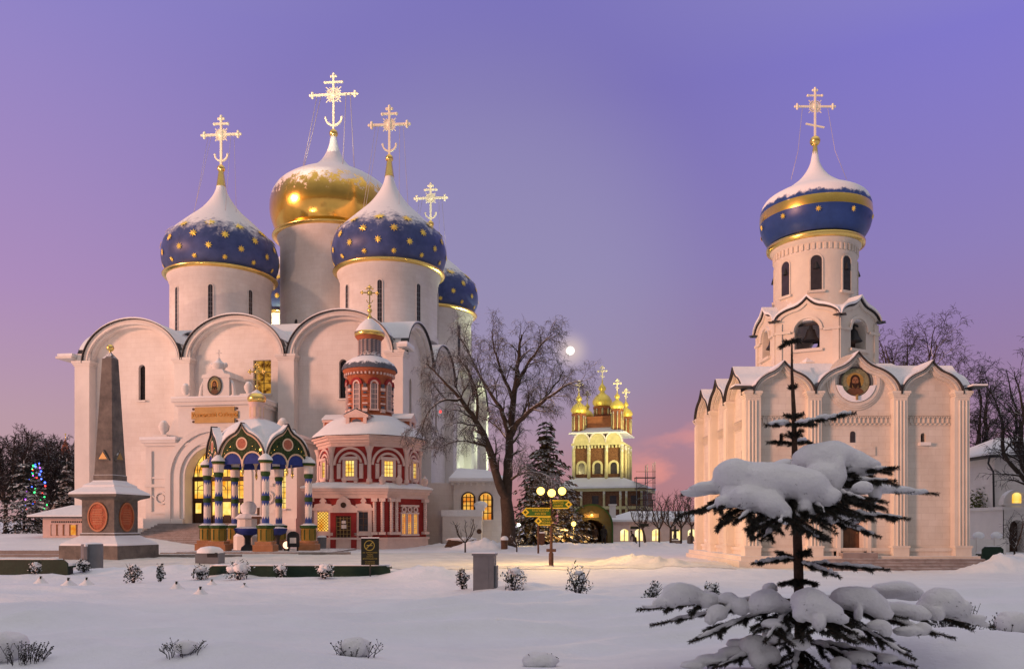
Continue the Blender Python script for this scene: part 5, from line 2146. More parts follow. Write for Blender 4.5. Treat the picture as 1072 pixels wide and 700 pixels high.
# ------------------------------------------------------------------ cream belfry church on the right
RX, RY = 10.09, 35.0
RW, RDp = 9.64, 9.8
rc = thing('belfry_church', 'cream one-domed church with a bell tier, keel gables and a round icon', 'church', (RX, RY, 0))
LS, LSS = M_['limestone'], M_['limestone_snow']
hol = {1: [(4.30, 5.16, .55, 2.42, True)], 2: [(7.70, 7.92, 5.32, 5.74, True)], 0: [(1.55, 1.77, 5.32, 5.74, True)]}
# narrow window of the middle bay sits over the door: a shallow niche
pan = [(7.70, 7.92, 5.32, 5.74, True, 'pane_dark', (1, 1)), (1.55, 1.77, 5.32, 5.74, True, 'pane_dark', (1, 1))]
facade(rc, ID, RW, [2.1, 3.12, 2.1], .58, .34, 7.25, 7.36, [.75, 1.0, .75], .26, [.36, .50, .36], 3.4, LS, hol, plinth=.75, cap=.3, zbase=-.3, over=.14, rim=.07, pil_cluster=True, panes=pan, kwp=.42, msnow=LSS, ck=.55)
MLr = Matrix(((0, 1, 0, .005), (-1, 0, 0, RDp - .005), (0, 0, 1, .004), (0, 0, 0, 1)))
hol = {2: [(7.85, 8.10, 4.55, 5.15, True)], 1: [(4.75, 5.05, 4.3, 5.1, True)], 0: [(1.8, 2.05, 1.0, 1.7, False)]}
pan = [hol[k][0] + ('pane_dark', (1, 2)) for k in hol]
facade(rc, MLr, RDp - .01, 3, .58, .34, 7.25, 7.36, .78, .26, .40, 3.4, LS, hol, plinth=.75, cap=.3, zbase=-.3, over=.14, rim=.07, pil_cluster=True, panes=pan, kwp=.42, msnow=LSS, ck=.55)
MRr = Matrix(((0, -1, 0, RW - .005), (1, 0, 0, .005), (0, 0, 1, .004), (0, 0, 0, 1)))
facade(rc, MRr, RDp - .01, 3, .58, .34, 7.25, 7.36, .78, .26, .40, 3.4, LS, {}, plinth=.75, cap=.3, zbase=-.3, over=.3, rim=.09, pil_cluster=True, kwp=.42, msnow=LSS, ck=.55)
g = MB()
g.box(.95, RW - .95, .95, RDp - .4, -.3, 7.9)
g.lathe([(3.4, -.3), (3.4, 6.0)], 24, (RW / 2, RDp, 0))
g.build('core_wall', LS, rc)
g = MB()
lo = [(.5, .5), (RW - .5, .5), (RW - .5, RDp - .5), (.5, RDp - .5)]
hi = [(2.3, 2.3), (RW - 2.3, 2.3), (RW - 2.3, RDp - 2.3), (2.3, RDp - 2.3)]
g.add([(x, y, 7.6) for x, y in lo] + [(x, y, 9.15) for x, y in hi], [(0, 1, 5, 4), (1, 2, 6, 5), (2, 3, 7, 6), (3, 0, 4, 7), (4, 5, 6, 7)])
g.build('roof', M_['snow'], rc)
for (x0, x1, y0, y1) in ((-.62, .1, -.42, .3), (RW - .1, RW + .55, -.42, .3)):
    g = MB()
    g.box(x0, x1, y0, y1, 7.62, 7.66, 1)
    g.box(x0 + .03, x1, y0 + .03, y1, 7.663, 7.74, 0)
    g.build('eave_slab', [M_['snow'], M_['dark_metal']], rc)


def arcature(M, x0, x1, z):
    g = MB(M)
    n = int((x1 - x0) / .19)
    for k in range(n):
        c = x0 + (k + .5) * (x1 - x0) / n
        g.ring(c, z + .22, .055, .085, .26, .36, 0, 8, 0, PI)
        g.box(c - .095, c - .065, .27, .36, z + .02, z + .22)
        g.prism([(c - .06, z), (c + .06, z), (c, z - .07)][::-1], .27, .36)
    g.box(x0, x1, .29, .36, z + .33, z + .37)
    g.box(x0, x1, .30, .36, z - .12, z - .09)
    g.build('arcature', LS, rc)


for a, b_ in ((.60, 2.66), (3.28, 6.36), (6.98, 9.04)):
    arcature(ID, a, b_, 6.15)
for k in range(3):
    arcature(MLr, .6 + k * 3.0733, 3.05 + k * 3.0733, 6.15)
# door and its snow hood
g = MB()
g.prism([(4.30, .55), (5.16, .55)] + [(4.73 + .43 * math.cos(PI * i / 10), 1.99 + .43 * math.sin(PI * i / 10)) for i in range(11)], .66, .74)
for x in (4.5, 4.73, 4.96):
    g.box(x - .012, x + .012, .645, .66, .6, 2.2)
dr = g.build('door', M_['wood'], rc)
g = MB()
g.ball((5.05, .63, 1.4), .035, 8, 6)
g.build('handle', M_['bronze'], dr)
g = MB()
for r0, r1, yy in ((.45, .58, .24), (.58, .74, .16), (.74, .86, .24)):
    g.ring(4.73, 1.99, r0, r1, yy, .36, 0, 20, 0, PI)
    for s in (-1, 1):
        g.box(*sorted((4.73 + s * r0, 4.73 + s * r1)), yy, .36, .3, 1.99)
g.build('door_surround', LSS, rc)
g = MB()
g.box(4.62, 4.84, .32, .335, 5.32, 5.7, 0)
g.disc(4.73, 5.7, .11, .11, .318, .335, 0, 14)
g.build('niche_window', M_['pane_dark'], rc)
g = MB()
g.box(4.8, 5.7, .28, .335, 4.75, 5.15)
g.build('wall_plaque', LS, rc)
# round icon
Mi = Matrix.Translation((4.81, 0, 7.93))
g = MB(Mi)
for r0, r1, yy in ((.80, .90, .26), (.90, 1.05, .18), (1.05, 1.13, .22), (1.13, 1.22, .28)):
    g.ring(0, 0, r0 + .002, r1, yy, .36, 0, 40)
ir = g.build('icon_surround', LS, rc)
icon(rc, Mi, .62, .60, .26, True)
g = MB(Mi)
n = 20
i0 = [(.62 * math.cos(PI * (1.08 + .84 * i / n)), .60 * math.sin(PI * (1.08 + .84 * i / n)) - .03) for i in range(n + 1)]
i1 = [(.86 * math.cos(PI * (1.05 + .90 * i / n)), .88 * math.sin(PI * (1.05 + .90 * i / n))) for i in range(n + 1)]
g.band(i0, i1, .13, .3)
g.build('snow_ledge', M_['snow'], ir)
g = MB(Mi)
g.box(-.03, .03, .02, .12, -.80, -.58)
g.ball((.02, .07, -.60), .05, 8, 6)
g.build('icon_lamp', M_['bronze'], ir)
# plinth and steps
g = MB()
g.box(-.42, RW + .42, -.42, RDp + .3, -.4, .20)
g.box(-.30, RW + .30, -.30, RDp + .2, .202, .40)
g.build('plinth', LSS, rc)
g = MB()
for k in range(5):
    g.box(3.2 - k * .15 if k < 2 else 3.0, RW + .25 + k * .03, -.45 - (k + 1) * .27, -.421, -.4, .30 - k * .115)
g.box(4.0, 5.5, -.419, -.003, .202, .55)
g.build('steps', M_['stone_step'], rc)

# bell tier: six keel-gabled faces round a hollow lantern
cx_, cy_ = 4.82, 4.95
AP = 2.42
for k in range(6):
    a = -PI / 2 - PI / 6 + k * PI / 3 + .02
    sw = AP * math.tan(PI / 6)
    Mk = Matrix.Translation((cx_, cy_, 0)) @ Matrix.Rotation(a + PI / 2, 4, 'Z') @ Matrix.Translation((0, -AP, 0))
    g = MB(Mk)
    holed(g, -sw, sw, 8.2, 11.35, 0, [(-.56, .56, 9.95, 11.42 - .1, True)], .55)
    holed(g, -sw + .32, sw - .32, 8.2, 11.35, .55, [(-.56, .56, 9.95, 11.32, True)], .02)
    top = arc(0, 11.35, sw, .55, 24, .34, .42)
    g.add([(x, 0, z) for x, z in top], [list(range(len(top)))])
    g.ring(0, 10.76, .58, .70, -.10, .02, 0, 20, 0, PI)
    for s in (-1, 1):
        g.box(*sorted((s * (sw - .28), s * sw)), -.08, .02, 8.2, 11.2)
        g.box(*sorted((s * .72, s * (sw + .04))), -.13, .02, 10.70, 10.82)
    g.box(-.7, .7, -.16, .02, 9.78, 9.9)
    g.band(arc(0, 11.33, sw - .22, .42, 24, .28, .42), arc(0, 11.33, sw - .05, .55, 24, .33, .42), -.09, .02)
    tw = g.build('bell_tier', LSS, rc)
    g = MB(Mk)
    g.band(arc(0, 11.33, sw + .02, .58, 24, .36, .42), arc(0, 11.33, sw + .055, .615, 24, .375, .42), -.16, .4, 0)
    g.box(-sw - .32, -sw - .06, -.26, .1, 11.31, 11.35)
    g.box(sw + .06, sw + .32, -.26, .1, 11.31, 11.35)
    g.build('gable_rim', M_['dark_metal'], tw)
    g = MB(Mk)
    g.band(arc(0, 11.34, sw + .06, .635, 24, .37, .42), arc(0, 11.34, sw + .09, .76, 24, .33, .42), -.22, 1.3, 0)
    g.build('gable_roof', M_['snow'], tw)
    g = MB(Mk)
    yb = .35
    zb_ = 10.35
    g.lathe([(.40, zb_), (.36, zb_ + .06), (.27, zb_ + .2), (.22, zb_ + .38), (.17, zb_ + .52), (.08, zb_ + .58), (.05, zb_ + .75)], 16, (.12, yb, 0))
    g.bar((-.6, yb, zb_ + .78), (.6, yb, zb_ + .78), .09, .09)
    g.build('bell', M_['iron'], tw)
g = MB()
g.lathe([(2.7, 8.3), (2.62, 9.3), (2.35, 9.6)], 6, (cx_, cy_, 0), a0=0.02, smooth=False)
g.build('tier_base', LSS, rc)
g = MB()
g.lathe([(2.45, 11.25), (2.3, 11.7), (1.95, 12.1)], 24, (cx_, cy_, 0))
g.build('tier_roof', M_['snow'], rc)
g = MB()
DR = 1.92
g.lathe([(DR * 1.03, 11.8), (DR * 1.03, 12.1), (DR, 12.15), (DR, 14.55), (DR * 1.02, 14.6), (DR * 1.02, 14.66), (DR, 14.68), (DR, 14.98), (DR * 1.05, 15.05), (DR * 1.1, 15.2)], 40, (cx_, cy_, 0))
for k in range(48):
    g.M = Matrix.Translation((cx_, cy_, 0)) @ Matrix.Rotation(k * PI / 24, 4, 'Z')
    g.box(-.055, .055, -DR - .07, -DR + .1, 14.68, 14.98)
g.M = None
dr = g.build('drum', LSS, rc)
for k in range(8):
    a = -PI / 2 - .33 + k * PI / 4
    Mk = Matrix.Translation((cx_, cy_, 0)) @ Matrix.Rotation(a + PI / 2, 4, 'Z')
    g = MB(Mk)
    g.prism([(-.24, 12.75), (.24, 12.75)] + [(.24 * math.cos(PI * i / 10), 14.15 + .24 * math.sin(PI * i / 10)) for i in range(11)], -DR - .015, -DR + .3, 0)
    g.ring(0, 14.15, .25, .31, -DR - .03, -DR + .2, 1, 14, 0, PI)
    for s in (-1, 1):
        g.box(*sorted((s * .25, s * .31)), -DR - .03, -DR + .2, 12.75, 14.15, 1)
    g.box(-.4, .4, -DR - .10, -DR + .2, 12.63, 12.745, 1)
    g.lathe([(.15, 13.75), (.09, 13.95), (.04, 14.08)], 10, (0, -DR - .0, 0), m=2)
    g.build('drum_opening', [M_['pane_dark'], LS, M_['iron']], dr)
g = MB()
g.lathe([(DR * 1.11, 15.205), (DR * 1.19, 15.26), (DR * 1.20, 15.42), (DR * 1.12, 15.5), (1.9, 15.55)], 40, (cx_, cy_, 0))
g.build('drum_cornice', M_['gold'], dr)
PR = [(.82, 0), (.90, .10), (.96, .22), (.99, .34), (1.0, .46), (.99, .60), (.955, .72), (.89, .81), (.74, .90), (.62, .96), (.52, 1.02), (.31, 1.18), (.18, 1.33), (.095, 1.49), (.06, 1.65), (.04, 1.81)]
pr = [(a * 2.62, b_ * 2.62) for a, b_ in PR]
m_, R_at = onion(pr)
# gilt band round the widest part
for fi, f in enumerate(m_.f):
    zc_ = sum(m_.v[i][2] for i in f) / len(f)
    if 1.02 < zc_ < 1.48:
        m_.mi[fi] = 1
for k in range(10):
    star_poly(m_, R_at, -PI / 2 - .30 + k * PI / 5 * 1.0, .78, .15, 2)
dm = m_.build('dome', [M_['dome_blue_s'], M_['dome_gold_s'], M_['star']], rc, (cx_, cy_, 15.55))
g = MB()
g.lathe([(.16, 4.3), (.09, 4.95)], 10)
g.ball((0, 0, 5.05), .25, 14, 10)
g.build('finial', M_['gold'], dm)
x_ = cross_mesh(2.35, 1.75, .085, False)
x_.v = [(a, b_, c + 5.2) for a, b_, c in x_.v]
x_.build('cross', M_['gold_pale'], dm)
for s in (-1, 1):
    g = MB()
    g.tube([(s * .62, 0, 6.7), (s * .9, -.2, 4.5), (s * 1.35, -.5, 2.95)], .012, 4)
    g.build('chain', M_['wire'], dm)

# ------------------------------------------------------------------ lit porch building at the right edge, wall and benches
by = 48.0
bx = (1050 - CX) / F * by
hb = h(bx, by)
pb = thing('porch_building', 'white building with an arched porch and a bright lit window at the right edge', 'building', (bx, by, hb - .1))
g = MB()
holed(g, .0, 3.2, -.2, 2.6, 0, [(.38, 1.25, -.1, 2.0, True)], .6)
g.box(0, 3.2, .9, 4, -.2, 2.6)
g.box(0, .05, .0, .9, -.2, 2.6)
g.ring(.815, 1.57, .46, .62, -.08, .0, 0, 14, 0, PI)
g.box(-.12, 3.3, -.18, 4, 2.6, 2.78)
wl = g.build('porch_wall', M_['plaster_snow'], pb)
g = MB()
holed(g, .15, 1.55, 2.8, 3.0, .05, [], .3)
pts = [(.15, 2.78), (1.55, 2.78)] + [(.85 + .70 * math.cos(PI * i / 14), 2.9 + .75 * math.sin(PI * i / 14)) for i in range(15)]
g.prism(pts, .1, .4)
g.ring(.85, 2.9, .70, .84, .0, .45, 0, 18, 0, PI, 1.08)
gb = g.build('gable', M_['plaster_snow'], pb)
g = MB()
g.prism([(.60, 2.80), (1.12, 2.80)] + [(.86 + .26 * math.cos(PI * i / 10), 3.42 + .20 * math.sin(PI * i / 10)) for i in range(11)], .06, .098)
g.build('lit_window', M_['pane_yellow'], gb)
g = MB()
g.box(.40, 1.23, .62, .66, -.1, 1.95)
g.build('door', M_['wood_dark'], wl)
g = MB()
g.box(1.0, 5.0, 2.5, 8, -.2, 5.9)
g.build('main_wall', M_['plaster'], pb)
g = MB()
g.box(.35, 5.2, 1.9, 8.5, 5.9, 6.02)
g.tube([(.40, 2.0, 5.95), (.30, 2.0, 5.5), (.85, 2.4, 5.0), (.9, 2.42, 2.8)], .06, 6)
g.build('eave', M_['dark_metal'], pb)
g = MB()
g.add([(.3, 1.85, 6.023), (5.2, 1.85, 6.023), (5.2, 8.5, 6.023), (.3, 8.5, 6.023), (.3, 1.85, 6.15), (5.2, 1.85, 6.15), (5.2, 8.5, 6.15), (.3, 8.5, 6.15), (2.6, 5, 7.4), (5.2, 5, 7.4)], [(0, 1, 5, 4), (1, 2, 6, 5), (2, 3, 7, 6), (3, 0, 4, 7), (4, 5, 9, 8), (5, 6, 9), (6, 7, 8, 9), (7, 4, 8)])
g.build('roof', M_['snow'], pb)
wy = 45.0
wa, wb = (1004 - CX) / F * wy, (1053 - CX) / F * wy
wz = h(wb, wy)
gw = thing('garden_wall', 'low plastered garden wall with snow-capped posts right of the cream church', 'wall', (wa, wy, wz - .1))
g = MB()
g.box(0, wb - wa, 0, .3, -.2, 1.0)
for x in (.95, 1.95):
    g.box(x, x + .45, -.06, .36, -.2, 1.12)
wl = g.build('body', M_['plaster_snow'], gw)
for x in (1.17, 2.17):
    g = MB()
    g.ball((x, .15, 1.2), .30, 10, 6, s=(1, 1, .75))
    g.build('snow_cap', M_['snow'], wl)
# ------------------------------------------------------------------ bare trees


class Bare:
    def __init__(s, seed, droop=.25, twig=.012, dens=1.0, minr=.010):
        s.R = random.Random(seed)
        s.wood, s.fine = MB(), MB()
        s.droop, s.dens, s.minr = droop, dens, minr

    def rv(s):
        return Vector((s.R.uniform(-1, 1), s.R.uniform(-1, 1), s.R.uniform(-1, 1)))

    def grow(s, p, d, L, r, lvl, maxl):
        """one branch of length L from p along d; children along it"""
        n = max(3, int(L / (.45 if lvl < 2 else .32)))
        n = min(n, 9)
        pts, rad = [p.copy()], [r]
        q, dd = p.copy(), d.normalized()
        for i in range(n):
            t = (i + 1) / n
            bend = s.rv() * (.22 + .06 * lvl)
            dd = (dd + bend + Vector((0, 0, (.10 if lvl < 2 else -.02) - s.droop * (t ** 1.5) * (1 if lvl >= 1 else .2)))).normalized()
            q = q + dd * (L / n)
            pts.append(q.copy())
            rad.append(max(s.minr * .6, r * (1 - .78 * t)))
        tgt = s.wood if lvl <= 1 else s.fine
        tgt.tube(pts, rad, 6 if lvl <= 1 else 3, cap=False)
        s.kids(pts, rad, L, lvl, maxl)

    def kids(s, pts, rad, L, lvl, maxl):
        if lvl >= maxl:
            return
        k = int(max(2, L * (2.0 if lvl == 0 else 3.0 if lvl == 1 else 4.2 if lvl == 2 else 5.5) * s.dens))
        k = min(k, 16 if lvl < 1 else 12)
        for j in range(k):
            t = .18 + .80 * (j + s.R.random()) / k
            f = t * (len(pts) - 1)
            i = min(int(f), len(pts) - 2)
            p = pts[i].lerp(pts[i + 1], f - i)
            ax = (pts[i + 1] - pts[i]).normalized()
            o = s.rv()
            o = (o - ax * o.dot(ax))
            if o.length < .05:
                continue
            o.normalize()
            an = s.R.uniform(.5, .95)
            d = ax * math.cos(an) + o * math.sin(an) + Vector((0, 0, .12 if lvl < 2 else -.05))
            l2 = L * s.R.uniform(.28, .52) * (1.15 - .55 * t)
            if lvl >= 2:
                l2 = max(l2, .35)
            r2 = max(s.minr, rad[i] * s.R.uniform(.42, .62))
            s.grow(p, d, l2, r2, lvl + 1, maxl)

    def limb(s, pts, r0, r1, maxl=4, sides=8, wob=.0):
        """hand-laid limb, smoothed, then its own branches"""
        sm = []
        for i in range(len(pts) - 1):
            a, b_, c, d = pts[max(i - 1, 0)], pts[i], pts[i + 1], pts[min(i + 2, len(pts) - 1)]
            for k in range(4):
                t = k / 4
                sm.append(.5 * (2 * b_ + (c - a) * t + (2 * a - 5 * b_ + 4 * c - d) * t * t + (3 * b_ - a - 3 * c + d) * t ** 3) + s.rv() * wob)
        sm.append(pts[-1])
        rad = [r0 + (r1 - r0) * (i / (len(sm) - 1)) ** .8 for i in range(len(sm))]
        s.wood.tube(sm, rad, sides, cap=False)
        L = sum((b_ - a).length for a, b_ in zip(sm, sm[1:]))
        return sm, rad, L

    def done(s, name, label, cat, loc, group=None, mw='bark', mf='twig', rz=0.0):
        o = thing(name, label, cat, loc, rz, group)
        s.wood.build('trunk', M_[mw], o)
        if s.fine.v:
            s.fine.build('crown', M_[mf], o)
        return o


TY = 58.0
T0 = P(533, 572, TY)
T0.z = h(T0.x, T0.y)


def tp(px, py, dy=0.0):
    return P(px, py, TY + dy) - T0


bt = Bare(5, droop=.34, minr=.0105, dens=1.5)
trunk = [Vector((0, 0, -.5)), tp(532, 545), tp(530, 515), tp(532, 484), tp(535, 446, .3), tp(540, 400, .6), tp(543, 372, .4), tp(546, 350, .2)]
limbs = [
    (trunk, .62, .06, 9),
    ([tp(531, 522), tp(523, 508, -.4), tp(512, 468, -1.0), tp(498, 440, -1.6), tp(482, 418, -2.0), tp(464, 398, -2.2), tp(446, 380, -2.4)], .40, .04, 9),
    ([tp(533, 452), tp(524, 428, .6), tp(506, 400, 1.2), tp(492, 372, 1.6), tp(480, 350, 1.8)], .22, .03, 8),
    ([tp(536, 450), tp(552, 432, -.8), tp(572, 418, -1.4), tp(592, 404, -1.8), tp(610, 398, -2.2)], .22, .03, 8),
    ([tp(533, 462), tp(545, 440, 1), tp(566, 420, 1.8), tp(582, 402, 2.4), tp(590, 388, 2.6)], .17, .03, 7),
    ([tp(540, 405, .6), tp(552, 382, .2), tp(566, 362, -.2), tp(578, 350, -.4)], .15, .025, 7),
    ([tp(538, 420, .4), tp(526, 392, -.6), tp(518, 366, -1.0), tp(514, 346, -1.2)], .15, .025, 7),
    ([tp(531, 505), tp(545, 496, -.8), tp(562, 494, -1.4), tp(580, 500, -1.8)], .12, .02, 6),
    ([tp(511, 468, -1.0), tp(492, 462, -2), tp(474, 462, -2.6), tp(456, 470, -3)], .12, .02, 6),
    ([tp(498, 440, -1.6), tp(500, 415, -2.4), tp(492, 392, -2.8), tp(478, 372, -3.2)], .13, .02, 6),
    ([tp(482, 418, -2.0), tp(462, 420, -3), tp(448, 432, -3.6), tp(440, 452, -3.8)], .11, .02, 6),
    ([tp(534, 470), tp(528, 455, 1.4), tp(512, 440, 2.4), tp(500, 436, 3.0)], .12, .02, 6),
]
for pts, r0, r1, nk in limbs:
    sm, rad, L_ = bt.limb(pts, r0, r1, sides=10, wob=.05)
    k = int(nk * 2.2)
    for j in range(k):
        t = (.30 if pts is trunk else .22) + (.70 if pts is trunk else .78) * (j + bt.R.random()) / k
        if pts is trunk and t < .45:
            continue
        i = min(int(t * (len(sm) - 1)), len(sm) - 2)
        ax = (sm[i + 1] - sm[i]).normalized()
        o = bt.rv()
        o = (o - ax * o.dot(ax)).normalized()
        an = bt.R.uniform(.5, 1.0)
        d = ax * math.cos(an) + o * math.sin(an) + Vector((0, 0, .15))
        bt.grow(sm[i], d, bt.R.uniform(1.4, 2.7) * (1.1 - .35 * t), max(.02, rad[i] * .42), 1, 4)
bt.done('bare_tree', 'big leafless tree with forked trunk and fine drooping twigs beside the white cathedral', 'tree', T0)


def auto_tree(seed, px, Y, ytop, wpx, label, group=None, base=None, lean=0.0, droop=.18, forks=3, dens=1.0, minr=.012, maxl=4, mw='bark', mf='twig_dark', name='bare_tree', trunk_f=.28, r0=None):
    x = (px - CX) / F * Y
    z = h(x, Y) if base is None else base
    H = CZ + (HY - ytop) / F * Y - z
    Wd = wpx / F * Y / 2
    b_ = Bare(seed, droop, dens=dens, minr=minr)
    r0 = r0 or H * .020
    base_ = Vector((0, 0, -.3))
    tz = H * trunk_f
    b_.wood.tube([base_, Vector((lean * .2, 0, tz * .5)), Vector((lean * .5, 0, tz))], [r0 * 1.25, r0, r0 * .9], 8, cap=False)
    for k in range(forks):
        a = 2 * PI * (k + b_.R.random() * .6) / forks
        sp = Wd * b_.R.uniform(.35, .85)
        top = Vector((lean + math.cos(a) * sp, math.sin(a) * sp, H * b_.R.uniform(.82, 1.0)))
        st = Vector((lean * .5, 0, tz))
        pts = [st, st.lerp(top, .35) + Vector((math.cos(a), math.sin(a), 0)) * Wd * .18, st.lerp(top, .7) + b_.rv() * .2, top]
        sm, rad, L_ = b_.limb(pts, r0 * .75, minr * 1.5, sides=7, wob=H * .006)
        k2 = max(5, int(11 * dens))
        for j in range(k2):
            t = .12 + .88 * (j + b_.R.random()) / k2
            i = min(int(t * (len(sm) - 1)), len(sm) - 2)
            ax = (sm[i + 1] - sm[i]).normalized()
            o = b_.rv()
            o = (o - ax * o.dot(ax)).normalized()
            an = b_.R.uniform(.5, 1.0)
            b_.grow(sm[i], ax * math.cos(an) + o * math.sin(an) + Vector((0, 0, .2)), H * b_.R.uniform(.12, .26) * (1.15 - .5 * t), max(minr, rad[i] * .5), 1, maxl)
    return b_.done(name, label, 'tree', (x, Y, z), group, mw, mf)


GL = 'leafless trees beyond the square'
auto_tree(21, 6, 92, 452, 80, 'tall leafless tree at the far left, behind the snowy spruce', GL, forks=8, dens=1.7, maxl=3, minr=.03)
auto_tree(22, 38, 100, 458, 70, 'leafless tree just behind the string of coloured lights', GL, forks=8, dens=1.7, maxl=3, minr=.03)
auto_tree(23, 66, 104, 462, 60, 'leafless tree partly behind the left corner of the cathedral', GL, forks=8, dens=1.7, maxl=3, minr=.03)
auto_tree(24, -20, 96, 470, 70, 'leafless tree cut by the left edge of the view', GL, forks=7, dens=1.6, maxl=3, minr=.03)
auto_tree(31, 955, 62, 341, 120, 'broad leafless tree rising behind the roof of the cream church', GL, forks=6, dens=1.15, maxl=4, minr=.014)
auto_tree(32, 1015, 66, 372, 90, 'leafless tree emerging behind the right corner of the cream church', GL, forks=5, dens=1.1, maxl=4, minr=.015)
auto_tree(33, 1030, 56, 470, 60, 'small leafless tree above the low garden wall', GL, forks=5, dens=.9, maxl=3, minr=.014, droop=.05)
auto_tree(34, 1085, 46, 352, 130, 'leafless tree with dark branches at the right edge above the porch building', GL, forks=6, dens=1.1, maxl=4, minr=.012)
auto_tree(35, 1062, 37, 540, 36, 'little twiggy leafless tree before the porch building', GL, forks=4, dens=.7, maxl=3, minr=.008)
GS = 'small bare trees in front of the lit gallery'
for sd, px, Y, yt, wp, lab in (
        (41, 676, 62, 526, 36, 'leaning small bare tree with a whitened trunk before the gallery'),
        (42, 690, 66, 520, 34, 'first upright small bare tree behind the leaning one'),
        (43, 702, 64, 518, 38, 'small bare tree just behind the dark stone cross'),
        (44, 713, 65, 519, 34, 'small bare tree between the stone cross and the tombstone'),
        (45, 724, 63, 517, 36, 'small bare tree touching the corner of the cream church')):
    auto_tree(sd, px, Y, yt, wp, lab, GS, forks=5, dens=.8, maxl=3, minr=.014, droop=-.05, trunk_f=.35, r0=.085, lean=-.5 if sd == 41 else 0, name='small_bare_tree')
auto_tree(51, 487, 52, 543, 34, 'thin leafless sapling before the white annex', 'thin saplings by the annex', forks=5, dens=.55, maxl=2, minr=.012, droop=-.05, trunk_f=.3, r0=.05, name='sapling')
auto_tree(52, 541, 52.5, 557, 22, 'thin leafless sapling right of the big bare trunk', 'thin saplings by the annex', forks=4, dens=.5, maxl=2, minr=.012, droop=-.05, trunk_f=.3, r0=.045, name='sapling')

# ------------------------------------------------------------------ conifers in the distance


def conifer(seed, px, Y, ytop, wpx, label, group, base=None, dens=1.0, mf='fir_far', yb=None):
    x = (px - CX) / F * Y
    z = h(x, Y) if base is None else base
    H = CZ + (HY - ytop) / F * Y - z
    Wd = wpx / F * Y / 2
    rr = random.Random(seed)
    o = thing('spruce', label, 'tree', (x, Y, z), 0, group)
    g = MB()
    g.tube([(0, 0, -.3), (0, 0, H * .5), (0, 0, H * .98)], [H * .018, H * .011, .02], 7)
    g.build('trunk', M_['bark'], o)
    g = MB()
    nl = int(H * 2.2 * dens)
    for j in range(nl):
        t = j / nl
        zz = H * (.07 + .92 * t)
        R_ = Wd * (1 - t) ** .85 + .12
        nb = max(5, int(11 * (1 - t) + 4))
        for k in range(nb):
            a = rr.uniform(0, 2 * PI)
            ln = R_ * rr.uniform(.65, 1.08)
            dr = ln * rr.uniform(.18, .40)
            c, s_ = math.cos(a), math.sin(a)
            m = 5
            for q in range(m):
                u0 = (q + .2) / m
                for w_ in range(4):
                    u = min(1, u0 + rr.uniform(0, .22))
                    px_, zz_ = ln * u, zz - dr * u ** 1.3 + .05 * rr.uniform(-1, 1)
                    side = rr.uniform(-1, 1) * (.10 + .28 * ln * (1 - abs(u - .45)))
                    ctr = Vector((c * px_ - s_ * side, s_ * px_ + c * side, zz_))
                    sz = rr.uniform(.10, .24) * (.7 + .08 * H)
                    e1 = Vector((c, s_, -.35 + rr.uniform(-.3, .3))) * sz
                    e2 = Vector((-s_, c, rr.uniform(-.45, .45))) * sz * .55
                    g.add([ctr - e2 * .6, ctr + e1 * .5 - e2, ctr + e1 * 1.15 - Vector((0, 0, sz * .3)), ctr + e1 * .5 + e2], [(0, 1, 2, 3)])
    g.build('crown', M_[mf], o)
    return o


GF = 'snow-dusted spruces around the square'
conifer(61, 25, 78, 480, 84, 'wide snow-dusted dark spruce at the far left beyond the kiosk', GF)
auto_tree(25, 52, 96, 466, 60, 'shorter leafless tree right of the string of coloured lights', GL, forks=8, dens=1.7, maxl=3, minr=.03)
conifer(62, 70, 84, 478, 40, 'dark spruce half hidden behind the left corner of the cathedral', GF)
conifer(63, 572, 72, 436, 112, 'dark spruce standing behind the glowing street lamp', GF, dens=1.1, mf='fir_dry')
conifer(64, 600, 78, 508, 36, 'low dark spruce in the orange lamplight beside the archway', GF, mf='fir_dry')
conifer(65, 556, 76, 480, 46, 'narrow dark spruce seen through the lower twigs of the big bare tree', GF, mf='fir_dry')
# lit tree of coloured bulbs
x = (41 - CX) / F * 88
o = conifer(66, 41, 88, 484, 26, 'slender dark spruce strung with blue, red and green lights', GF)
BC = [glow('bulb_blue', (.04, .10, 1), (.08, .15, 1), 5), glow('bulb_red', (1, .03, .03), (1, .06, .05), 4), glow('bulb_green', (.03, 1, .20), (.1, 1, .3), 3), glow('bulb_violet', (.5, .08, 1), (.6, .12, 1), 4)]
Hc = CZ + (HY - 484) / F * 88 - h(x, 88)
rr = random.Random(3)
for k in range(44):
    t = k / 44
    a = k * 1.9 + rr.random()
    R_ = .35 + 1.1 * (1 - t)
    g = MB()
    g.ball((math.cos(a) * R_, -abs(math.sin(a)) * R_ - .3, Hc * (.30 + .70 * t)), rr.uniform(.07, .12), 6, 4)
    g.build('bulb', BC[(0, 0, 1, 2, 3, 0, 2)[k % 7]], o)
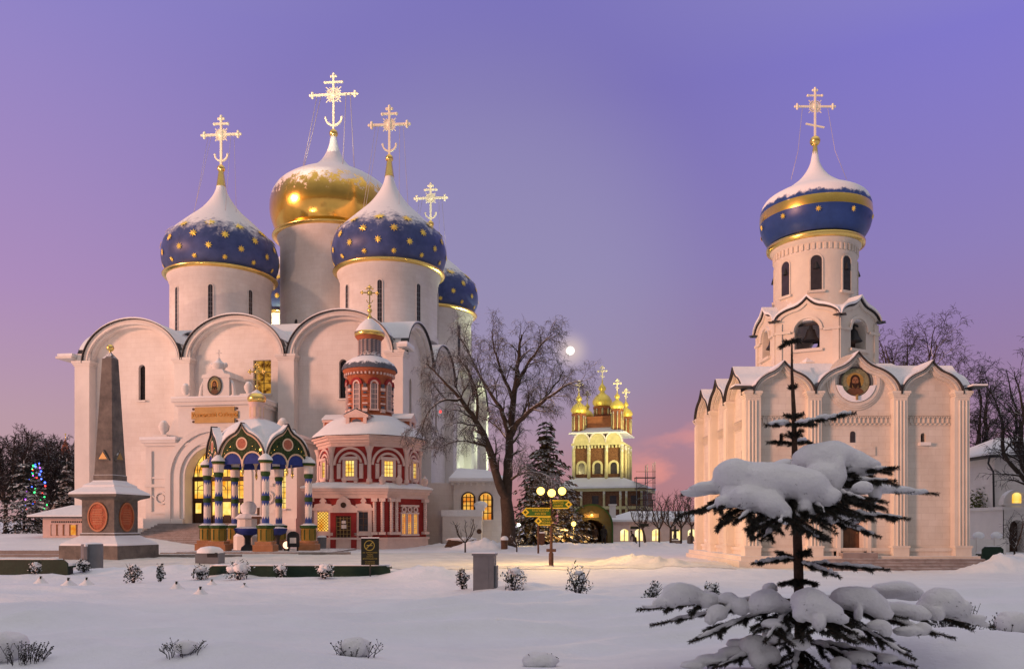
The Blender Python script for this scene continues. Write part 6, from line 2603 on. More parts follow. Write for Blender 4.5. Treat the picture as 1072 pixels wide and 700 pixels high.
# green bushes lit beyond the garden wall
for sd, px, Y, yt, wp, lab in ((71, 1030, 52, 512, 34, 'olive green bush just beyond the garden wall'), (72, 1046, 54, 520, 24, 'rounder olive bush between the garden wall and the porch building')):
    x = (px - CX) / F * Y
    z = h(x, Y)
    rr = random.Random(sd)
    o = thing('bush', lab, 'bush', (x, Y, z), 0, 'bushes beyond the garden wall')
    g = MB()
    H = CZ + (HY - yt) / F * Y - z
    W_ = wp / F * Y / 2
    for k in range(1500):
        d = Vector((rr.gauss(0, 1), rr.gauss(0, 1), rr.gauss(0, 1))).normalized() * (rr.random() ** .4)
        c = Vector((d.x * W_, d.y * W_, H * .52 + d.z * H * .48)) * rr.uniform(.85, 1.1)
        e1 = Vector((rr.uniform(-1, 1), rr.uniform(-1, 1), rr.uniform(-1, 1))).normalized() * .13
        e2 = e1.orthogonal().normalized() * .07
        g.add([c - e1, c + e2, c + e1, c - e2], [(0, 1, 2, 3)])
    g.build('foliage', mat('bush_leaf' + str(sd), (.075, .085, .018), var=.4, bump=0), o)
    g = MB()
    for k in range(6):
        a = k * 1.05
        g.tube([(0, 0, -.1), (math.cos(a) * .3, math.sin(a) * .3, H * .4), (math.cos(a) * W_ * .6, math.sin(a) * W_ * .6, H * .8)], [.03, .02, .01], 4)
    g.build('stem', M_['bark'], o)

# ------------------------------------------------------------------ street lamp with signposts
LYd = 34.0
lx = (577 - CX) / F * LYd
lz = h(lx, LYd)
lp = thing('street_lamp', 'glowing three-globe street lamp on a dark pole carrying direction signs', 'street lamp', (lx, LYd, lz))
g = MB()
g.lathe([(.10, -.1), (.10, .5), (.065, .55), (.055, 1.2), (.05, 2.9)], 12)
g.build('pole', M_['rust'], lp)
g = MB()
g.box(-.20, .20, -.07, .07, .58, .70)
g.build('bracket_box', M_['rust'], lp)
for dx, dy, z in ((-.44, 0, 3.12), (0, -.40, 3.02), (.46, .05, 3.12)):
    g = MB()
    g.tube([(0, 0, 2.65), (dx * .6, dy * .6, 2.62), (dx, dy, 2.72), (dx, dy, z - .20)], .028, 6)
    g.lathe([(.09, z - .24), (.11, z - .17)], 10, (dx, dy, 0))
    ar_ = g.build('arm', M_['iron'], lp)
    g = MB()
    g.ball((dx, dy, z), .165, 16, 12)
    g.build('globe', M_['lamp'], ar_)
for k, (dx, dy, z) in enumerate(((-.3, .1, 3.62), (.3, .1, 3.66))):
    l = bpy.data.lights.new('lamp_light', 'POINT')
    l.energy = 520
    l.color = (1, .58, .16)
    l.shadow_soft_size = .19
    lo_ = bpy.data.objects.new('lamp_light', l)
    lo_.location = (lx + dx, LYd + dy, lz + z)
    COL.objects.link(lo_)
# arrow boards on the pole


def board(name, label, x0, x1, z0, z1, tip, pole, lines, group='green direction boards on the street lamp'):
    o = thing(name, label, 'sign', (pole[0], pole[1] - .09, pole[2]), 0, group)
    g = MB()
    hh = (z1 - z0) / 2
    zc = (z0 + z1) / 2
    xa, xb = (x0 + hh * .7, x1) if tip < 0 else (x0, x1 - hh * .7)
    g.box(xa, xb, -.02, .02, z0, z1)
    g.build('panel', M_['sign_green'], o)
    g = MB()
    for za in (z0 - .02, z1 - .025):
        g.box(xa, xb, -.03, .025, za, za + .045)
    xt = xa if tip < 0 else xb
    d = hh * .95
    out = [(xt - d, zc), (xt, zc - d), (xt + d, zc), (xt, zc + d)]
    i_ = [(xt - d * .45, zc), (xt, zc - d * .45), (xt + d * .45, zc), (xt, zc + d * .45)]
    g.band(i_ + i_[:1], out + out[:1], -.035, .03, 0, False)
    g.build('border', M_['sign_yellow'], o)
    cx2 = (xa + xb) / 2 + (.10 if tip < 0 else -.10)
    for j, t in enumerate(lines):
        letters(o, t, Matrix.Translation((cx2, -.028, zc + (.07 - .14 * j) * hh / .18)) @ UPR, .13 * hh / .18, M_['sign_yellow'], 'lettering', .006)
    return o


pole = (lx, LYd, lz)
board('direction_sign', 'longer green arrow board with yellow letters pointing left from the lamp pole', -1.20, -.03, 2.06, 2.40, -1, pole, ['ТРАПЕЗНАЯ', 'XVII ВЕК'])
board('direction_sign', 'shorter green arrow board just below the long left-pointing one', -.66, -.03, 1.70, 2.03, -1, pole, ['МУЗЕЙ', 'РИЗНИЦА'])
board('direction_sign', 'arrow board pointing right, washed bright yellow under the lamp globes', .06, .84, 2.40, 2.72, 1, pole, ['ВЫХОД', 'ЛАВРА'])
x = (563.5 - CX) / F * 50
o = thing('post', 'thin plain rusty post standing behind the direction boards', 'post', (x, 50, h(x, 50)))
g = MB()
g.tube([(0, 0, -.2), (0, 0, 2.2)], .06, 8)
g.build('pole', M_['rust'], o)
g = MB()
g.lathe([(.10, 2.2), (.10, 2.26), (.02, 2.3)], 8)
g.build('cap', M_['rust'], o)
x = (567 - CX) / F * 62
o = thing('utility_box', 'dark brown box on the snow bank between the thin post and the lamp pole', 'box', (x, 62, h(x, 62)))
g = MB()
g.box(-.22, .22, -.2, .2, -.1, 1.0)
g.build('body', M_['rust'], o)
g = MB()
g.box(-.24, .24, -.22, .22, 1.003, 1.1)
g.build('snow_cap', M_['snow'], o)


def small_lamp(px, py, Y, label, key, r, en, col_):
    x = (px - CX) / F * Y
    z = h(x, Y)
    zt = CZ + (HY - py) / F * Y - z
    o = thing('garden_lamp', label, 'lamp', (x, Y, z), 0, 'small garden lamps')
    g = MB()
    g.tube([(0, 0, -.2), (0, 0, zt - r)], .04, 6)
    g.build('pole', M_['iron'], o)
    g = MB()
    g.ball((0, 0, zt), r, 12, 8)
    g.build('globe', M_[key], o)
    if en:
        l = bpy.data.lights.new('small_light', 'POINT')
        l.energy = en
        l.color = col_
        l.shadow_soft_size = r
        q = bpy.data.objects.new('small_light', l)
        q.location = (x, Y - r - .25, z + zt)
        COL.objects.link(q)


small_lamp(600.5, 548, 68, 'yellow globe lamp on a low post beside the archway', 'lamp_small', .20, 650, (1, .56, .13))
small_lamp(543, 549, 66, 'tiny white globe lamp right of the big bare trunk', 'lamp_white', .13, 25, (1, .95, .75))
# floodlight on the cathedral's rear and one on the square
o = thing('floodlight', 'white floodlight glaring behind the trunk of the big bare tree', 'floodlight', (-1.2, 92, 0))
g = MB()
g.tube([(0, 0, -.2), (0, 0, 3.2)], .06, 6)
g.build('pole', M_['iron'], o)
g = MB()
g.box(-.30, .30, -.12, .12, 3.2, 3.7)
g.build('housing', M_['iron'], o)
g = MB()
g.box(-.33, -.302, -.1, .1, 3.23, 3.67)
g.build('glass', M_['lamp_white'], o)
for px_, tg, en in (((-1.9, 92.0, 3.5), (-6.5, 96, 9), 2600), ((6, 116, 3), (-13, 103, 30), 42000), ((-28.6, 94.2, 23.0), (-28.4, 103, 29), 2600)):
    l = bpy.data.lights.new('floodlight_beam', 'SPOT')
    l.energy = en
    l.color = (.86, 1, .60)
    l.spot_size = math.radians(70)
    l.spot_blend = .7
    l.shadow_soft_size = .3
    q = bpy.data.objects.new('floodlight_beam', l)
    q.location = px_
    q.rotation_euler = (Vector(tg) - Vector(px_)).to_track_quat('-Z', 'Y').to_euler()
    COL.objects.link(q)
# guide post far right of the arch
x = (669.5 - CX) / F * 60
o = thing('signpost', 'distant signpost with two dark boards near the leaning small tree', 'signpost', (x, 60, h(x, 60)))
g = MB()
g.tube([(0, 0, -.2), (0, 0, 1.75)], .045, 6)
g.build('pole', M_['iron'], o)
for a, b_, z in ((-.68, -.06, 1.32), (.06, .68, 1.52)):
    g = MB()
    g.box(a, b_, -.03, .03, z, z + .2)
    g.build('board', M_['sign_dark'], o)

# ------------------------------------------------------------------ benches, bins, cabinet, notice


def bench(px0, px1, Y, top_py, label, depth=.55, slant=.3):
    x0, x1 = (px0 - CX) / F * Y, (px1 - CX) / F * Y
    z0 = min(h(x0, Y), h((x0 + x1) / 2, Y))
    zt = CZ + (HY - top_py) / F * Y
    o = thing('bench', label, 'bench', ((x0 + x1) / 2, Y, z0), 0, 'long green benches half buried in snow')
    L_ = (x1 - x0) / 2
    hh = zt - z0
    g = MB()
    g.prism([(-L_, -.1), (L_, -.1), (L_ - .02, hh - .12), (L_ - .16, hh), (-L_ + .16, hh), (-L_ + .02, hh - .12)], .0, .07)
    g.build('backrest', M_['bench'], o)
    g = MB()
    g.box(-L_ + .05, L_ - .05, .075, .075 + depth, .28, .34)
    st = g.build('seat', M_['bench'], o)
    g = MB()
    g.box(-L_ + .05, L_ - .05, .09, .07 + depth, .343, .42)
    g.build('snow_cover', M_['snow'], st)
    n = max(2, int(L_ / 1.2))
    for k in range(n + 1):
        g = MB()
        x = -L_ + .2 + (2 * L_ - .4) * k / n
        g.box(x - .05, x + .05, .08, .07 + depth, -.15, .28)
        g.build('leg', M_['iron'], o)
    g = MB()
    g.tube([(-L_ + .2, .035, hh + .012)] + [(-L_ + .2 + (2 * L_ - .4) * k / 14, .035, hh + .012 + .012 * noise.noise(Vector((k * .7, px0, 0)))) for k in range(1, 14)] + [(L_ - .2, .035, hh + .012)], .028, 6)
    g.build('snow_strip', M_['snow'], o)


bench(217, 409, 26.7, 592, 'longest dark green bench back with a notice sign standing before its end')
bench(-70, 71, 27.8, 585.5, 'dark green bench back cut by the view edge, left of the obelisk')
bench(1028, 1051, 40.0, 572, 'short dark green bench back beyond the snow heap by the garden wall')
bench(1060, 1090, 33.0, 585, 'dark green bench with a snowy seat at the right edge')


x = (107 - 10.5 - CX) / F * 30.5
z = h(x, 30.5)
o = thing('grey_column_bin', 'rounded grey metal bollard bin in front of the obelisk plinth', 'bin', (x, 30.5, z), 0, 'grey litter bins')
g = MB()
g.lathe([(.38, -.2), (.38, 1.0), (.36, 1.03)], 20)
g.build('body', M_['bin'], o)
g = MB()
g.lathe([(.36, 1.032), (.30, 1.06), (.02, 1.09)], 16)
g.build('snow_cap', M_['snow'], o)
g = MB()
g.box(-.06, .06, -.50, -.39, -.2, .95)
g.ball((0, -.45, .98), .07, 8, 6, 1)
g.build('front_post', [M_['bin'], M_['snow']], o)
x = (220 - CX) / F * 36
z = h(x, 36)
o = thing('litter_bin', 'squat grey litter bin with a domed snow lid before the canopy', 'bin', (x, 36, z), 0, 'grey litter bins')
g = MB()
g.prism([(-.50, -.2), (.50, -.2), (.52, .50), (-.52, .50)], -.4, .4)
g.build('body', M_['bin'], o)
g = MB()
g.box(.02, .47, -.42, -.40, .32, .52)
g.build('slot', M_['iron'], o)
g = MB()
g.lathe([(.56, .50), (.55, .62), (.40, .74), (.15, .79), (.01, .80)], 18)
g.build('snow_cap', M_['snow'], o)
x = (507.5 - CX) / F * 21
z = h(x, 21)
o = thing('electrical_cabinet', 'grey metal electrical cabinet standing in the snow in front of the annex', 'cabinet', (x, 21, z), math.radians(-8))
g = MB()
g.box(-.27, .27, -.2, .2, -.2, .86)
bd = g.build('body', M_['bin'], o)
g = MB()
g.box(-.30, .30, -.23, .23, .86, .91)
g.build('lid', M_['bin'], o)
g = MB()
g.box(.12, .135, -.206, -.199, .02, .82)
g.box(.278, .33, -.15, .12, -.1, .60)
g.box(.20, .26, -.207, -.2, .68, .78)
g.build('side_box', M_['bin'], bd)
g = MB()
g.box(-.29, .29, -.22, .22, .912, .935)
g.build('snow_cover', M_['snow'], o)

nx_ = (387.5 - CX) / F * 26.4
nz_ = h(nx_, 26.4)
o = thing('notice_sign', 'black notice sign on a post with a yellow no-smoking ring and small lines of text', 'sign', (nx_, 26.4, nz_))
zt = CZ + (HY - 563) / F * 26.4 - nz_
zb_ = CZ + (HY - 591) / F * 26.4 - nz_
g = MB()
g.tube([(0, .02, -.2), (0, .02, zb_ + .2)], .022, 8)
g.build('post', M_['iron'], o)
g = MB()
g.box(-.29, .29, -.02, .015, zb_, zt)
pn = g.build('panel', M_['sign_dark'], o)
zc_ = zt - .235
g = MB()
g.ring(-.02, zc_, .148, .172, -.028, -.021, 0, 32)
g.bar((-.125, -.025, zc_ - .105), (.085, -.025, zc_ + .105), .006, .024)
g.box(-.11, .05, -.026, -.021, zc_ - .012, zc_ + .016)
g.box(.055, .08, -.026, -.021, zc_ - .012, zc_ + .016)
g.build('no_smoking_ring', M_['sign_dim'], pn)
for j, (t_, s_) in enumerate((('НА ТЕРРИТОРИИ', .056), ('ЛАВРЫ', .056), ('КУРИТЬ', .056), ('ВОСПРЕЩАЕТСЯ', .056), ('NO SMOKING', .05), ('IN THE LAVRA', .05))):
    letters(pn, t_, Matrix.Translation((0, -.024, zc_ - .235 - j * .066 - (.03 if j > 3 else 0))) @ UPR, s_, M_['sign_dim'], 'lettering', .002)
g = MB()
g.box(-.29, .29, -.03, .03, zt + .002, zt + .03)
g.build('snow_cap', M_['snow'], o)

# spired tower far behind the left corner; unseen house added to shade the spruce
x = (68.5 - CX) / F * 150
o = thing('tower', 'distant tower with a pointed snowy roof above the trees by the cathedral corner', 'tower', (x, 150, 0))
g = MB()
g.lathe([(3.2, -1), (3.2, 11.0), (3.5, 11.2), (3.5, 11.8)], 8, smooth=False)
wl = g.build('wall', M_['granite'], o)
g = MB()
g.lathe([(3.6, 11.803), (1.6, 14.2), (1.1, 14.6)], 8, smooth=False)
g.build('roof', M_['slate'], o)
g = MB()
g.lathe([(.7, 14.5), (.7, 15.4), (.85, 15.5), (.08, 17.6)], 8, smooth=False)
g.build('spire', M_['orange_red'], o)
g = MB()
g.tube([(0, 0, 17.5), (0, 0, 18.6)], .06, 5)
g.ball((0, 0, 18.6), .16, 8, 6)
g.build('finial', M_['gold'], o)
o = thing('shade_house', 'unseen plastered house added left of the viewpoint to shade the near spruce', 'house', (-25.0, -20.0, 0))
g = MB()
for y0 in (18.5,):
    g.box(-14, 0, -34, y0, -.5, 8.6)
wl = g.build('wall', M_['plaster'], o)
g = MB()
g.add([(-14.6, -34.6, 8.6), (.6, -34.6, 8.6), (.6, 19.1, 8.6), (-14.6, 19.1, 8.6), (-7, -34.6, 12.6), (-7, 19.1, 12.6)], [(0, 1, 2, 3), (1, 2, 5, 4), (0, 3, 5, 4), (0, 1, 4), (2, 3, 5)])
g.build('roof', M_['snow'], o)
for k in range(10):
    for z in (1.4, 5.0):
        g = MB()
        g.box(-.01, .06, -32 + k * 5.2, -32 + k * 5.2 + 1.1, z, z + 1.9)
        f_ = g.build('window', M_['plaster'], wl)
        g = MB()
        g.box(.062, .07, -31.9 + k * 5.2, -32 + k * 5.2 + 1.0, z + .1, z + 1.8)
        g.build('pane', M_['pane_dark'], f_)

# narrow floodlight beams that pick out the crosses
for src, tgt, ang, en in (((-30, 40, 3), (-20.5, 93.5, 50), 9, 200000), ((-50, 36, 2.5), (-25, 84, 27), 32, 19000), ((-44, 42, 3), (-31, 86.6, 42.5), 8, 70000), ((6, 62, 3), (-10, 100.3, 41.5), 8, 110000)):
    l = bpy.data.lights.new('floodlight_beam', 'SPOT')
    l.energy = en
    l.color = (1, .90, .62) if ang < 20 else (1, .60, .40)
    l.spot_size = math.radians(ang)
    l.spot_blend = .5 if ang < 20 else 1.0
    l.shadow_soft_size = .25
    q = bpy.data.objects.new('floodlight_beam', l)
    q.location = src
    q.rotation_euler = (Vector(tgt) - Vector(src)).to_track_quat('-Z', 'Y').to_euler()
    COL.objects.link(q)
# ------------------------------------------------------------------ shrubs and dry stalks in the snow


def shrub(px, Y, wpx, hpx, label, seed, cap=1.0, lean=0.0, n=420):
    x = (px - CX) / F * Y
    z = h(x, Y)
    u_ = Y / F
    W_, H = wpx * u_ / 2, hpx * u_
    rr = random.Random(seed)
    o = thing('shrub', label, 'shrub', (x, Y, z), 0, 'snow-capped rose bushes along the benches')
    g = MB()
    for k in range(16):
        a = rr.uniform(0, 2 * PI)
        e = Vector((math.cos(a) * W_ * rr.uniform(.3, 1) + lean * H, math.sin(a) * W_ * rr.uniform(.3, 1), H * rr.uniform(.6, 1.08)))
        g.tube([(0, 0, -.1), e * .5 + Vector((0, 0, H * .1)), e], [.012, .009, .004], 4)
    g.build('stem', M_['twig_dark'], o)
    g = MB()
    for k in range(n):
        d = Vector((rr.gauss(0, 1), rr.gauss(0, 1), rr.gauss(0, 1))).normalized() * rr.random() ** .35
        d = d * (1 + .75 * noise.noise(d * 1.6 + Vector((seed * 3.1, 0, 0))))
        c = Vector((d.x * W_ + lean * H * (d.z * .5 + .5), d.y * W_, H * .5 + d.z * H * .5))
        e1 = Vector((rr.uniform(-1, 1), rr.uniform(-1, 1), rr.uniform(-1, 1))).normalized() * rr.uniform(.02, .05)
        e2 = e1.orthogonal().normalized() * .022
        g.add([c - e1, c + e2, c + e1, c - e2], [(0, 1, 2, 3)])
    g.build('foliage', M_['leafdark'], o)
    if cap:
        g = MB()
        for k in range(9):
            a = rr.uniform(0, 2 * PI)
            q = rr.random()
            c = (math.cos(a) * W_ * .55 * q + lean * H * .9, math.sin(a) * W_ * .5 * q, H * (.86 - .25 * q * q))
            g.ball(c, W_ * rr.uniform(.32, .55) * cap, 10, 7, s=(1, 1, .62), wob=.35, seed=seed + k)
        g.build('snow_cap', M_['snow_fine'], o)
    return o


for a in (
        (37, 27.0, 12, 13, 'snow-capped bush against the bench left of the obelisk', 1),
        (88, 28.5, 13, 13, 'round snowy bush at the foot of the grey bollard bin', 2),
        (140, 25.0, 17, 20, 'dark bush below the right corner of the obelisk plinth', 3),
        (168, 25.5, 8, 18, 'narrow dark bush second to the right of the obelisk', 4),
        (210, 26.2, 16, 15, 'snowy bush at the left end of the longest bench', 5),
        (250, 25.8, 25, 19, 'widest snow-heaped bush in front of the longest bench', 6),
        (294, 26.2, 13, 14, 'small snow-capped bush at the middle of the longest bench', 7),
        (340, 26.0, 18, 15, 'snow-capped bush in front of the longest bench, nearest its notice sign', 8),
        (484, 21.5, 13, 21, 'thin dark bush beside the grey electrical cabinet', 9, .5),
        (538, 20.5, 27, 23, 'broad twiggy snowy bush right of the electrical cabinet', 10, .8),
        (605, 18.5, 25, 33, 'tall square-topped dark bush alone in the snow below the street lamp', 11, .55),
        (676, 17.5, 16, 30, 'leaning dark bush just left of the long spruce branch', 12, .4, .35),
        (745, 17.0, 18, 24, 'bush half hidden behind the snowy left branch of the spruce', 13, .8)):
    shrub(*a[:6], cap=a[6] if len(a) > 6 else 1.0, lean=a[7] if len(a) > 7 else 0.0)


def stub(px, Y, hpx, label, seed):
    x = (px - CX) / F * Y
    z = h(x, Y)
    u_ = Y / F
    H = hpx * u_
    o = thing('buried_plant', label, 'plant', (x, Y, z - .02), 0, 'plants buried under small snow cones')
    g = MB()
    pr = [(H * 1.25, -.05), (H * .8, H * .22), (H * .45, H * .5), (H * .22, H * .8), (H * .06, H * .98)]
    vs_n = 14
    g.lathe(pr, vs_n)
    g.v = [(a + .03 * noise.noise(Vector((a * 9, b_ * 9, seed))), b_, c) for a, b_, c in g.v]
    g.build('snow_cone', M_['snow_fine'], o)
    g = MB()
    for k in range(4):
        g.tube([(0, 0, H * .6), (.02 * (k - 1.5), -.01, H * 1.05)], .010, 4)
    g.ball((.01, -.05, H * .85), H * .16, 8, 5, s=(.8, .6, 1.6))
    g.build('stalk', M_['leafdark'], o)


for k, (px, Y, hp, lab) in enumerate((
        (43, 24.6, 8, 'snow cone with a dark stalk below the left bench bush'),
        (91, 23.8, 8, 'snow cone with a dark stalk below the grey bollard bin'),
        (72, 20.6, 9, 'nearest of the snow cones on the left, below the left bench end'),
        (185, 21.8, 9, 'smooth snow cone below the narrow dark bush by the obelisk'),
        (210, 19.4, 9, 'nearest smooth snow cone in the drift below the longest bench'),
        (222, 24.0, 6, 'small snow cone with a dark tip right below the left end of the longest bench'),
        (256, 22.8, 5, 'smallest snow cone below the widest bench bush'))):
    stub(px, Y, hp, lab, k)


def dry_plant(px, py, Y, wpx, hpx, label, seed, capw=0.0, n=40, caph=1.0, off=0.0):
    """clump of bare stalks with seed heads poking from the snow, with or without a snow cushion"""
    c0 = P(px, py, Y)
    z = h(c0.x, Y)
    u_ = Y / F
    W_, H = wpx * u_ / 2, hpx * u_
    rr = random.Random(seed)
    zb = max(c0.z - H, z - .45 * H)
    o = thing('dry_plant', label, 'plant', (c0.x, Y, min(z, zb)), 0, 'dry stalks poking from the near snow')
    b0 = max(0, zb - z)
    g = MB()
    for k in range(n):
        a = rr.uniform(0, 2 * PI)
        q = rr.random() ** .6
        e = Vector((math.cos(a) * W_ * q, math.sin(a) * W_ * q * .7, (H + b0) * rr.uniform(.65, 1.02)))
        m = Vector((e.x * .72, e.y * .72, e.z * .55)) + Vector((rr.uniform(-.02, .02), 0, H * .08))
        g.tube([(e.x * .60, e.y * .60, -.1), m, e], [.006, .0045, .003], 4)
        g.ball(e, rr.uniform(.007, .013), 6, 4, 1)
        for j in range(3):
            s_ = m.lerp(e, rr.uniform(0, .7))
            t_ = s_ + Vector((rr.uniform(-.07, .07), rr.uniform(-.05, .05), rr.uniform(.02, .09)))
            g.tube([s_, t_], [.0035, .0022], 3)
            g.ball(t_, rr.uniform(.005, .010), 5, 4, 1)
    g.build('stalk', [M_['twig_dark'], M_['leafdark']], o)
    if capw:
        g = MB()
        r = capw * u_ / 2
        for k in range(5):
            g.ball((off * u_ + rr.uniform(-.3, .3) * r, rr.uniform(-.3, .3) * r, (H + b0) * .78), r * rr.uniform(.7, .95), 16, 10, s=(1, 1, .75 * caph), wob=.22, seed=seed + k)
        g.build('snow_cap', M_['snow_fine'], o)


dry_plant(25, 675, 10.5, 60, 38, 'dark stalks spreading from the bottom left corner of the snowfield', 1, 0, 46)
dry_plant(6, 668, 10.8, 40, 40, 'big smooth snow cushion over stalks at the bottom left corner', 2, 42, 14, 1.1)
dry_plant(193, 688, 10.2, 62, 22, 'stalks round a low snow cap at the bottom, below the obelisk', 3, 24, 26, .9)
dry_plant(372, 683, 10.0, 66, 26, 'snow ball on dry stalks at the bottom, below the notice sign', 4, 32, 30, 1.0)
dry_plant(568, 688, 10.0, 36, 16, 'low snow cushion with few stalks at the bottom, left of the spruce', 5, 40, 10, .7)
dry_plant(1000, 655, 11.5, 66, 58, 'dense bare stalk clump right under the tip of the spruce branch', 6, 0, 70)
dry_plant(1055, 668, 10.8, 52, 45, 'snow-covered stalk clump at the bottom right corner', 7, 36, 44, 1.1, 8)

# ------------------------------------------------------------------ snow-laden young spruce in front
SY = 9.5
SB = P(837, 715, SY)
SB.z = h(SB.x, SY)
spr = thing('young_spruce', 'young spruce in front with heavy snow pillows on its few dark branches', 'tree', SB)
RS = random.Random(17)


def sp(px, py, dy=0.0):
    return P(px, py, SY + dy) - SB


axis_pts = [Vector((0, 0, -.25)), sp(837, 660), sp(836, 600), sp(834, 540), sp(832, 480), sp(831, 430), sp(829, 390), sp(829, 357)]
axis_rad = [.062, .058, .056, .050, .036, .026, .017, .008]
g = MB()
g.tube(axis_pts, axis_rad, 12)
tr_ = g.build('trunk', M_['fir_bark'], spr)


def needles(mb, pts, L0, L1, per_m, up=.15, droop=0.0, skip_top=False):
    """needles all round a twig"""
    for a, b_ in zip(pts, pts[1:]):
        d = b_ - a
        ln = d.length
        if ln < 1e-5:
            continue
        ax = d / ln
        s = ax.cross(Vector((0, 0, 1)))
        if s.length < .05:
            s = Vector((1, 0, 0))
        s.normalize()
        u = s.cross(ax)
        n = max(1, int(ln * per_m))
        for k in range(n):
            t = (k + RS.random()) / n
            p = a + d * t
            an = RS.uniform(0, 2 * PI)
            o = s * math.cos(an) + u * math.sin(an)
            dr = (o * RS.uniform(.75, 1.0) + ax * RS.uniform(.35, .8)).normalized()
            L = RS.uniform(L0, L1)
            w_ = dr.cross(Vector((RS.uniform(-1, 1), RS.uniform(-1, 1), RS.uniform(-1, 1))))
            if w_.length < .01:
                continue
            w_ = w_.normalized() * .0023
            tip = p + dr * L + Vector((0, 0, -L * .1))
            mb.add([p - w_, p + w_, p + dr * L * .6 + w_, tip, p + dr * L * .6 - w_], [(0, 1, 2, 3, 4)])


def twig(mbw, mbn, pts, r, lvl, dens=1.0):
    sm = []
    for i in range(len(pts) - 1):
        a, b_, c, d = pts[max(i - 1, 0)], pts[i], pts[i + 1], pts[min(i + 2, len(pts) - 1)]
        for k in range(3):
            t = k / 3
            sm.append(.5 * (2 * b_ + (c - a) * t + (2 * a - 5 * b_ + 4 * c - d) * t * t + (3 * b_ - a - 3 * c + d) * t ** 3))
    sm.append(pts[-1])
    n = len(sm)
    mbw.tube(sm, [r * (1 - .7 * i / (n - 1)) for i in range(n)], 6)
    needles(mbn, sm, .026, .050, 980 * dens)
    return sm


def branch(p0, tip, sag=.0, r=.018, subs=6, sublen=.45, flat=True, dens=1.0, updir=0.0, subdroop=.25):
    """a bough with side shoots that lie mostly in its plane"""
    wv, nv = MB(), MB()
    mid = p0.lerp(tip, .5) + Vector((0, 0, sag))
    sm = twig(wv, nv, [p0, p0.lerp(tip, .25) + Vector((0, 0, sag * .8)), mid, p0.lerp(tip, .78) + Vector((0, 0, sag * .4)), tip], r, 0, dens)
    L = (tip - p0).length
    ax = (tip - p0).normalized()
    sd = ax.cross(Vector((0, 0, 1))).normalized()
    for k in range(subs):
        t = .22 + .68 * (k + RS.uniform(-.2, .2)) / max(1, subs)
        s = 1 if k % 2 else -1
        st = sm[min(len(sm) - 1, int(t * (len(sm) - 1)))]
        l2 = sublen * L * (1.0 - .62 * t) * RS.uniform(.75, 1.15)
        d = (ax * .80 + sd * s * RS.uniform(.6, 1.0) + Vector((0, 0, RS.uniform(-subdroop, .05)))).normalized()
        e = st + d * l2 + Vector((0, 0, -.08 * l2))
        tw = twig(wv, nv, [st, st.lerp(e, .5) + Vector((0, 0, .04 * l2)), e], r * .5, 1, dens)
        for j in range(3 if l2 > .28 else 2):
            q = tw[min(len(tw) - 1, 1 + j * 2)]
            d2 = (d * .8 + sd * (1 if j % 2 else -1) * .6 + ax * .3 + Vector((0, 0, RS.uniform(-.35, .0)))).normalized()
            e2 = q + d2 * l2 * RS.uniform(.28, .42)
            twig(wv, nv, [q, q.lerp(e2, .5), e2], r * .3, 2, dens)
    o = wv.build('branch', M_['fir_bark'], spr)
    nv.build('needles', M_['needle'], o)
    if L > .5:
        st = MB()
        i0, i1 = int(len(sm) * .12), int(len(sm) * .92)
        seg = [a.lerp(b_, t) for a, b_ in zip(sm[i0:i1], sm[i0 + 1:i1 + 1]) for t in (0, .25, .5, .75)]
        sd_ = RS.uniform(0, 50)
        rr_ = [max(.004, .026 + .022 * noise.noise(Vector((k * .33, sd_, 0))) - .02 * abs(2 * k / len(seg) - 1) ** 4) for k in range(len(seg))]
        st.tube([q + Vector((0, 0, .012 + rr_[k] * .35)) for k, q in enumerate(seg)], rr_, 8)
        st.build('snow_strip', M_['snow_fine'], o)
    return o


def tuft(p, n, ln, upz=.3):
    wv, nv = MB(), MB()
    for k in range(n):
        a = 2 * PI * k / n + RS.random()
        e = p + Vector((math.cos(a) * ln, math.sin(a) * ln, upz * ln * RS.uniform(.4, 1.2)))
        twig(wv, nv, [p, p.lerp(e, .5), e], .006, 1, 1.2)
    o = wv.build('branch', M_['fir_bark'], spr)
    nv.build('needles', M_['needle'], o)


g = MB()
needles(g, axis_pts[4:], .016, .034, 200)
needles(g, axis_pts[1:5], .06, .09, 130)
g.build('needles', M_['needle'], tr_)
tuft(sp(829, 358), 5, .10, .2)
branch(sp(829, 357), sp(816, 364, -.05), 0, .006, 2, .5)
tuft(sp(830, 407), 4, .05, .8)
tuft(sp(831, 437), 7, .11, .4)
tuft(sp(831, 458), 6, .12, .6)
B = branch
# upper whorl
B(sp(831, 444), sp(801, 445, -.1), .01, .008, 3, .4)
B(sp(831, 443), sp(896, 432, -.15), -.01, .009, 4, .3)
B(sp(831, 445), sp(850, 441, -.55), .0, .008, 3, .4)
B(sp(831, 464), sp(803, 463, .12), .01, .007, 3, .4)
B(sp(831, 464), sp(846, 462, .5), .01, .007, 3, .4)
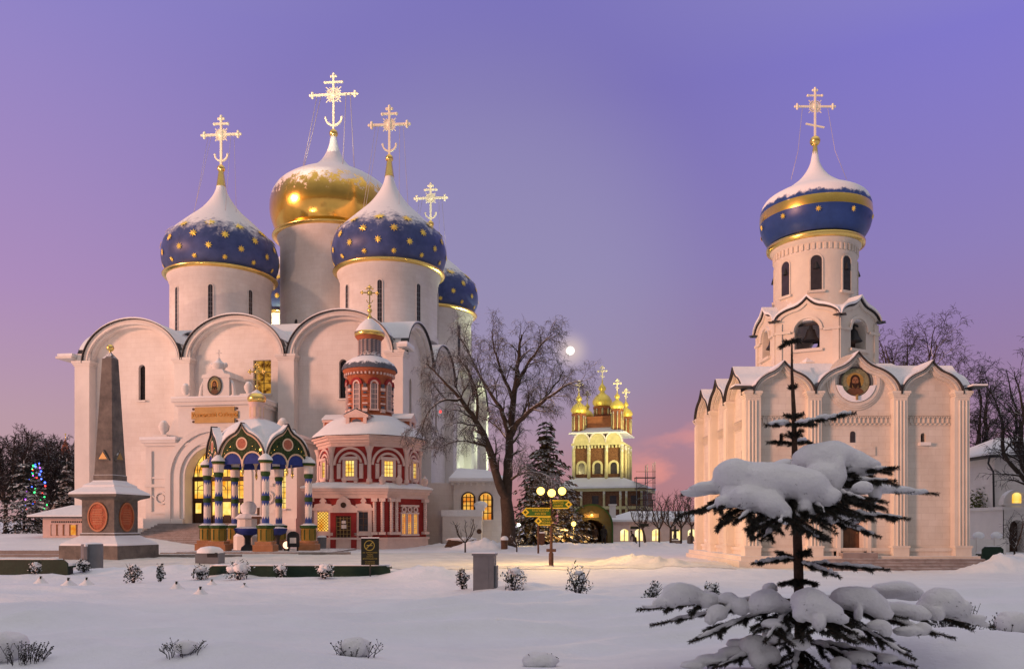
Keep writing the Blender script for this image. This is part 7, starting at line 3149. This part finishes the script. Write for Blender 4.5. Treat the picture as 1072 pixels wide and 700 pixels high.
# second whorl carrying the two great pillows
B(sp(832, 498), sp(713, 518, -.25), .03, .018, 4, .16)
B(sp(832, 505), sp(732, 537, -.8), .05, .018, 12, .44, subdroop=.15)
B(sp(832, 508), sp(768, 548, -1.1), .05, .016, 12, .5)
B(sp(832, 500), sp(765, 505, .8), .02, .016, 6, .4)
B(sp(832, 500), sp(941, 489, -.65), -.01, .018, 10, .36)
B(sp(832, 502), sp(938, 503, -.8), -.01, .016, 11, .40)
B(sp(833, 506), sp(982, 517, .15), .01, .018, 3, .15)
B(sp(832, 506), sp(912, 525, -1.05), .02, .016, 12, .48)
B(sp(832, 512), sp(925, 532, -.7), .02, .016, 11, .42)
B(sp(832, 512), sp(900, 545, -.4), .02, .014, 10, .45)
B(sp(832, 508), sp(866, 540, -1.15), .02, .015, 12, .55)
B(sp(832, 506), sp(815, 552, -1.25), .02, .015, 12, .55)
B(sp(832, 500), sp(880, 494, .9), .02, .015, 6, .4)
# just below
B(sp(833, 532), sp(953, 543, .0), .0, .015, 10, .30)
B(sp(833, 535), sp(922, 562, -.55), .02, .013, 6, .35)
B(sp(833, 534), sp(796, 566, -.6), .02, .013, 7, .45)
B(sp(833, 536), sp(786, 556, .1), .02, .011, 5, .4)
B(sp(834, 548), sp(860, 565, -.5), .01, .010, 5, .5)
# third, thin whorl
B(sp(834, 585), sp(787, 590, -.1), .01, .010, 5, .28)
B(sp(834, 585), sp(812, 577, .3), .01, .008, 4, .4)
B(sp(834, 588), sp(931, 596, .05), .0, .011, 7, .22)
B(sp(834, 588), sp(880, 604, -.4), .01, .009, 5, .4)
B(sp(834, 584), sp(848, 575, -.3), .01, .008, 4, .5)
B(sp(835, 606), sp(818, 612, -.3), .0, .007, 4, .5)
B(sp(835, 606), sp(856, 612, -.3), .0, .007, 4, .5)
# bottom skirts
B(sp(836, 628), sp(667, 638, -.25), .04, .022, 7, .26)
B(sp(836, 632), sp(681, 654, -.1), .05, .018, 5, .2)
B(sp(836, 634), sp(722, 672, -.65), .06, .018, 8, .30)
B(sp(836, 630), sp(760, 632, .6), .03, .018, 6, .35)
B(sp(836, 630), sp(1041, 656, -.1), .05, .022, 7, .28)
B(sp(836, 632), sp(1000, 668, -.55), .06, .018, 8, .30)
B(sp(836, 634), sp(958, 690, -.95), .08, .017, 9, .36)
B(sp(836, 630), sp(985, 640, .7), .03, .018, 7, .3)
B(sp(836, 630), sp(900, 628, 1.0), .03, .016, 7, .35)
B(sp(836, 634), sp(868, 665, -1.35), .05, .017, 9, .45)
B(sp(836, 634), sp(905, 672, -1.2), .06, .017, 9, .42)
B(sp(836, 634), sp(800, 672, -1.1), .06, .017, 9, .42)
B(sp(837, 668), sp(745, 700, -.6), .04, .018, 8, .36)
B(sp(837, 668), sp(775, 690, -.2), .04, .016, 7, .36)
B(sp(837, 670), sp(915, 700, -.7), .04, .018, 8, .4)
B(sp(837, 670), sp(960, 698, -.3), .04, .018, 8, .36)
B(sp(837, 675), sp(830, 712, -1.0), .04, .016, 8, .5)


def pillow(spec, res=.030):
    """snow lying on boughs: blended soft lumps; spec: (px, py, dy, rx, ry, rz in photo pixels)"""
    mb_ = bpy.data.metaballs.new('snow_load')
    mb_.resolution = res
    mb_.render_resolution = res
    mb_.threshold = .25
    t_ = bpy.data.objects.new('snow_load', mb_)
    COL.objects.link(t_)
    u_ = SY / F
    for px, py, dy, rx, ry, rz in spec:
        e = mb_.elements.new()
        e.type = 'ELLIPSOID'
        e.co = sp(px, py - (.30 if py > 600 else .10) * rz, dy)
        e.radius = 1.0
        k = 1.16
        e.size_x, e.size_y, e.size_z = rx * u_ * k, ry * u_ * k, rz * u_ * k * .92
        e.stiffness = 2.0
    dg = bpy.context.evaluated_depsgraph_get()
    dg.update()
    me = bpy.data.meshes.new_from_object(t_.evaluated_get(dg))
    bpy.data.objects.remove(t_)
    bm_ = __import__('bmesh').new()
    bm_.from_mesh(me)
    bpy.data.meshes.remove(me)
    for v in bm_.verts:
        c = v.co
        n = noise.noise(c * 3.5) * .026 + noise.noise(c * 8.0) * .016 + noise.noise(c * 17.0) * .007 + noise.noise(c * 40.0) * .002
        v.co = c + v.normal * n
    bm_.verts.index_update()
    seen = set()
    bm_.faces.index_update()
    for v0 in bm_.verts:                     # each loose lump is a mesh of its own
        if v0.index in seen:
            continue
        isl, stack = [], [v0]
        seen.add(v0.index)
        while stack:
            v = stack.pop()
            isl.append(v)
            for e_ in v.link_edges:
                q = e_.other_vert(v)
                if q.index not in seen:
                    seen.add(q.index)
                    stack.append(q)
        if len(isl) < 30:
            continue
        mp_ = {v.index: k for k, v in enumerate(isl)}
        fs = {f.index: f for v in isl for f in v.link_faces}
        g = MB()
        g.add([v.co for v in isl], [[mp_[v.index] for v in f.verts] for f in fs.values()], 0, True)
        g.build('snow_load', M_['snow_fine'], spr)
        g = MB()
        for v in isl:                        # needle tips that show through along the lower edge
            if -.75 < v.normal.z < .12 and RS.random() < .16:
                for q_ in range(3):
                    dr = (v.normal + Vector((RS.uniform(-.6, .6), RS.uniform(-.6, .6), RS.uniform(-.7, .1)))).normalized()
                    sd_ = dr.orthogonal().normalized() * .0021
                    a_ = v.co - dr * .02
                    L_ = RS.uniform(.035, .07)
                    g.add([a_ - sd_, a_ + sd_, a_ + dr * L_], [(0, 1, 2)])
        if g.v:
            g.build('needle_tips', M_['needle'], spr)
    bm_.free()


pillow([(795, 506, -.5, 34, 40, 26), (768, 500, -.45, 24, 30, 22), (820, 508, -.6, 32, 36, 24), (846, 512, -.7, 24, 30, 22), (745, 511, -.35, 28, 16, 9), (725, 516, -.27, 18, 8, 5),
        (805, 530, -.85, 20, 22, 18), (822, 540, -.95, 9, 10, 14), (842, 534, -.85, 10, 12, 13), (780, 522, -.75, 20, 22, 16), (765, 522, -.6, 12, 14, 14), (868, 521, -.8, 14, 16, 13), (756, 528, -.7, 9, 10, 10)], .05)
pillow([(868, 482, -.3, 32, 32, 24), (848, 484, -.25, 20, 26, 20), (892, 488, -.3, 26, 26, 17), (908, 489, -.35, 15, 14, 9), (862, 500, -.55, 22, 24, 17), (878, 495, -.6, 8, 12, 18), (872, 508, -.62, 10, 12, 12), (838, 492, -.2, 10, 14, 13)], .05)
pillow([(822, 492, .75, 30, 30, 14), (800, 496, .7, 20, 22, 10)], .05)
pillow([(905, 511, .2, 34, 24, 10), (935, 513, .18, 28, 14, 7), (960, 515, .16, 18, 8, 4)], .05)
pillow([(917, 518, -.6, 7, 10, 13), (902, 512, -.8, 12, 12, 9)], .05)
pillow([(883, 541, -.35, 20, 18, 7), (868, 545, -.3, 10, 10, 6), (895, 545, -.3, 8, 8, 5)], .05)
pillow([(815, 442, -.08, 14, 6, 4), (806, 444, -.1, 7, 5, 3)], .05)
pillow([(815, 461, .08, 13, 6, 3)], .05)
pillow([(880, 434, -.12, 14, 5, 2.2)], .05)
# bottom pillows
pillow([(715, 625, -.2, 26, 22, 15), (740, 630, -.2, 18, 18, 11), (697, 632, -.22, 18, 12, 8), (680, 636, -.24, 12, 7, 4), (755, 634, -.2, 12, 12, 8)], .05)
pillow([(762, 630, -.3, 14, 14, 10), (752, 644, -.45, 13, 14, 12), (775, 638, -.45, 12, 14, 13), (744, 650, -.5, 7, 8, 8)], .05)
pillow([(802, 632, -.5, 20, 20, 15), (790, 637, -.5, 12, 12, 9), (818, 636, -.5, 11, 12, 9), (806, 618, .1, 10, 14, 9)], .05)
pillow([(848, 636, -.95, 22, 24, 18), (866, 644, -1.0, 18, 20, 13), (838, 646, -1.0, 10, 12, 11), (857, 654, -1.15, 8, 10, 12), (880, 650, -1.0, 10, 10, 8)], .05)
pillow([(900, 630, -.5, 26, 24, 15), (886, 630, -.5, 16, 18, 13), (915, 638, -.55, 18, 18, 12), (898, 644, -.7, 6, 8, 12), (925, 645, -.6, 12, 10, 7)], .05)
pillow([(938, 620, .7, 30, 26, 12), (925, 622, .7, 18, 18, 10), (952, 624, .7, 18, 16, 9)], .05)
pillow([(945, 641, -.2, 26, 20, 11), (962, 646, -.25, 14, 12, 8), (928, 640, -.2, 14, 14, 9)], .05)
pillow([(985, 633, -.1, 24, 22, 17), (1000, 640, -.1, 20, 16, 12), (1018, 649, -.1, 18, 10, 7), (1032, 654, -.1, 10, 5, 3.5), (980, 645, -.25, 8, 10, 10), (968, 640, -.1, 12, 14, 10)], .05)
pillow([(950, 662, -.5, 18, 14, 7), (968, 660, -.5, 10, 10, 9)], .05)
pillow([(920, 656, -.75, 14, 12, 7), (928, 662, -.8, 6, 7, 9), (895, 668, -1.0, 10, 10, 9)], .05)
pillow([(815, 656, -.7, 22, 16, 7), (800, 660, -.6, 14, 10, 5)], .05)
pillow([(790, 680, -.35, 17, 18, 14), (795, 695, -.5, 13, 14, 14), (770, 676, -.2, 13, 12, 8), (808, 690, -.5, 10, 12, 12)], .05)
pillow([(745, 692, -.4, 22, 16, 7), (725, 697, -.5, 16, 12, 5), (765, 684, -.3, 16, 12, 7)], .05)
pillow([(815, 668, -.4, 20, 16, 8), (835, 676, -.9, 14, 12, 7)], .05)
pillow([(900, 690, -.5, 20, 14, 8), (880, 697, -.8, 12, 12, 8), (930, 690, -.4, 14, 10, 6)], .05)
print('objects', len(bpy.data.objects), 'verts', sum(len(m.vertices) for m in bpy.data.meshes))
